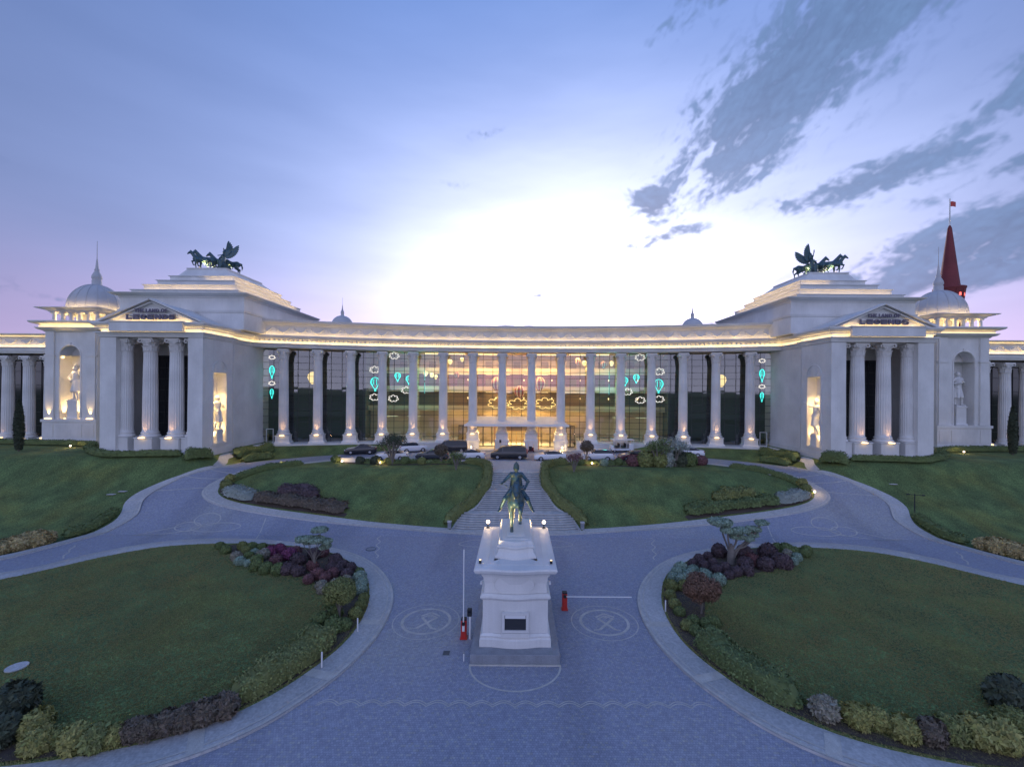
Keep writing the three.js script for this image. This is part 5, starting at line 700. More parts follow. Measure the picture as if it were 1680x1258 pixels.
// ---------------------------------------------------------------- figures: bones joined with a smooth minimum and meshed
function figure(bones, res = 64, k = 0.05) {
  const lo = V3(1e9, 1e9, 1e9), hi = V3(-1e9, -1e9, -1e9);
  for (const [a, b, ra, rb] of bones) for (const [p, r] of [[a, ra], [b, rb]]) { lo.min(V3(p[0] - r - k, p[1] - r - k, p[2] - r - k)); hi.max(V3(p[0] + r + k, p[1] + r + k, p[2] + r + k)); }
  const c = lo.clone().add(hi).multiplyScalar(0.5), ext = Math.max(hi.x - lo.x, hi.y - lo.y, hi.z - lo.z) / 2 * 1.04;
  const mc = new MarchingCubes(res, new THREE.MeshBasicMaterial(), false, false, 120000); mc.isolation = 0; const half = res / 2, f = mc.field;
  const B = bones.map(([a, b, ra, rb, sq]) => ({ a, d: [b[0] - a[0], b[1] - a[1], b[2] - a[2]], ra, rb, l2: (b[0] - a[0]) ** 2 + (b[1] - a[1]) ** 2 + (b[2] - a[2]) ** 2 || 1e-9, sq: sq || 1 }));
  for (let z = 0; z < res; z++) for (let y = 0; y < res; y++) for (let x = 0; x < res; x++) {
    const px = c.x + (x - half) / half * ext, py = c.y + (y - half) / half * ext, pz = c.z + (z - half) / half * ext; let dm = 1e9;
    for (const q of B) { const ax = px - q.a[0], ay = py - q.a[1], az = pz - q.a[2]; const t = clamp((ax * q.d[0] + ay * q.d[1] + az * q.d[2]) / q.l2); const ex = ax - q.d[0] * t, ey = ay - q.d[1] * t, ez = (az - q.d[2] * t) * q.sq; const d = Math.sqrt(ex * ex + ey * ey + ez * ez) - (q.ra + (q.rb - q.ra) * t); if (dm > 1e8) dm = d; else { const h = clamp(0.5 + 0.5 * (dm - d) / k); dm = lerp(dm, d, h) - k * h * (1 - h); } }
    f[z * res * res + y * res + x] = -dm;
  }
  mc.update(); let pos = mc.positionArray.slice(0, mc.count * 3);
  for (let i = 0; i < pos.length; i += 3) { pos[i] = pos[i] * ext + c.x; pos[i + 1] = pos[i + 1] * ext + c.y; pos[i + 2] = pos[i + 2] * ext + c.z; }
  let g = new THREE.BufferGeometry(); g.setAttribute('position', new THREE.BufferAttribute(new Float32Array(pos), 3)); g = mergeVertices(g, 1e-4); g.computeVertexNormals(); return ready(boxUV(g.toNonIndexed()));
}
// horse heading +x, life size; lift: which foreleg is raised (-1 left, 1 right), bow: lowered head
function horseBones({ lift = 1, bow = 0, stride = 0.12 } = {}) {
  const b = [], o = (...v) => b.push(v);
  o([0.52, 1.33, 0], [0.0, 1.28, 0], 0.33, 0.34); o([0.0, 1.28, 0], [-0.6, 1.36, 0], 0.33, 0.33); o([-0.6, 1.36, 0], [-0.82, 1.3, 0], 0.31, 0.22); o([0.52, 1.36, 0], [0.72, 1.3, 0], 0.3, 0.2);
  const nk = bow ? [[1.02, 1.98, 0], [1.24, 2.06, 0], [1.42, 1.66, 0]] : [[0.98, 1.98, 0], [1.1, 2.18, 0], [1.42, 1.86, 0]];
  o([0.58, 1.48, 0], nk[0], 0.25, 0.16, 1.25); o(nk[0], nk[1], 0.16, 0.125, 1.2); o(nk[1], [lerp(nk[1][0], nk[2][0], 0.5), lerp(nk[1][1], nk[2][1], 0.5), 0], 0.13, 0.11); o([lerp(nk[1][0], nk[2][0], 0.5), lerp(nk[1][1], nk[2][1], 0.5), 0], nk[2], 0.11, 0.075);
  for (const s of [-1, 1]) o([nk[1][0] - 0.02, nk[1][1] + 0.08, s * 0.07], [nk[1][0] + 0.02, nk[1][1] + 0.22, s * 0.09], 0.035, 0.012);
  o([0.55, 1.7, 0], [nk[0][0] - 0.13, nk[0][1] + 0.04, 0], 0.07, 0.06); o([nk[0][0] - 0.13, nk[0][1] + 0.04, 0], [nk[1][0] - 0.05, nk[1][1] + 0.09, 0], 0.06, 0.04);
  o([-0.92, 1.46, 0], [-1.1, 1.36, 0], 0.07, 0.09); o([-1.1, 1.36, 0], [-1.2, 0.95, 0], 0.09, 0.08); o([-1.2, 0.95, 0], [-1.16, 0.6, 0], 0.08, 0.03);
  for (const s of [-1, 1]) {
    const up = s === lift;
    const knee = up ? [0.98, 1.02, s * 0.18] : [0.52 + stride * 0.4, 0.64, s * 0.17], fet = up ? [0.86, 0.62, s * 0.17] : [0.5 + stride * 0.2, 0.17, s * 0.17], hoof = up ? [0.74, 0.54, s * 0.17] : [0.56 + stride * 0.2, 0.05, s * 0.17];
    o([0.5, 1.2, s * 0.19], knee, 0.17, 0.085); o(knee, fet, 0.078, 0.055); o(fet, hoof, 0.058, 0.07);
    const sh = s * lift * stride, hock = [-0.86 + sh, 0.6, s * 0.18];
    o([-0.62, 1.22, s * 0.17], [-0.48 + sh * 0.6, 0.92, s * 0.19], 0.24, 0.15); o([-0.48 + sh * 0.6, 0.92, s * 0.19], hock, 0.14, 0.08); o(hock, [-0.78 + sh * 1.4, 0.17, s * 0.18], 0.07, 0.055); o([-0.78 + sh * 1.4, 0.17, s * 0.18], [-0.7 + sh * 1.4, 0.05, s * 0.18], 0.058, 0.07);
  }
  return b;
}
// standing human 1.8 m tall facing +z; arms and a drape vary
function humanBones({ armL, armR, hip = 0.05, drape = 0, turn = 0, helmet = 0, shield = 0 } = {}) {
  const b = [], o = (...v) => b.push(v);
  o([hip, 0.95, 0], [0, 1.25, 0], 0.155, 0.15); o([0, 1.25, 0], [0, 1.42, 0.01], 0.165, 0.15); o([-0.17, 1.44, 0], [0.17, 1.44, 0], 0.085, 0.085); o([0, 1.45, 0], [0.01 + turn * 0.02, 1.6, 0.02], 0.065, 0.06);
  o([turn * 0.03, 1.66, 0.03], [turn * 0.03, 1.74, 0.02], 0.085, 0.1); o([turn * 0.06, 1.66, 0.11], [turn * 0.06, 1.69, 0.12], 0.03, 0.022);
  o([turn * 0.03, 1.72, -0.03], [turn * 0.03, 1.78, -0.02], 0.1, 0.085);
  if (helmet) { o([0, 1.8, -0.14], [0, 1.9, 0], 0.045, 0.05); o([0, 1.9, 0], [0, 1.82, 0.12], 0.05, 0.03); }
  for (const s of [-1, 1]) { const k = [s * 0.11 + hip * 0.7 + (s < 0 ? 0.0 : 0.02), 0.5, s < 0 ? 0.02 : 0.12], f = [s * 0.13 + (s < 0 ? 0 : 0.04), 0.07, s < 0 ? -0.03 : 0.04]; o([s * 0.1 + hip, 0.9, 0], k, 0.115, 0.075); o(k, f, 0.075, 0.045); o(f, [f[0] + s * 0.03, 0.035, f[2] + 0.16], 0.04, 0.03); }
  const arm = (s, [e, h]) => { o([s * 0.2, 1.43, 0], e, 0.07, 0.05); o(e, h, 0.05, 0.036); const dx = h[0] - e[0], dy = h[1] - e[1], dz = h[2] - e[2], l = Math.hypot(dx, dy, dz); const T = [h[0] + dx / l * 0.07, h[1] + dy / l * 0.07, h[2] + dz / l * 0.07]; o(h, T, 0.036, 0.036); for (let k = -1.5; k <= 1.5; k++) o(T, [T[0] + dx / l * 0.075, T[1] + dy / l * 0.075 + k * 0.006, T[2] + dz / l * 0.075 + k * 0.02], 0.012, 0.009); o(h, [h[0] + dx / l * 0.05, h[1] + dy / l * 0.05 + 0.03, h[2] + dz / l * 0.05 + 0.045], 0.013, 0.01); };
  arm(-1, armR || [[-0.33, 1.18, 0.02], [-0.3, 0.95, 0.12]]); arm(1, armL || [[0.33, 1.18, -0.02], [0.2, 1.02, 0.18]]);
  if (drape) { for (let i = 0; i < 7; i++) { const a = i / 7 * Math.PI * 2 + 0.3; o([Math.cos(a) * 0.12 + hip, 0.98, Math.sin(a) * 0.1], [Math.cos(a) * 0.2 + hip * 0.6, drape === 2 ? 0.1 : 0.46, Math.sin(a) * 0.17 + 0.02], 0.075, 0.07); } o([0.2, 1.48, 0.02], [-0.14, 0.98, 0.13], 0.05, 0.06); o([0.22, 1.46, -0.06], [0.24, 0.6, -0.1], 0.05, 0.06); }
  if (shield) o([0.34, 0.3, -0.02], [0.34, 0.62, -0.02], 0.12, 0.2, 3);
  return b;
}
const quadHorse = figure(horseBones({ lift: 1, stride: 0.14 }), 72, 0.07);
// four-horse chariots on the stepped roofs
function quadriga(s) {
  const P = thing('chariot_group', `bronze four horse chariot with winged driver on the ${s < 0 ? 'left' : 'right'} stepped roof`, 'statue', [s * 48.6, 32.6, -70.0]); P.scale.setScalar(0.9); const k = 1.5;
  const head = s < 0 ? Math.PI + 0.38 : -0.38;      // heading outwards and a little to the front; the team stands in echelon
  const f = V3(Math.cos(head), 0, -Math.sin(head)), n = V3(-f.z, 0, f.x);
  [[1.15, 1.9, 0.9], [0.95, 0.75, 1.04], [-0.75, -0.35, 1.03], [-2.0, -1.35, 0.97]].forEach(([x, z, q], i) => { const m = part('horse', quadHorse, M.bronze, P, s * x, 0, z, head + (i - 1.5) * 0.1 * s); m.scale.set(k * q, k * q, k * q); });
  const bk = (a, y, w) => V3(f.x * a + n.x * w, y, f.z * a + n.z * w);
  const c = new THREE.Group(); c.name = 'chariot'; c.position.set(s * -1.7, 0, 0.5); c.rotation.y = head; P.add(c);
  const sh = new THREE.CylinderGeometry(0.85, 0.75, 1.25, 20, 1, true, Math.PI * 0.0, Math.PI); sh.translate(0, 1.2, 0);
  obj('body', [sh, rbx(1.3, 0.12, 1.6, 0.04, -0.35, 0.62, 0), bar(V3(0.6, 0.7, 0), V3(2.0, 1.3, 0), 0.06)], M.bronze, c);
  for (const w of [-1, 1]) { const wh = new THREE.Group(); wh.name = 'wheel'; wh.position.set(-0.35, 0.62, w * 0.92); c.add(wh); obj('rim', [new THREE.TorusGeometry(0.55, 0.07, 8, 24)], M.bronze, wh); for (let i = 0; i < 4; i++) { const a = i * Math.PI / 4; obj('spoke', [bar(V3(Math.cos(a) * 0.55, Math.sin(a) * 0.55, 0), V3(-Math.cos(a) * 0.55, -Math.sin(a) * 0.55, 0), 0.035)], M.bronze, wh); } }
  const v = part('winged_figure', victory, M.bronze, P, s * -1.85, 0.68, 0.5, head + Math.PI / 2); v.scale.setScalar(1.68);
  const wa = part('wing', wingGeo, M.bronze, v, 0.1, 1.32, -0.1); wa.scale.setScalar(0.88); wa.rotation.set(0, Math.PI / 2 - 0.25, 0.05); const wb = part('wing', wingGeo, M.bronze, v, -0.1, 1.32, -0.08); wb.rotation.set(0, Math.PI / 2 + 0.45, 0.75); wb.scale.setScalar(0.85);
  obj('wreath', [new THREE.TorusGeometry(0.12, 0.03, 6, 16).translate(-0.42, 2.12, 0.12)], M.bronze, v); shade(P);
  // floodlights at the foot of the group
  for (const [a, w] of [[-3.4, 1.2], [2.0, -2.4], [2.0, 2.3]]) { const q = bk(a, 0, w); const L = thing('flood_light', `small floodlight ${a < 0 ? 'behind the chariot' : w < 0 ? 'before the near horses' : 'before the far horses'} on the ${s < 0 ? 'left' : 'right'} stepped roof`, 'floodlight', [P.position.x + q.x * 0.82, 32.6, P.position.z + q.z * 0.82]); obj('housing', [rbx(0.22, 0.16, 0.22, 0.03, 0, 0.09, 0)], M.darkMetal, L); obj('lamp', [cyl(0.08, 0.08, 0.03, 0, 0.175, 0, 12)], M.warmLamp, L); spot(L.position.x, 32.85, L.position.z, P.position.x, 34.6, P.position.z, 60, 0.6, new THREE.Color(1, 0.8, 0.35)); }
}
const victory = figure(humanBones({ armR: [[-0.38, 1.62, 0.05], [-0.42, 1.92, 0.1]], armL: [[0.36, 1.3, 0.1], [0.3, 1.25, 0.36]], drape: 2 }), 60, 0.05);
const wingGeo = (() => { const gs = []; for (let i = 0; i < 11; i++) { const t = i / 10, L = lerp(1.35, 0.5, t ** 1.3), an = lerp(0.62, -0.85, t), x0 = lerp(0.55, 0.06, t), y0 = lerp(0.42, -0.02, t); const sh = new THREE.Shape(); sh.moveTo(0, -0.08); sh.lineTo(L * 0.75, -0.13); sh.quadraticCurveTo(L * 0.98, -0.1, L, 0); sh.quadraticCurveTo(L * 0.95, 0.1, L * 0.7, 0.12); sh.lineTo(0, 0.08); const g = new THREE.ExtrudeGeometry(sh, { depth: 0.025, bevelEnabled: false, curveSegments: 5 }); g.rotateZ(an); g.translate(x0, y0, i * 0.012); gs.push(g); } const cov = new THREE.Shape(); cov.moveTo(0, -0.12); cov.quadraticCurveTo(0.35, -0.1, 0.75, 0.4); cov.quadraticCurveTo(0.6, 0.72, 0.4, 0.6); cov.quadraticCurveTo(0.1, 0.4, 0, 0.14); gs.push(new THREE.ExtrudeGeometry(cov, { depth: 0.1, bevelEnabled: true, bevelSize: 0.02, bevelThickness: 0.03, bevelSegments: 1 }).translate(0, 0, 0.03)); return ready(join(gs)); })();
quadriga(-1); quadriga(1);
// niche statues on pedestals
const figA = figure(humanBones({ armR: [[-0.36, 1.2, -0.02], [-0.28, 1.0, 0.12]], armL: [[0.3, 1.2, 0.16], [0.08, 1.3, 0.26]], drape: 1, hip: 0.06, turn: 1 }), 64, 0.045);
const figB = figure(humanBones({ armR: [[-0.42, 1.5, 0.08], [-0.68, 1.62, 0.16]], armL: [[0.34, 1.2, 0.0], [0.26, 0.98, 0.14]], drape: 1, hip: -0.05, helmet: 1, shield: 1 }), 64, 0.045);
const figC = figure(humanBones({ armR: [[-0.35, 1.2, 0.05], [-0.12, 1.08, 0.22]], armL: [[0.36, 1.22, 0.0], [0.3, 1.42, 0.16]], drape: 1, hip: 0.05, helmet: 1, turn: -1, shield: 1 }), 64, 0.045);
const figD = figure(humanBones({ armR: [[-0.35, 1.2, 0.02], [-0.16, 1.22, 0.22]], armL: [[0.35, 1.18, 0.0], [0.12, 1.26, 0.22]], drape: 1, hip: -0.04 }), 64, 0.045);
function nicheStatue(x, y, z, ry, k, pedH, pedW, geo, label) {
  const t = thing('niche_statue', label, 'statue', [x, y, z], ry, 'white statues in wall niches');
  obj('pedestal', [rbx(pedW, pedH - 0.3, pedW * 0.8, 0.03, 0, (pedH - 0.3) / 2, 0), rbx(pedW * 1.12, 0.16, pedW * 0.9, 0.03, 0, pedH - 0.25, 0), rbx(pedW * 1.16, 0.2, pedW * 0.92, 0.03, 0, 0.1, 0), rbx(pedW * 0.95, 0.14, pedW * 0.78, 0.03, 0, pedH - 0.1, 0)], M.marble, t);
  const f = part('figure', geo, M.marble, t, 0, pedH - 0.06, 0); f.scale.setScalar(k); return t;
}
nicheStatue(-39.85, 6.86, -57.85, Math.PI / 2, 2.45, 1.75, 1.15, figA, 'floodlit white statue of a draped standing figure beside the left portico');
nicheStatue(39.85, 6.86, -57.85, -Math.PI / 2, 2.45, 1.75, 1.15, figB, 'floodlit white statue with one arm held out beside the right portico');
nicheStatue(-66.0, 9.37, -65.2, 0, 2.75, 2.9, 1.5, figC, 'half lit white warrior statue in the arched niche of the left tower');
nicheStatue(66.0, 9.37, -65.2, 0, 2.75, 2.9, 1.5, figD, 'unlit white statue in the arched niche of the right tower');

// ---------------------------------------------------------------- white gatehouse that carries the rider
{
  const P = thing('gatehouse', 'white moulded gatehouse with a small window under the bronze rider', 'gatehouse');
  obj('plinth_slab', [rbx(4.6, 0.52, 8.0, 0.03, 0, 0.29, -26.2)], M.granite, P);
  obj('slab_band', [bx(-2.32, 2.32, 0.03, 0.09, -22.1, -22.18)], M.inlay, P);
  const plan = (w, d0, d1, bow) => { const o = [[-w, d1], [-w, d0]]; for (let i = 0; i <= 12; i++) { const t = i / 12; o.push([lerp(-w * 0.72, w * 0.72, t), d0 - bow * Math.sin(Math.PI * t) ** 1.1]); } o.push([w, d0], [w, d1]); for (let i = 0; i <= 12; i++) { const t = i / 12; o.push([lerp(w * 0.72, -w * 0.72, t), d1 + bow * Math.sin(Math.PI * t) ** 1.1]); } return o; };
  const pl = plan(1.72, 23.0, 29.2, 0.16);
  const body = (pts) => sweep(pl, pts, true);
  obj('foot', [body([[-1.4, 0.56], [0.16, 0.56], [0.16, 0.95], [0.1, 1.02], [0.12, 1.12], [0.02, 1.22], [-1.4, 1.22]])], M.marble, P);
  obj('body', [body([[-1.4, 1.23], [0, 1.23], [0.0, 2.95], [0.05, 3.02], [-1.4, 3.02]])], M.marble, P);
  obj('band', [body([[-1.4, 3.03], [0.08, 3.03], [0.14, 3.12], [0.12, 3.22], [0.02, 3.3], [-1.4, 3.3]])], M.marble, P);
  obj('upper_body', [body([[-1.4, 3.31], [-0.06, 3.31], [-0.08, 3.8], [0.0, 4.2], [-1.4, 4.2]])], M.marble, P);
  obj('cornice', [body([[-1.4, 4.21], [0.04, 4.21], [0.1, 4.34], [0.3, 4.44], [0.4, 4.52], [0.46, 4.66], [0.42, 4.74], [-0.6, 4.8], [-1.4, 4.8]])], M.marble, P);
  obj('roof_slab', [bx(-1.75, 1.75, 4.72, 4.795, -23.1, -29.1)], M.marble, P); for (const x of [-1.5, -0.95, 0.95, 1.5]) obj('roof_joint', [rbx(0.03, 0.03, 6.2, 0.005, x, 4.805, -26.1)], M.marble, P);
  const up = plan(0.92, 24.1, 28.2, 0.22);
  obj('upper_plinth', [sweep(up, [[-0.85, 4.7], [0.22, 4.78], [0.2, 4.9], [0.06, 5.1], [0.02, 5.28], [0.1, 5.36], [0.1, 5.46], [0.02, 5.5], [0.02, 5.58], [-0.02, 5.7], [-0.85, 5.76]], true), bx(-0.75, 0.75, 5.6, 5.755, -24.3, -28)], M.marble, P);
  const w = obj('window', [bx(-0.56, 0.56, 1.5, 2.3, -22.78, -22.84)], M.darkGlass, P); obj('frame', [bx(-0.7, -0.56, 1.38, 2.42, -22.7, -22.86), bx(0.56, 0.7, 1.38, 2.42, -22.7, -22.86), bx(-0.56, 0.56, 2.3, 2.42, -22.7, -22.86), bx(-0.56, 0.56, 1.38, 1.5, -22.7, -22.86)], M.marble, w); obj('sill', [bx(-0.72, 0.72, 1.14, 1.36, -22.68, -22.9)], M.marble, w); obj('blind', [bx(-0.54, 0.54, 2.1, 2.29, -22.75, -22.775)], M.whiteMetal, w);
  for (const x of [-0.72, 0.62]) { const g = new THREE.CylinderGeometry(0.36, 0.36, 0.05, 32); g.rotateX(Math.PI / 2); g.scale(1, 1, 1); obj('medallion', [g.translate(x, 3.78, -22.96)], M.marble, P); }
  for (const s of [-1, 1]) { obj('wall_camera', [rbx(0.12, 0.12, 0.26, 0.03, s * 1.84, 3.7, -23.4), bar(V3(s * 1.66, 3.8, -23.5), V3(s * 1.84, 3.76, -23.45), 0.02)], M.whiteMetal, P); obj('side_window', [bx(s * 1.70, s * 1.76, 1.5, 2.5, -24.6, -26.2)], M.darkGlass, P); }
  shade(P);
  for (const s of [-1, 1]) {
    const L = thing('flood_light', `bright round floodlight on the ${s < 0 ? 'left' : 'right'} rear corner of the gatehouse roof`, 'floodlight', [s * 1.88, 4.8, -29.3], 0, 'gatehouse roof floodlights'); obj('stand', [cyl(0.03, 0.03, 0.3, 0, 0, 0, 8), rbx(0.2, 0.05, 0.2, 0.02, 0, 0.025, 0)], M.darkMetal, L); obj('lamp', [new THREE.SphereGeometry(0.115, 16, 12).translate(0, 0.38, 0)], M.floodLamp, L); spot(L.position.x * 0.98, 5.25, -29.1, -s * 0.2, 7.6, -26.2, 60, 0.55); 
    const p = new THREE.PointLight(WARM, 0.6); p.position.set(s * 1.88, 5.18, -29.3); p.castShadow = true; p.shadow.radius = 4; scene.add(p);
  }
  for (const s of [-1, 1]) { const L = thing('flood_light', `small floodlight at the ${s < 0 ? 'left' : 'right'} front of the gatehouse roof`, 'floodlight', [s * 1.9, 4.78, -23.3], 0, 'front roof floodlights'); obj('housing', [rbx(0.14, 0.16, 0.14, 0.02, 0, 0.08, 0)], M.darkMetal, L); obj('lamp', [rbx(0.09, 0.02, 0.09, 0.005, 0, 0.17, 0)], M.warmLamp, L); if (s < 0) spot(-1.86, 5.02, -23.35, -0.05, 7.6, -25.6, 60, 0.42, new THREE.Color(1, 0.76, 0.36)); }
  const R = thing('rider_statue', 'green bronze statue of a helmeted rider on a prancing horse', 'statue', [0, 5.76, -26.1], -Math.PI / 2);
  const k = 1.42; const hb = figure(horseBones({ lift: -1, bow: 1, stride: 0.16 }), 84, 0.06); const h = part('horse', hb, M.bronze, R); h.scale.setScalar(k);
  const q = [], o = (...v) => q.push(v); o([-0.05, 1.66, 0], [-0.03, 1.95, 0], 0.17, 0.17); o([-0.03, 1.95, 0], [0, 2.2, 0], 0.18, 0.17); o([0, 2.28, -0.19], [0, 2.28, 0.19], 0.1, 0.1); o([0, 2.3, 0], [0.03, 2.5, 0], 0.07, 0.065); o([0.05, 2.54, 0], [0.04, 2.62, 0], 0.1, 0.115); o([0.15, 2.54, 0], [0.16, 2.57, 0], 0.03, 0.02); o([-0.06, 2.66, 0], [0.06, 2.68, 0], 0.1, 0.095); o([-0.12, 2.68, 0], [0.02, 2.78, 0], 0.03, 0.03); o([0.02, 2.78, 0], [0.14, 2.74, 0], 0.03, 0.02); for (const s of [-1, 1]) o([0.06, 2.56, s * 0.1], [0.08, 2.47, s * 0.085], 0.03, 0.02);
  for (const s of [-1, 1]) { o([-0.02, 1.66, s * 0.14], [0.22, 1.32, s * 0.46], 0.14, 0.095); o([0.22, 1.32, s * 0.46], [0.1, 0.86, s * 0.66], 0.09, 0.055); o([0.1, 0.86, s * 0.66], [0.3, 0.8, s * 0.74], 0.05, 0.035); const d = s < 0 ? [[0.02, 1.98, -0.5], [0.3, 1.74, -0.36]] : [[0.08, 2.02, 0.5], [0.36, 1.98, 0.6]]; o([0, 2.28, s * 0.22], d[0], 0.085, 0.06); o(d[0], d[1], 0.058, 0.042); o(d[1], [d[1][0] + 0.08, d[1][1], d[1][2] + s * 0.02], 0.045, 0.035); }
  o([-0.16, 2.2, -0.14], [-0.42, 1.6, -0.2], 0.07, 0.1); o([-0.16, 2.2, 0.14], [-0.42, 1.6, 0.2], 0.07, 0.1);
  const rider = part('rider', figure(q, 80, 0.05), M.bronze, R); rider.scale.setScalar(k); obj('baton', [bar(V3(0.22, 1.86, -0.32), V3(0.46, 1.66, -0.2), 0.03)], M.bronze, rider); obj('saddle_cloth', [(() => { const g = new THREE.CylinderGeometry(0.37, 0.37, 0.62, 20, 1, true, -Math.PI * 0.36 , Math.PI * 0.72); g.rotateX(Math.PI / 2); g.rotateY(Math.PI / 2); g.rotateX(0); g.translate(-0.1, 1.3, 0); return g; })()], M.bronze, h);
  obj('reins', [tube([V3(1.34, 1.78, 0.08), V3(1.0, 1.9, 0.2), V3(0.5, 1.95, 0.5)], 0.012, 5, 12), tube([V3(1.34, 1.78, -0.08), V3(0.9, 1.85, -0.2), V3(0.35, 1.76, -0.36)], 0.012, 5, 12)], M.bronze, rider);
  obj('bronze_base', [rbx(3.1, 0.06, 1.0, 0.02, -0.1, 0.03, 0)], M.marble, R); shade(R);
}
// ---------------------------------------------------------------- planting
const ORD = ['first', 'second', 'third', 'fourth', 'fifth', 'sixth', 'seventh', 'eighth', 'ninth', 'tenth', 'eleventh', 'twelfth', 'thirteenth', 'fourteenth', 'fifteenth', 'sixteenth', 'seventeenth', 'eighteenth', 'nineteenth', 'twentieth'];
function leafQuads(n, place, size, seed, pos, col, tone = 0.85) {
  const r = mulberry(seed), q = new THREE.Quaternion(), e = new THREE.Euler();
  for (let i = 0; i < n; i++) {
    const [p, nr] = place(r, i), s = size * (0.6 + 0.8 * r());
    const u = V3(r() - 0.5, r() - 0.5, r() - 0.5).cross(nr).normalize(), w = nr.clone().multiplyScalar(0.35 + 0.9 * (r() - 0.3)).add(u.clone().cross(nr)).normalize();
    const a = p.clone().addScaledVector(u, s * 0.36), b = p.clone().addScaledVector(u, -s * 0.36), tip = p.clone().addScaledVector(w, s * 0.8), bot = p.clone().addScaledVector(w, -s * 0.55);
    const k = 1 - tone / 2 + tone * r(), kk = [k * (0.92 + 0.16 * r()), k, k * (0.9 + 0.2 * r())];
    for (const v of [bot, a, tip, bot, tip, b]) { pos.push(v.x, v.y, v.z); col.push(...kk); }
  }
}
function foliageGeo(pos, col, core) {
  const g = new THREE.BufferGeometry(); g.setAttribute('position', new THREE.Float32BufferAttribute(pos, 3)); g.setAttribute('color', new THREE.Float32BufferAttribute(col, 3)); g.computeVertexNormals(); g.setAttribute('uv', new THREE.Float32BufferAttribute(new Float32Array(pos.length / 3 * 2), 2));
  if (!core) return ready(g);
  const c = clean(core); c.setAttribute('color', new THREE.Float32BufferAttribute(new Float32Array(c.attributes.position.count * 3).fill(1), 3)); return ready(mergeGeometries([g, c]));
}
const dirOn = (r) => { const z = 2 * r() - 1, a = r() * Math.PI * 2, q = Math.sqrt(1 - z * z); return V3(q * Math.cos(a), z, q * Math.sin(a)); };
// clipped ball, radius 1, sitting on y = 0
function ballGeo(seed, n, leaf, rough = 0.1, low = -0.72) { const pos = [], col = [], lob = []; const r0 = mulberry(seed); for (let i = 0; i < 9; i++) lob.push([dirOn(r0), 0.35 + r0() * 0.4, (r0() - 0.4) * rough * 2]); const rad = (d) => { let k = 1; for (const [c, w, a] of lob) k += a * Math.exp(-(1 - d.dot(c)) / (w * 0.5)); return k; };
  leafQuads(n, (r) => { let d; do d = dirOn(r); while (d.y < low); const k = rad(d) * (0.8 + 0.22 * r()); return [V3(d.x * k, 0.78 + d.y * k * 0.95, d.z * k), d]; }, leaf, seed + 1, pos, col);
  const core = new THREE.IcosahedronGeometry(1, 3); const p = core.attributes.position; for (let i = 0; i < p.count; i++) { const d = V3(p.getX(i), p.getY(i), p.getZ(i)).normalize(), k = rad(d) * 0.8; p.setXYZ(i, d.x * k, Math.max(0.02, 0.78 + d.y * k * 0.95), d.z * k); } core.computeVertexNormals(); return foliageGeo(pos, col, core); }
const balls = [ballGeo(11, 1300, 0.25, 0.16), ballGeo(23, 1300, 0.27, 0.22), ballGeo(37, 1300, 0.24, 0.13)], tufts = [ballGeo(51, 1700, 0.36, 0.3), ballGeo(67, 1700, 0.38, 0.36)];
const leafM = (r, g, b) => std(r, g, b, 0.85, { vertexColors: true, side: THREE.DoubleSide });
const PL = { g: ['green', leafM(0.145, 0.190, 0.065)], o: ['olive green', leafM(0.210, 0.230, 0.075)], l: ['yellow green', leafM(0.300, 0.290, 0.090)], t: ['blue green', leafM(0.270, 0.360, 0.270)], p: ['dark purple', leafM(0.115, 0.080, 0.085)], r: ['reddish brown', leafM(0.200, 0.095, 0.095)], m: ['magenta', leafM(0.220, 0.060, 0.130)], y: ['greyish', leafM(0.290, 0.270, 0.200)], b: ['dark brown', leafM(0.150, 0.120, 0.085)], k: ['blackish green', leafM(0.070, 0.085, 0.050)], w: ['straw yellow', leafM(0.460, 0.370, 0.170)], n: ['russet', leafM(0.200, 0.115, 0.075)], s: ['silvery', leafM(0.340, 0.380, 0.330)] };
const lawnY = (x, d) => hgt(x, d) + 0.19;
function plantBed(list, where, group, kindWord = 'ball shrub') {
  const seen = {}; const proj = ([x, d]) => x / d; const tot = {}; for (const q of list) tot[q[3]] = (tot[q[3]] || 0) + 1;
  [...list].sort((a, b) => proj(a) - proj(b)).forEach(([x, d, r, c, tuft], i) => {
    const n = (seen[c] = (seen[c] || 0) + 1), geo = tuft ? tufts[i % 2] : balls[i % 3], [cn, mat] = PL[c];
    const o = new THREE.Mesh(geo, mat); o.name = numbered('shrub'); o.position.set(x, lawnY(x, d) - 0.04, -d); o.rotation.y = (i * 2.399) % 6.28; o.scale.set(r, r * (0.92 + 0.14 * ((i * 37) % 10) / 10), r); o.castShadow = o.receiveShadow = true; scene.add(o);
    tag(o, tot[c] === 1 ? `only ${cn} ${kindWord} ${where}` : `${ORD[n - 1] || ORD[n - 21] + ' past twenty'} ${cn} ${kindWord} from the left ${where}`, 'shrub', group);
  });
}
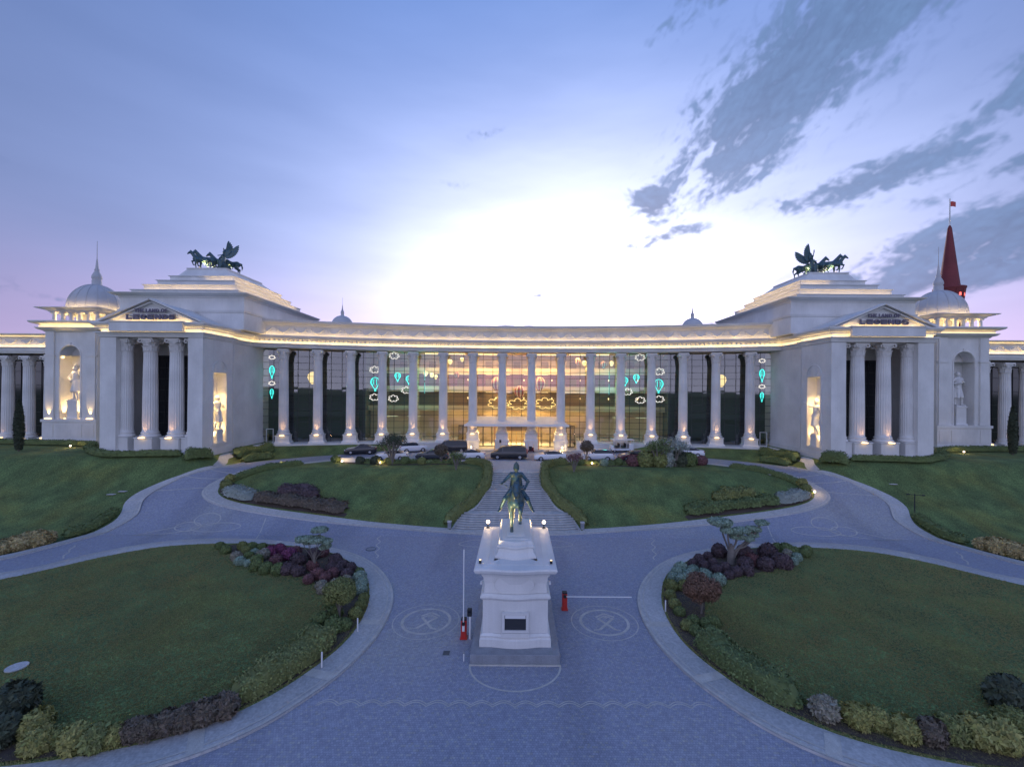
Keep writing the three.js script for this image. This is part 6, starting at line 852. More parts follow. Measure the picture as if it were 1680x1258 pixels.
const bedL = [[-25.6,37.7,0.37,'g'],[-24.4,36.6,0.39,'g'],[-23.6,37.6,0.38,'o'],[-22.7,36.6,0.37,'o'],[-22.7,37.5,0.38,'g'],[-21.8,37.4,0.37,'g'],[-22.6,35.2,0.41,'y'],[-21.8,36.3,0.33,'t'],[-21.7,35.4,0.35,'g'],[-21.7,34.3,0.4,'t'],[-20.9,34.0,0.33,'t'],[-20.5,34.4,0.48,'g'],[-20.6,35.5,0.49,'y'],[-20.3,36.1,0.5,'m'],[-19.9,36.7,0.47,'m'],[-18.5,35.5,0.54,'m'],[-19.0,34.5,0.44,'r'],[-17.2,34.4,0.53,'p'],[-18.3,36.3,0.44,'r'],[-19.8,33.3,0.46,'g'],[-18.8,32.8,0.45,'g'],[-17.8,32.6,0.45,'g'],[-17.1,32.7,0.5,'p'],[-16.2,32.4,0.45,'p'],[-14.5,31.9,0.44,'r'],[-13.7,31.4,0.43,'r'],[-13.5,32.1,0.41,'r'],[-14.8,31.1,0.36,'r'],[-14.0,33.0,0.41,'p'],[-14.3,34.5,0.48,'p'],[-13.3,33.6,0.41,'p'],[-12.6,33.3,0.36,'p'],[-13.4,32.8,0.4,'p'],[-12.4,32.0,0.41,'p'],[-11.7,32.7,0.3,'g'],[-11.3,31.6,0.44,'t'],[-10.8,30.6,0.39,'t'],[-10.5,29.6,0.38,'t'],[-12.0,30.9,0.38,'y'],[-12.5,30.3,0.42,'y'],[-13.5,30.3,0.35,'y'],[-13.1,29.6,0.34,'y'],[-9.9,28.4,0.33,'o'],[-9.8,27.5,0.34,'o'],[-9.7,26.4,0.39,'o'],[-11.4,25.6,0.47,'g'],[-10.4,24.9,0.46,'g'],[-9.9,25.2,0.38,'g'],[-11.6,25.0,0.31,'g'],[-16.5,35.6,0.5,'p'],[-15.6,33.4,0.42,'r'],[-16.0,36.2,0.45,'r'],[-11.6,27.6,0.45,'g'],[-10.9,26.4,0.42,'g'],[-11.2,29.0,0.4,'y']];
const bedR = [[14.9,35.4,0.37,'p'],[15.9,36.0,0.37,'p'],[14.1,34.7,0.31,'p'],[14.8,34.1,0.38,'p'],[15.7,34.6,0.36,'p'],[17.1,36.6,0.54,'p',1],[15.4,33.4,0.4,'p'],[16.2,33.7,0.42,'p'],[19.0,36.2,0.59,'p',1],[19.0,34.9,0.5,'r',1],[21.0,36.4,0.65,'p',1],[17.6,33.1,0.44,'p'],[15.9,32.4,0.38,'p'],[16.7,32.9,0.39,'p'],[19.5,33.9,0.55,'p',1],[21.1,34.6,0.62,'p',1],[23.3,37.4,0.56,'g'],[22.8,37.9,0.43,'g'],[23.9,37.3,0.42,'g'],[22.8,36.5,0.41,'y'],[23.2,35.9,0.37,'t'],[22.4,35.1,0.34,'t'],[24.4,36.7,0.41,'g'],[25.2,37.7,0.4,'g'],[12.7,33.5,0.48,'t'],[13.5,33.1,0.41,'t'],[12.8,32.2,0.46,'t'],[12.1,32.6,0.41,'t'],[11.5,31.9,0.38,'t'],[12.0,31.3,0.45,'t'],[14.0,32.2,0.46,'t'],[13.2,31.4,0.42,'t'],[14.6,31.3,0.46,'t'],[13.7,30.7,0.44,'t'],[10.9,30.5,0.41,'o'],[10.4,29.2,0.36,'o'],[10.2,27.9,0.38,'o'],[10.2,27.0,0.32,'g'],[10.0,25.4,0.35,'o'],[11.7,25.7,0.38,'g'],[11.2,25.6,0.34,'g'],[10.6,25.9,0.34,'g'],[10.3,24.9,0.31,'g'],[11.2,25.0,0.3,'g'],[18.2,34.4,0.5,'p',1],[12.4,29.6,0.45,'y'],[11.8,30.4,0.42,'o']];
plantBed(bedL, 'in the curved bed left of the gatehouse', 'clipped shrubs of the left foreground bed'); plantBed(bedR, 'in the curved bed right of the gatehouse', 'clipped shrubs of the right foreground bed');
plantBed([[-12.4,18.6,0.5,'b',1],[-12.9,18.1,0.48,'b',1],[-13.5,17.8,0.47,'b',1],[-14.0,17.5,0.46,'b',1],[-14.5,17.3,0.43,'b',1],[-15.0,17.2,0.4,'b',1],[-19.1,17.3,0.5,'l',1],[-18.2,16.6,0.48,'l',1],[-17.7,16.9,0.35,'o',1],[-16.9,16.8,0.48,'l',1],[-16.1,16.8,0.46,'o',1],[-15.5,17.0,0.38,'l',1],[-20.9,18.0,0.8,'k',1],[-19.9,16.8,0.62,'k',1]], 'along the kerb at bottom left', 'loose shrubs along the bottom left kerb', 'loose shrub');
plantBed([[13.3,18.6,0.48,'y',1],[14.3,18.1,0.47,'l',1],[15.0,18.0,0.42,'l',1],[15.6,17.5,0.51,'l',1],[16.5,17.3,0.46,'b',1],[17.5,17.5,0.5,'o',1],[18.4,17.3,0.57,'l',1],[19.2,17.1,0.55,'l',1],[20.7,18.0,0.48,'o',1],[21.8,19.2,0.7,'k',1]], 'along the kerb at bottom right', 'loose shrubs along the bottom right kerb', 'loose shrub');
// hedges: rounded box section along a plan path
function hedge(name, pts, w, h, col, label, cat = 'hedge', grp, leaf = 0.11, dens = 130, bump = 0.16) {
  const path = smooth(pts, 0.35), n = path.length, pos = [], colr = [], r0 = mulberry(Math.round(Math.abs(pts[0][0] * 131 + pts[0][1] * 17)) + (pts[0][0] > 0 ? 5 : 0));
  const base = path[Math.floor(n / 2)], by = lawnY(...base);
  const nrm = path.map((p, i) => { const a = path[Math.max(0, i - 1)], b = path[Math.min(n - 1, i + 1)], tx = b[0] - a[0], td = b[1] - a[1], l = Math.hypot(tx, td) || 1; return [td / l, -tx / l]; });
  const sec = (a) => { const c = Math.cos(a), s = Math.sin(a), e = 0.42; return [Math.sign(c) * Math.pow(Math.abs(c), e) * w / 2, Math.pow(Math.max(0, s), e) * h]; };
  const wob = (i, a) => 1 + bump * (vnoise(i * 0.35 + 3, a * 1.6 + 5 + pts[0][0]) - 0.5) * 2;
  const end = (i) => Math.min(1, Math.sqrt(Math.min(i, n - 1 - i) / 1.6 + 0.15));
  const at = (i, a, k) => { const [o, y] = sec(a), q = wob(i, a) * k * end(i); return V3(path[i][0] + nrm[i][0] * o * q - base[0], lawnY(...path[i]) - by + y * q - 0.03, -(path[i][1] + nrm[i][1] * o * q) + base[1]); };
  const L = n * 0.35, cnt = Math.round(L * (w + 2 * h) * dens);
  leafQuads(cnt, (r) => { const i = Math.floor(r() * n), u = r() * (w + 2 * h), a = u < h ? Math.asin((u / h) ** 2.38) : u < h + w ? (() => { const o = (u - h) / w * 2 - 1; return Math.acos(-Math.sign(o) * Math.abs(o) ** 2.38); })() : Math.PI - Math.asin(((u - h - w) / h) ** 2.38), p = at(i, a, 0.93 + 0.12 * r()); p.x += (r() - 0.5) * 0.3; p.z += (r() - 0.5) * 0.3; const nr = V3(nrm[i][0] * Math.cos(a), Math.sin(a) + 0.2, -nrm[i][1] * Math.cos(a)).normalize(); return [p, nr]; }, leaf, Math.floor(r0() * 1e6), pos, colr);
  const cp = [], M2 = 9; for (let i = 0; i < n - 1; i++) for (let k = 0; k < M2 - 1; k++) { const a = k / (M2 - 1) * Math.PI, b = (k + 1) / (M2 - 1) * Math.PI; for (const [ii, aa] of [[i, a], [i + 1, a], [i + 1, b], [i, a], [i + 1, b], [i, b]]) { const v = at(ii, aa, 0.92); cp.push(v.x, v.y, v.z); } } const core = new THREE.BufferGeometry(); core.setAttribute('position', new THREE.Float32BufferAttribute(cp, 3)); core.computeVertexNormals(); boxUV(core);
  const m = new THREE.Mesh(foliageGeo(pos, colr, core), PL[col][1]); m.name = numbered(cat === 'shrub' ? 'shrub_mass' : name); m.position.set(base[0], by, -base[1]); m.castShadow = m.receiveShadow = true; tag(m, label, cat, grp); scene.add(m); return m;
}
for (const s of [-1, 1]) {
  const S = s < 0 ? 'left' : 'right', X = (p) => p.map(([x, d]) => [-x * s, d]);
  hedge('hedge', X([[-10.5, 24.2], [-10.7, 22.9], [-11.3, 21.3], [-11.9, 20.1], [-12.6, 19.3]].map(([x, d]) => [x, d])), 1.5, 0.95, s < 0 ? 'o' : 'g', `thick clipped hedge along the inner kerb of the ${S} foreground lawn`, 'hedge', 'hedges of the foreground lawns', 0.1, 170);
  hedge('hedge', X([[-7.0, 43.5], [-6.2, 44.9], [-5.4, 46.0], [-4.6, 47.0], [-3.8, 48.7], [-3.4, 49.8], [-3.35, 51.5], [-3.5, 53.5], [-4.1, 55.6], [-5.2, 57.2], [-6.8, 57.9]]), 0.95, 0.85, 'o', `hedge curving down the ${S} side of the staircase`, 'hedge', 'stair hedges', 0.11, 110);
  hedge('hedge', X([[-27.6, 53.6 + 2.6], [-30.5, 53.0], [-32.3, 51.0], [-32.9, 49.6], [-32.5, 48.6]]), 0.9, 0.6, 'g', `low dark hedge round the outer end of the ${S} upper lawn`, 'hedge', 'low hedges of the upper lawns', 0.12, 80);
  hedge('hedge', X([[-31.9, 48.3], [-30.4, 47.75], [-28.4, 47.2]]), 1.9, 0.9, 's', `silvery cushion of shrubs at the outer end of the ${S} upper lawn`, 'shrub', 'silvery cushions of the upper lawns', 0.12, 90, 0.2);
  hedge('hedge', X([[-28.2, 47.4], [-25, 46.9], [-22, 46.4], [-19.2, 45.8], [-17.8, 45.5]]), 2.0, 0.75, s < 0 ? 'b' : 'g', `long dark low shrub mass along the front kerb of the ${S} upper lawn`, 'shrub', 'low shrub masses of the upper lawns', 0.16, 70, 0.3);
  hedge('hedge', X([[-26.2, 48.4], [-24, 48.0], [-21.6, 47.4]]), 1.6, 1.0, s < 0 ? 'p' : 'o', `taller ${s < 0 ? 'purplish' : 'olive'} shrubs behind the low mass of the ${S} upper lawn`, 'shrub', 'taller shrubs of the upper lawns', 0.17, 70, 0.35);
  hedge('hedge', X([[-20.5, 57.4], [-17, 57.3], [-13, 57.6], [-9.5, 57.9], [-7.2, 58.1]]), 1.4, 0.45, 'g', `green planting between the ${S} upper lawn and the parked cars`, 'shrub', 'planting before the parked cars', 0.17, 60, 0.35);
  hedge('hedge', X([[-40.4, 52.9], [-39.5, 54.0], [-38.9, 55.4]]), 1.5, 1.2, 'g', `dark clipped hedge at the foot of the ${S} portico corner`, 'hedge', 'hedges at the portico corners', 0.14, 80);
  hedge('hedge', X([[-38.0, 58.8], [-37.6, 61.3], [-37.2, 63.2], [-36.4, 64.9]]), 1.5, 1.2, 'g', `dark hedge beside the path below the ${S} pavilion wall`, 'hedge', 'hedges beside the pavilion paths', 0.14, 70);
  hedge('hedge', X([[-36.6, 58.2], [-35.9, 60.2], [-34.7, 61.9]]), 1.3, 0.8, 'g', `low hedge between the path and the drive on the ${S}`, 'hedge', 'hedges beside the drive', 0.14, 70);
  hedge('hedge', X([[-41.5, 53.9], [-46, 53.75], [-51, 53.7], [-56, 57], [-60, 61.5], [-70, 63.2], [-84, 64]]), 0.9, 0.65, 'g', `low dark hedge along the foot of the ${S} pavilion and tower`, 'hedge', 'hedges along the building foot', 0.16, 45);
  hedge('hedge', X([[-41.6, 45.2], [-41.3, 43.6], [-41.5, 42], [-41.8, 40.4]]), 1.0, 0.7, 'g', `low green hedge on the bend of the ${S} ramp`, 'hedge', 'hedges on the ramp bends', 0.13, 90);
  [[-42.3, 39.3], [-42.5, 38.4], [-42.9, 37.5], [-43.3, 36.7], [-43.9, 35.9], [-43.4, 38.6], [-43.8, 37.3], [-44.8, 35.3], [-45.9, 34.6]].forEach(([x, d], i) => { const o = new THREE.Mesh(tufts[i % 2], PL.w[1]); o.name = numbered('grass_clump'); o.position.set(-s * x, hgt(x, d), -d); o.rotation.y = i * 1.7; const k = 0.62 + 0.12 * ((i * 5) % 3); o.scale.set(k, k * 0.85, k); o.castShadow = o.receiveShadow = true; scene.add(o); tag(o, `${ORD[i]} straw coloured grass clump counted outwards from the ${S} ramp bend`, 'grass clump', 'straw coloured grass clumps'); });
  plantBed(s < 0 ? [[-24.0, 58.0, 0.6, 'g'], [-20.4, 56.9, 0.55, 'k'], [-18.3, 56.5, 0.6, 'k', 1], [-16.6, 56.8, 0.55, 'o', 1], [-14.6, 56.9, 0.5, 'g', 1], [-12.4, 57.1, 0.5, 'o', 1], [-8.2, 57.4, 0.5, 'g', 1]] : [[24.6, 58.0, 0.75, 'r'], [8.6, 57.2, 0.45, 'g'], [11.4, 56.8, 0.5, 't', 1], [13.4, 57.0, 0.5, 'g', 1], [15.2, 56.9, 0.8, 'r', 1], [16.6, 56.4, 0.95, 'o', 1], [18.4, 56.6, 1.0, 'o', 1], [17.6, 57.6, 1.0, 'p', 1], [19.8, 57.2, 1.15, 's', 1], [21.3, 57.0, 1.0, 'k', 1], [22.6, 57.2, 1.0, 'g', 1]], `at the back of the ${S} upper lawn`, `shrubs at the back of the ${S} upper lawn`, 'shrub');
  plantBed([[s * 32.6, 49.0, 0.5, 'o', 1], [s * 32.9, 50.0, 0.5, 'l', 1]], `at the outer tip of the ${S} upper lawn`, `tip shrubs of the ${S} upper lawn`, 'shrub');
}
// trees
function branches(root, top, n, r, seed, spread) { const q = mulberry(seed), g = [], tips = []; for (let i = 0; i < n; i++) { const a = i / n * Math.PI * 2 + q() * 0.6, L = spread * (0.7 + 0.5 * q()), e = V3(Math.cos(a) * L, top * (0.75 + 0.35 * q()), Math.sin(a) * L), m = V3(Math.cos(a) * L * 0.35, top * (0.4 + 0.1 * q()), Math.sin(a) * L * 0.35); g.push(tube([V3(Math.cos(a) * r * 0.3, 0, Math.sin(a) * r * 0.3), m, e], r * 0.55, 6, 8)); tips.push(e); } return [g, tips]; }
function crownGeo(blobs, leaf, seed, dens) { const pos = [], col = []; blobs.forEach(([x, y, z, rx, ry], k) => { leafQuads(Math.round(dens * rx * rx), (r) => { const d = dirOn(r), q = 0.35 + 0.68 * Math.cbrt(r()); return [V3(x + d.x * rx * q, y + d.y * ry * q, z + d.z * rx * q), d]; }, leaf, seed + k * 7, pos, col, 0.8); }); return foliageGeo(pos, col); }
function tree(x, d, label, build, cat = 'tree', grp) { const t = thing('tree', label, cat, [x, lawnY(x, d) - 0.06, -d], 0, grp); build(t); shade(t); return t; }
// round headed trees beside the foreground beds
for (const [x, d, r, h, c, S, cn] of [[-10.6, 26.2, 0.98, 1.75, 'o', 'left', 'olive'], [11.6, 27.2, 1.15, 1.7, 'n', 'right', 'russet']]) tree(x, d, `small round headed ${cn} tree in the bed ${S} of the gatehouse`, (t) => { obj('trunk', [tube([V3(0, -0.1, 0), V3(0.03, 0.5, 0.02), V3(-0.02, h - 0.5, 0)], 0.07, 8, 10)], M.paleBark, t); const [g] = branches(0.05, h, 6, 0.05, 9, r * 0.7); obj('limbs', g.map((q) => q.translate(0, 0.4, 0)), M.bark, t); const b = []; const q = mulberry(c === 'o' ? 5 : 8); for (let i = 0; i < 22; i++) { const v = dirOn(q); b.push([v.x * r * 0.55, h + v.y * r * 0.45, v.z * r * 0.55, r * 0.48, r * 0.42]); } const m = new THREE.Mesh(crownGeo(b, 0.085, 31, 2600), PL[c][1]); m.name = 'crown'; t.add(m); });
// cloud pruned pine and dragon trees
function padTree(x, d, label, trunkR, H, pads, mat, bark) { tree(x, d, label, (t) => { const tr = [], lim = []; pads.forEach(([px, py, pz, r], i) => { lim.push(tube([V3((i % 3 - 1) * trunkR * 0.4, 0.2, (i % 2 - 0.5) * trunkR * 0.4), V3(px * 0.25, H * 0.35, pz * 0.25), V3(px * 0.8, py * 0.75, pz * 0.8), V3(px, py, pz)], trunkR * 0.26, 7, 14)); }); obj('trunk', [lathe([[trunkR * 1.5, -0.15], [trunkR * 1.1, 0.15], [trunkR, H * 0.22], [trunkR * 0.8, H * 0.42], [trunkR * 0.3, H * 0.5]], 12)], bark, t); lim.forEach((g) => obj('limb', [g], bark, t)); pads.forEach(([px, py, pz, r], i) => { const blobs = []; const q = mulberry(100 + i); for (let k = 0; k < 7; k++) blobs.push([px + (q() - 0.5) * r * 1.1, py + 0.06 + q() * 0.1, pz + (q() - 0.5) * r * 1.1, r * 0.62, r * 0.34]); const m = new THREE.Mesh(crownGeo(blobs, 0.11, 300 + i * 13, 2600), mat); m.name = 'foliage_pad'; t.add(m); }); }); }
padTree(-15.4, 33.3, 'cloud pruned pine standing among the purple shrubs on the left', 0.09, 3.0, [[-0.9, 2.3, 0, 0.55], [-0.35, 2.45, 0.3, 0.5], [0.35, 3.0, -0.2, 0.6], [0.3, 2.35, 0.2, 0.6], [0.85, 2.2, 0.1, 0.5], [0.75, 1.7, -0.2, 0.42], [-0.5, 2.0, -0.3, 0.4]], PL.t[1], M.paleBark);
padTree(17.4, 35.2, 'stout dragon tree with umbrella heads among the purple shrubs on the right', 0.27, 3.3, [[-0.85, 3.3, 0, 0.85], [-0.45, 2.75, 0.35, 0.55], [0.5, 2.7, 0.2, 0.7], [0.55, 2.1, -0.2, 0.6], [1.75, 2.75, 0, 0.5], [2.3, 3.3, 0.1, 0.5], [1.9, 2.2, -0.2, 0.45], [1.3, 2.0, 0.25, 0.4]], PL.t[1], M.paleBark);
// trees of the upper lawns
const bareTree = (x, d, label, c, k) => tree(x, d, label, (t) => { const [g, tips] = branches(0, 2.2 * k, 7, 0.12 * k, Math.round(x * x), 0.9 * k); obj('trunk', [cyl(0.12 * k, 0.08 * k, 0.35, 0, -0.1, 0, 10)], M.paleBark, t); g.forEach((q) => obj('limb', [q], M.paleBark, t)); const m = new THREE.Mesh(crownGeo(tips.flatMap((e) => [[e.x, e.y, e.z, 0.55 * k, 0.45 * k], [e.x * 0.6, e.y * 1.08, e.z * 0.6, 0.5 * k, 0.4 * k]]), 0.13, 77, 260), PL[c][1]); m.name = 'crown'; t.add(m); });
bareTree(-7.4, 53.4, 'thin leaved pale branched tree beside the left stair hedge', 'g', 0.85); bareTree(7.0, 53.0, 'reddish pale trunked small tree beside the right stair hedge', 'r', 0.85);
bareTree(-16.2, 56.6, 'dark open tree in front of the white saloon on the left', 'k', 1.5); bareTree(20.6, 56.4, 'greyish open tree before the dark cars on the right', 's', 1.45); bareTree(18.2, 56.2, 'loose dark tree left of the greyish one on the right', 'g', 1.35);
for (const [x, d, r, h, c, lb] of [[9.3, 57.6, 1.0, 2.35, 'b', 'round dark headed tree before the white hatchback'], [-9.9, 57.4, 1.0, 1.75, 'b', 'brown round headed tree before the black van']]) tree(x, d, lb, (t) => { obj('trunk', [cyl(0.1, 0.07, h, 0, -0.1, 0, 10)], M.bark, t); const [g] = branches(0, h, 5, 0.06, 4, r * 0.6); obj('limbs', g, M.bark, t); const b = []; const q = mulberry(Math.round(h * 10)); for (let i = 0; i < 20; i++) { const v = dirOn(q); b.push([v.x * r * 0.55, h + 0.1 + v.y * r * 0.42, v.z * r * 0.55, r * 0.46, r * 0.4]); } const m = new THREE.Mesh(crownGeo(b, 0.14, 41, 700), PL[c][1]); m.name = 'crown'; t.add(m); });
// cypresses
for (const [x, d, S] of [[-65.2, 57.05, 'left'], [68.4, 60.0, 'right']]) { const t = thing('cypress_tree', `slim dark cypress before the ${S} colonnaded wing`, 'tree', [x, hgt(x, d), -d], 0, 'cypresses'); obj('trunk', [cyl(0.14, 0.06, 5, 0, -0.1, 0, 10)], M.bark, t); const pos = [], col = []; leafQuads(4200, (r) => { const y = Math.pow(r(), 0.85), a = r() * Math.PI * 2, w = 0.5 * Math.pow(Math.sin(Math.PI * Math.min(1, 0.16 + y * 0.84)), 0.7) * (0.7 + 0.36 * r()); return [V3(Math.cos(a) * w, 0.15 + y * 6.6, Math.sin(a) * w), V3(Math.cos(a) * 0.6, 0.8, Math.sin(a) * 0.6).normalize()]; }, 0.2, 91, pos, col); const m = new THREE.Mesh(foliageGeo(pos, col, lathe([[0.001, 6.3], [0.17, 5.2], [0.3, 3.6], [0.36, 2], [0.3, 0.8], [0.3, 0.2], [0.001, 0.15]], 14)), PL.k[1]); m.name = 'crown'; t.add(m); shade(t); }
// ---------------------------------------------------------------- vehicles
const carPaint = (r, g, b) => new THREE.MeshPhysicalMaterial({ color: new THREE.Color().setRGB(r, g, b), roughness: 0.35, clearcoat: 1, clearcoatRoughness: 0.05, metalness: 0.1 });
const CP = { white: carPaint(0.78, 0.78, 0.8), black: carPaint(0.012, 0.013, 0.018), grey: carPaint(0.05, 0.055, 0.065), red: carPaint(0.11, 0.02, 0.03) };
M.tyre = std(0.02, 0.02, 0.022, 0.9); M.alloy = std(0.55, 0.55, 0.57, 0.35, { metalness: 0.7 }); M.carGlass = new THREE.MeshPhysicalMaterial({ color: new THREE.Color().setRGB(0.015, 0.018, 0.022), roughness: 0.05, ior: 1.55 }); M.lampClear = std(0.75, 0.75, 0.78, 0.15); M.tailLamp = std(0.35, 0.015, 0.015, 0.25); M.trimBlack = std(0.02, 0.02, 0.022, 0.6);
// body lofted from side profiles: nose at +x. S: list of stations [x, bottom, belt, roof or 0, half width, half roof width]
function carGeo(kind) {
  const K = { sedan: { L: 4.7, W: 0.91, wb: 1.36, wr: 0.33, pts: [[2.35, 0.32, 0.62, 0, 0.62], [2.28, 0.2, 0.72, 0, 0.78], [2.0, 0.18, 0.84, 0, 0.88], [1.35, 0.18, 0.93, 0, 0.91], [0.9, 0.18, 0.97, 0.99, 0.91], [0.2, 0.18, 0.97, 1.40, 0.91], [-0.4, 0.18, 0.98, 1.45, 0.91], [-1.0, 0.18, 1.0, 1.37, 0.91], [-1.65, 0.18, 1.03, 1.06, 0.9], [-2.05, 0.2, 1.03, 0, 0.87], [-2.28, 0.24, 0.98, 0, 0.8], [-2.35, 0.36, 0.85, 0, 0.68]] },
    suv: { L: 4.5, W: 0.94, wb: 1.32, wr: 0.36, pts: [[2.25, 0.38, 0.75, 0, 0.65], [2.18, 0.25, 0.86, 0, 0.82], [1.9, 0.24, 1.0, 0, 0.91], [1.25, 0.24, 1.07, 0, 0.94], [0.85, 0.24, 1.09, 1.11, 0.94], [0.3, 0.24, 1.09, 1.58, 0.94], [-0.4, 0.24, 1.1, 1.66, 0.94], [-1.3, 0.24, 1.12, 1.62, 0.94], [-1.8, 0.25, 1.12, 1.5, 0.92], [-2.1, 0.27, 1.1, 1.13, 0.88], [-2.2, 0.3, 1.0, 0, 0.84], [-2.25, 0.42, 0.85, 0, 0.72]] },
    van: { L: 5.2, W: 0.97, wb: 1.6, wr: 0.35, pts: [[2.6, 0.36, 0.8, 0, 0.7], [2.53, 0.24, 0.92, 0, 0.85], [2.2, 0.22, 1.06, 0, 0.95], [1.8, 0.22, 1.14, 1.16, 0.97], [1.1, 0.22, 1.16, 1.82, 0.97], [0.5, 0.22, 1.17, 1.92, 0.97], [-1.0, 0.22, 1.17, 1.94, 0.97], [-2.1, 0.22, 1.17, 1.9, 0.96], [-2.45, 0.24, 1.17, 1.78, 0.94], [-2.58, 0.3, 1.1, 1.12, 0.9], [-2.6, 0.42, 0.9, 0, 0.82]] } }[kind];
  const st = []; const P = K.pts; for (let i = 0; i < P.length - 1; i++) for (let k = 0; k < 4; k++) { const t = k / 4, a = P[i], b = P[i + 1]; st.push(a.map((v, q) => q === 3 ? (v && b[3] ? lerp(v, b[3], t) : v && k === 0 ? v : b[3] && 0) : lerp(v, b[q], t))); } st.push(P[P.length - 1]);
  const ring = st.map(([x, y0, yb, yr, w]) => { const r = yr || yb + 0.012, cw = yr > yb + 0.05 ? lerp(w, w * 0.74, clamp((yr - yb) / 0.5)) : w * 0.8; const m = lerp(y0, yb, 0.5); return [[w * 0.82, y0], [w * 0.97, lerp(y0, yb, 0.18)], [w, m], [w * 0.985, lerp(y0, yb, 0.82)], [w * 0.93, yb], [lerp(w * 0.93, cw, 0.5), lerp(yb, r, 0.55)], [cw, lerp(yb, r, 0.93)], [cw * 0.82, r], [0, r + 0.012]].map(([z, y]) => [x, y, z]); });
  const body = [], glass = []; const full = ring.map((q) => [...q, ...q.slice(0, -1).reverse().map(([x, y, z]) => [x, y, -z])]);
  const n = full[0].length;
  for (let i = 0; i < full.length - 1; i++) for (let j = 0; j < n - 1; j++) {
    const a = full[i][j], b = full[i + 1][j], c = full[i + 1][j + 1], d = full[i][j + 1], jj = j < 8 ? j : n - 2 - j, yr = st[i][3], y2 = st[i + 1][3], cab = (yr > st[i][2] + 0.03 || y2 > st[i + 1][2] + 0.03);
    const slope = Math.abs((y2 || st[i + 1][2]) - (yr || st[i][2])) / Math.abs(st[i][0] - st[i + 1][0] || 1); let gl = cab && (jj === 4 || jj === 5); if (cab && (jj === 6 || jj === 7) && slope > 0.42) gl = true; if (gl && (jj === 4 || jj === 5)) { const pillar = (i % 12 === 5 && slope < 0.2); if (pillar) gl = false; if (kind === 'van' && st[i][0] < -2.3) gl = false; }
    (gl ? glass : body).push(...a, ...b, ...c, ...a, ...c, ...d);
  }
  const G = (p) => { let g = new THREE.BufferGeometry(); g.setAttribute('position', new THREE.Float32BufferAttribute(p, 3)); g = toCreasedNormals(mergeVertices(g, 1e-4), 0.6); return ready(boxUV(clean(g))); };
  const cap = (q, rev) => { const o = []; for (let j = 1; j < n - 1; j++) o.push(...q[0], ...q[j], ...q[j + 1]); return o; };
  body.push(...cap(full[0]), ...cap(full[full.length - 1])); for (let i = 0; i < full.length - 1; i++) { const a = full[i][0], b = full[i + 1][0], c = full[i + 1][n - 1], d = full[i][n - 1]; body.push(...a, ...b, ...c, ...a, ...c, ...d); }
  return { ...K, body: G(body), glass: G(glass) };
}
const KIND = { sedan: carGeo('sedan'), suv: carGeo('suv'), van: carGeo('van') };
const tyreG = {}, rimG = {};
function car(kind, paint, x, d, turn, label, group = 'cars parked before the palace entrance') {
  const K = KIND[kind], t = thing('parked_car', label, kind === 'van' ? 'van' : 'car', [x, hgt(x, d) + 0.035, -d], turn, group);
  part('body', K.body, CP[paint], t); part('windows', K.glass, M.carGlass, t);
  tyreG[kind] ||= ready(join([new THREE.TorusGeometry(K.wr - 0.09, 0.09, 10, 24).scale(1, 1, 1.25)])); rimG[kind] ||= ready(join([(() => { const g = new THREE.CylinderGeometry(K.wr - 0.1, K.wr - 0.1, 0.14, 20); g.rotateX(Math.PI / 2); return g; })(), ...[0, 1, 2, 3, 4].map((i) => { const a = i / 5 * Math.PI * 2; return bar(V3(0, 0, 0.085), V3(Math.cos(a) * (K.wr - 0.11), Math.sin(a) * (K.wr - 0.11), 0.075), 0.03); })]));
  for (const sx of [-1, 1]) for (const sz of [-1, 1]) { const w = new THREE.Group(); w.name = 'wheel'; w.position.set(sx * K.wb, K.wr, sz * (K.W - 0.07)); if (sz < 0) w.rotation.y = Math.PI; t.add(w); part('tyre', tyreG[kind], M.tyre, w); part('rim', rimG[kind], M.alloy, w); const ar = obj('wheel_arch', [(() => { const g = new THREE.CylinderGeometry(K.wr + 0.05, K.wr + 0.05, 0.1, 24); g.rotateX(Math.PI / 2); return g; })()], M.trimBlack, w); ar.position.z = 0.008 - 0.02; }
  const f = K.L / 2, hy = kind === 'sedan' ? 0.68 : 0.82; for (const s of [-1, 1]) { obj('headlight', [rbx(0.3, 0.13, 0.34, 0.05, f - 0.2, hy, s * 0.62)], M.lampClear, t); obj('tail_light', [rbx(0.16, kind === 'van' ? 0.5 : 0.17, 0.3, 0.04, -f + 0.12, kind === 'sedan' ? 0.86 : 1.0, s * 0.68)], M.tailLamp, t); obj('mirror', [rbx(0.16, 0.13, 0.2, 0.05, kind === 'van' ? 1.35 : 0.62, kind === 'sedan' ? 1.0 : 1.14, s * 1.0)], CP[paint], t); for (const hx of [0.1, -0.85]) obj('door_handle', [rbx(0.18, 0.03, 0.03, 0.01, hx, kind === 'sedan' ? 0.86 : 0.98, s * (K.W - 0.005))], paint === 'white' ? M.alloy : M.trimBlack, t); }
  obj('grille', [rbx(0.06, 0.2, 0.9, 0.03, f - 0.02, hy - 0.18, 0)], M.trimBlack, t); obj('number_plate', [rbx(0.03, 0.11, 0.5, 0.01, -f - 0.005, 0.6, 0)], M.whiteMetal, t); shade(t); return t;
}
const PI = Math.PI;
car('sedan', 'black', -23.7, 66.3, PI + 0.25, 'black saloon farthest left on the drive');
car('sedan', 'white', -17.6, 61.2, PI + 0.12, 'white saloon half hidden by the dark open tree');
car('suv', 'white', -16.4, 69.0, 0.55, 'white crossover parked behind on the left near the columns');
car('sedan', 'grey', -12.0, 62.3, PI + 0.05, 'dark grey saloon behind the brown round headed tree');
car('van', 'black', -10.4, 69.4, PI + 0.12, 'black van parked close to the columns left of the canopy');
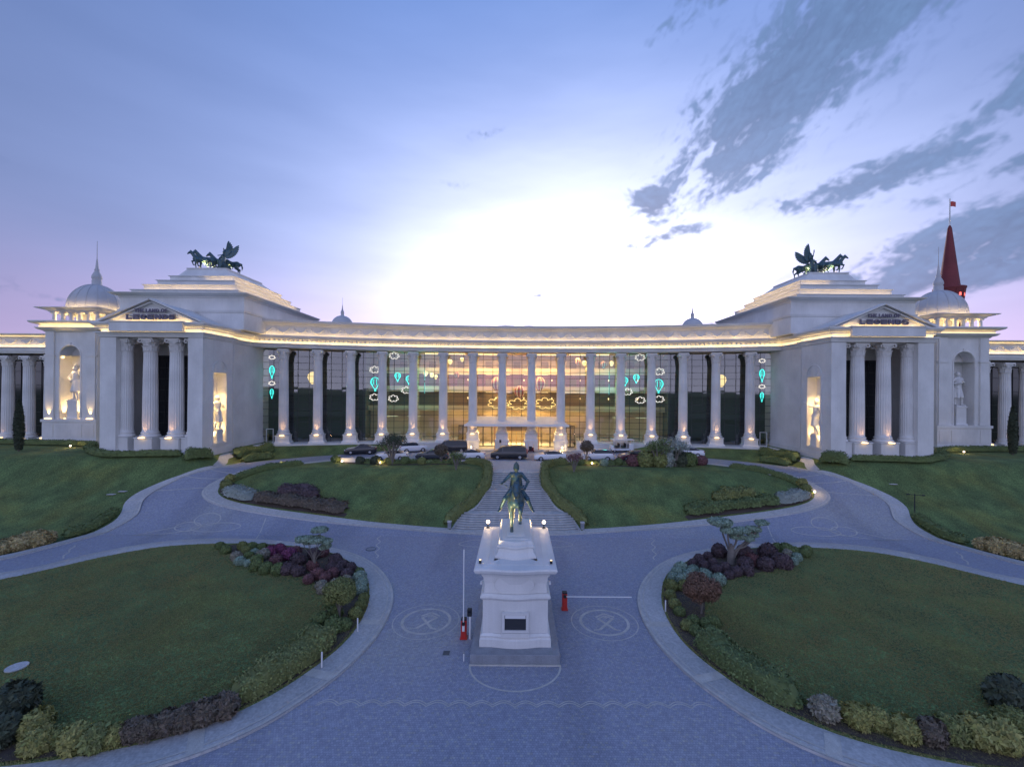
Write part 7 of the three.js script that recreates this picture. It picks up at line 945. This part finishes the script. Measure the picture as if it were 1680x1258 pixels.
car('sedan', 'white', -6.8, 62.6, PI, 'white saloon just left of the middle black van');
car('van', 'black', -1.1, 62.9, PI, 'black van standing in the middle before the entrance');
car('sedan', 'white', 4.8, 61.7, PI, 'white saloon just right of the middle black van');
car('suv', 'white', 11.5, 62.0, PI - 0.05, 'white hatchback behind the round dark headed tree');
car('sedan', 'red', 16.9, 62.2, PI, 'dark red saloon behind the reddish shrubs');
car('sedan', 'grey', 22.4, 62.4, PI, 'dark saloon at the right end of the near row');
car('sedan', 'white', 25.9, 65.9, PI - 0.28, 'white saloon farthest right on the drive');
{ // electric shuttle
  const x = 16.9, d = 70.0, t = thing('shuttle_cart', 'white open electric shuttle cart by the columns on the right', 'cart', [x, hgt(x, d) + 0.035, -d], PI);
  obj('floor', [rbx(3.4, 0.28, 1.5, 0.06, 0, 0.5, 0)], M.whiteMetal, t); obj('roof', [rbx(3.5, 0.12, 1.6, 0.05, -0.1, 2.05, 0)], M.whiteMetal, t); obj('nose', [rbx(0.55, 0.6, 1.4, 0.12, 1.6, 0.85, 0)], M.whiteMetal, t); obj('rear_box', [rbx(0.7, 0.9, 1.45, 0.06, -1.4, 1.0, 0)], M.whiteMetal, t);
  for (const px of [1.45, 0.4, -0.6, -1.7]) for (const s of [-1, 1]) obj('post', [bar(V3(px, 0.6, s * 0.7), V3(px - 0.05, 2.05, s * 0.72), 0.03)], M.whiteMetal, t); for (const px of [0.75, -0.25]) { obj('seat', [rbx(0.5, 0.14, 1.3, 0.05, px, 0.9, 0), rbx(0.12, 0.55, 1.3, 0.05, px - 0.26, 1.2, 0)], M.trimBlack, t); } obj('windscreen', [bx(1.47, 1.5, 1.15, 1.95, -0.65, 0.65)], M.glass, t);
  for (const sx of [-1.15, 1.25]) for (const s of [-1, 1]) { const w = new THREE.Group(); w.name = 'wheel'; w.position.set(sx, 0.28, s * 0.68); t.add(w); obj('tyre', [new THREE.TorusGeometry(0.2, 0.08, 8, 20)], M.tyre, w); obj('rim', [(() => { const g = new THREE.CylinderGeometry(0.17, 0.17, 0.1, 16); g.rotateX(PI / 2); return g; })()], M.alloy, w); } shade(t);
}
// ---------------------------------------------------------------- gate barriers and small things
for (const s of [-1, 1]) {
  const x = s < 0 ? -2.9 : 3.15, d = s < 0 ? 24.6 : 27.9, t = thing('gate_barrier', s < 0 ? 'red barrier post with its white boom raised, left of the gatehouse' : 'red barrier post with its white boom lowered, right of the gatehouse', 'barrier', [x, 0.035, -d], 0, 'gate barriers');
  obj('cabinet', [rbx(0.32, 1.02, 0.34, 0.04, 0, 0.53, 0)], M.redPaint, t); obj('foot', [rbx(0.42, 0.06, 0.44, 0.02, 0, 0.03, 0)], M.redPaint, t); obj('cap', [rbx(0.3, 0.1, 0.32, 0.03, 0, 1.08, 0)], M.trimBlack, t); obj('hub', [(() => { const g = new THREE.CylinderGeometry(0.1, 0.1, 0.12, 16); g.rotateX(PI / 2); g.translate(0, 0.92, 0.22); return g; })()], M.trimBlack, t);
  const up = s < 0, L = 4.2; for (let i = 0; i < 8; i++) { const a = i * L / 8 + 0.05, b = (i + 1) * L / 8; obj('boom', [up ? rbx(0.07, b - a + 0.05, 0.05, 0.015, 0, 0.85 + (a + b) / 2, 0.24) : rbx(b - a + 0.05, 0.07, 0.05, 0.015, (a + b) / 2, 0.92, 0.24)], M.whiteMetal, t); }
  if (up) obj('counterweight', [rbx(0.14, 0.4, 0.08, 0.02, 0, 0.7, 0.24)], M.whiteMetal, t); shade(t);
}
{ const t = thing('card_reader_post', 'white post with a black reader head beside the raised barrier', 'post', [-2.55, 0.035, -24.5]); obj('post', [rbx(0.1, 1.35, 0.1, 0.02, 0, 0.68, 0)], M.whiteMetal, t); obj('reader', [rbx(0.26, 0.42, 0.22, 0.04, -0.02, 1.5, 0)], M.trimBlack, t); obj('screen', [bx(-0.1, 0.06, 1.5, 1.62, 0.111, 0.114)], M.carGlass, t); shade(t); }
for (const [x, d, lb] of [[-9.05, 25.0, 'upper of two white marker posts on the left pavement'], [-9.65, 21.75, 'lower of two white marker posts on the left pavement'], [9.45, 27.4, 'white marker post on the right pavement']]) { const t = thing('marker_post', lb, 'post', [x + Math.sign(x) * -0.0, 0.14, -d], 0, 'white marker posts'); obj('post', [cyl(0.045, 0.04, 0.72, 0, 0, 0, 10)], M.whiteMetal, t); obj('cap', [new THREE.SphereGeometry(0.045, 10, 6).translate(0, 0.72, 0)], M.whiteMetal, t); shade(t); }
{ const t = thing('water_tap_post', 'small grey standpipe near the left front of the gatehouse slab', 'post', [-2.65, 0.035, -22.5]); obj('pipe', [cyl(0.035, 0.03, 0.4, 0, 0, 0, 8)], M.whiteMetal, t); obj('head', [rbx(0.12, 0.1, 0.1, 0.03, 0, 0.44, 0)], M.granite, t); }
{ const t = thing('drain_cover', 'dark square drain cover in the road left of the gatehouse', 'drain cover', [-3.65, 0.036, -23.15]); obj('frame', [bx(-0.22, 0.22, 0, 0.012, -0.22, 0.22)], M.granite, t); for (let i = 0; i < 5; i++) obj('grate_bar', [bx(-0.17, 0.17, 0.012, 0.02, -0.17 + i * 0.075, -0.13 + i * 0.075)], M.darkMetal, t); }
{ const t = thing('manhole_cover', 'dark round manhole cover on the road near the left upper kerb', 'manhole cover', [-17.9 + 5.2, 0.036, -38.2]); obj('lid', [cyl(0.42, 0.42, 0.012, 0, 0, 0, 28)], M.granite, t); obj('ring', [new THREE.TorusGeometry(0.42, 0.02, 6, 28).rotateX(PI / 2).translate(0, 0.01, 0)], M.darkMetal, t); }
for (const [x, d, r, lb] of [[-24.6, 21.5, 0.42, 'pale round cover in the lawn at lower left']]) { const t = thing('lawn_cover', lb, 'cover', [x, hgt(x, d) + 0.18, -d]); obj('lid', [cyl(r, r, 0.05, 0, 0, 0, 28)], M.walk, t); }
for (const [x, d, lb] of [[-43.8, 48.5, 'larger pale cover plate in the left outer lawn'], [-44.6, 48.0, 'smaller pale cover plate in the left outer lawn'], [43.6, 50.4, 'pale cover plate in the right outer lawn'], [30.8, 52.5, 'small pale plate in the right upper lawn']]) { const t = thing('lawn_cover', lb, 'cover', [x, hgt(x, d) + (Math.abs(x) < 35 ? 0.18 : 0.01), -d]); obj('lid', [rbx(0.8, 0.06, 0.45, 0.02, 0, 0.03, 0)], M.stone, t); }
{ const x = 41.75, d = 45.6, t = thing('lamp_pole', 'thin dark pole with two short arms on the right outer lawn', 'lamp post', [x, hgt(x, d), -d]); obj('pole', [cyl(0.06, 0.045, 2.3, 0, 0, 0, 10)], M.darkMetal, t); obj('arm', [bar(V3(-0.75, 2.26, 0), V3(0.95, 2.1, 0), 0.035)], M.darkMetal, t); for (const a of [-0.7, 0.9]) obj('lamp_head', [rbx(0.3, 0.12, 0.14, 0.03, a, 2.24 - (a > 0 ? 0.1 : 0), 0)], M.darkMetal, t); shade(t); }
// low garden lights at the lawn edges
for (const [x, d, lb] of [[-22.9, 57.2, 'glowing spike light at the corner of the left white wall'], [-17.6, 56.2, 'glowing spike light under the dark open tree'], [-29.6, 54.6, 'glowing spike light on the far edge of the left upper lawn'], [9.9, 56.9, 'glowing spike light under the round dark headed tree'], [33.3, 48.6, 'glowing spike light at the outer tip of the right upper lawn'], [-62.0, 60.5, 'bright spike light in the lawn before the left tower'], [62.5, 60.8, 'bright spike light in the lawn before the right tower']]) {
  const y = hgt(x, d) + (Math.abs(x) < 35 ? 0.18 : 0), t = thing('garden_light', lb, 'light', [x, y, -d], 0, 'garden spike lights'); obj('stake', [cyl(0.03, 0.03, 0.22, 0, 0, 0, 8)], M.darkMetal, t); obj('lamp', [new THREE.SphereGeometry(0.1, 12, 8).translate(0, 0.28, 0)], M.floodLamp, t); const p = new THREE.PointLight(WARM, 1.6); p.position.set(x, y + 0.45, -d); p.castShadow = true; p.shadow.radius = 3; scene.add(p);
}
// low white walls closing the parking bays
for (const s of [-1, 1]) { const t = thing('garden_wall', s < 0 ? 'low white wall with end pier at the left parking bay' : 'low white wall with end pier at the right parking bay', 'wall', [s * 22.4, 4.2, -58.2]); obj('wall', [rbx(4.6, 0.55, 0.3, 0.03, s * -1.0, 0.33, 0)], M.plaster, t); obj('pier', [rbx(0.5, 0.95, 0.5, 0.03, s * 1.5, 0.5, 0)], M.plaster, t); obj('coping', [rbx(4.7, 0.08, 0.4, 0.02, s * -1.0, 0.65, 0)], M.plasterTrim, t); shade(t); }
// entrance fittings
{ const t = thing('red_carpet', 'red carpet running down the entrance steps', 'carpet', [0, 0, 0]); obj('runner', [bx(-1.8, 1.8, 4.36, 4.375, -71.6, -74.6)], M.redCarpet, t); obj('runner_end', [bx(-1.8, 1.8, 4.19, 4.2, -68.2, -70.6)], M.redCarpet, t); const g = new THREE.BufferGeometry(); g.setAttribute('position', new THREE.Float32BufferAttribute([-1.8, 4.375, -71.6, 1.8, 4.375, -71.6, 1.8, 4.2, -70.6, -1.8, 4.375, -71.6, 1.8, 4.2, -70.6, -1.8, 4.2, -70.6], 3)); g.computeVertexNormals(); obj('runner_slope', [g], M.redCarpet, t); }
{ const t = thing('luggage_trolley', 'dark red luggage trolley right of the entrance doors', 'trolley', [2.35, 4.2, -70.0]); obj('deck', [rbx(0.95, 0.08, 0.55, 0.03, 0, 0.22, 0)], M.redCarpet, t); for (const a of [-0.42, 0.42]) { obj('hoop', [tube([V3(a, 0.25, -0.22), V3(a, 1.1, -0.22), V3(a, 1.3, 0), V3(a, 1.1, 0.22), V3(a, 0.25, 0.22)], 0.025, 6, 20)], M.gold, t); for (const b of [-0.2, 0.2]) obj('castor', [new THREE.TorusGeometry(0.06, 0.03, 6, 12).translate(a, 0.09, b)], M.tyre, t); } obj('suitcase', [rbx(0.5, 0.62, 0.24, 0.05, -0.1, 0.58, 0)], M.trimBlack, t); obj('small_suitcase', [rbx(0.3, 0.45, 0.2, 0.05, 0.28, 0.5, 0.05)], M.redCarpet, t); shade(t); }
{ const t = thing('rope_stand', 'small black stand left of the entrance doors', 'stand', [-2.7, 4.42, -72.2]); obj('base', [cyl(0.17, 0.15, 0.04, 0, 0, 0, 16)], M.trimBlack, t); obj('pole', [cyl(0.03, 0.03, 0.95, 0, 0.03, 0, 10)], M.gold, t); obj('head', [rbx(0.36, 0.5, 0.05, 0.02, 0, 1.2, 0)], M.trimBlack, t); shade(t); }
for (const [x, lb] of [[-7.4, 'glowing wall lantern on the left canopy column'], [7.5, 'glowing wall lantern on the right canopy column']]) { const t = thing('wall_lantern', lb, 'lantern', [x, 4.75, -71.35], 0, 'lanterns at the canopy columns'); obj('bracket', [rbx(0.12, 0.3, 0.1, 0.02, 0, 0, 0)], M.darkMetal, t); obj('lamp', [rbx(0.16, 0.22, 0.14, 0.04, 0, 0, 0.13)], M.warmLamp, t); const p = new THREE.PointLight(WARM, 3); p.position.set(x, 4.75, -71.0); p.castShadow = true; p.shadow.radius = 3; scene.add(p); }
renderer.render(scene, camera);
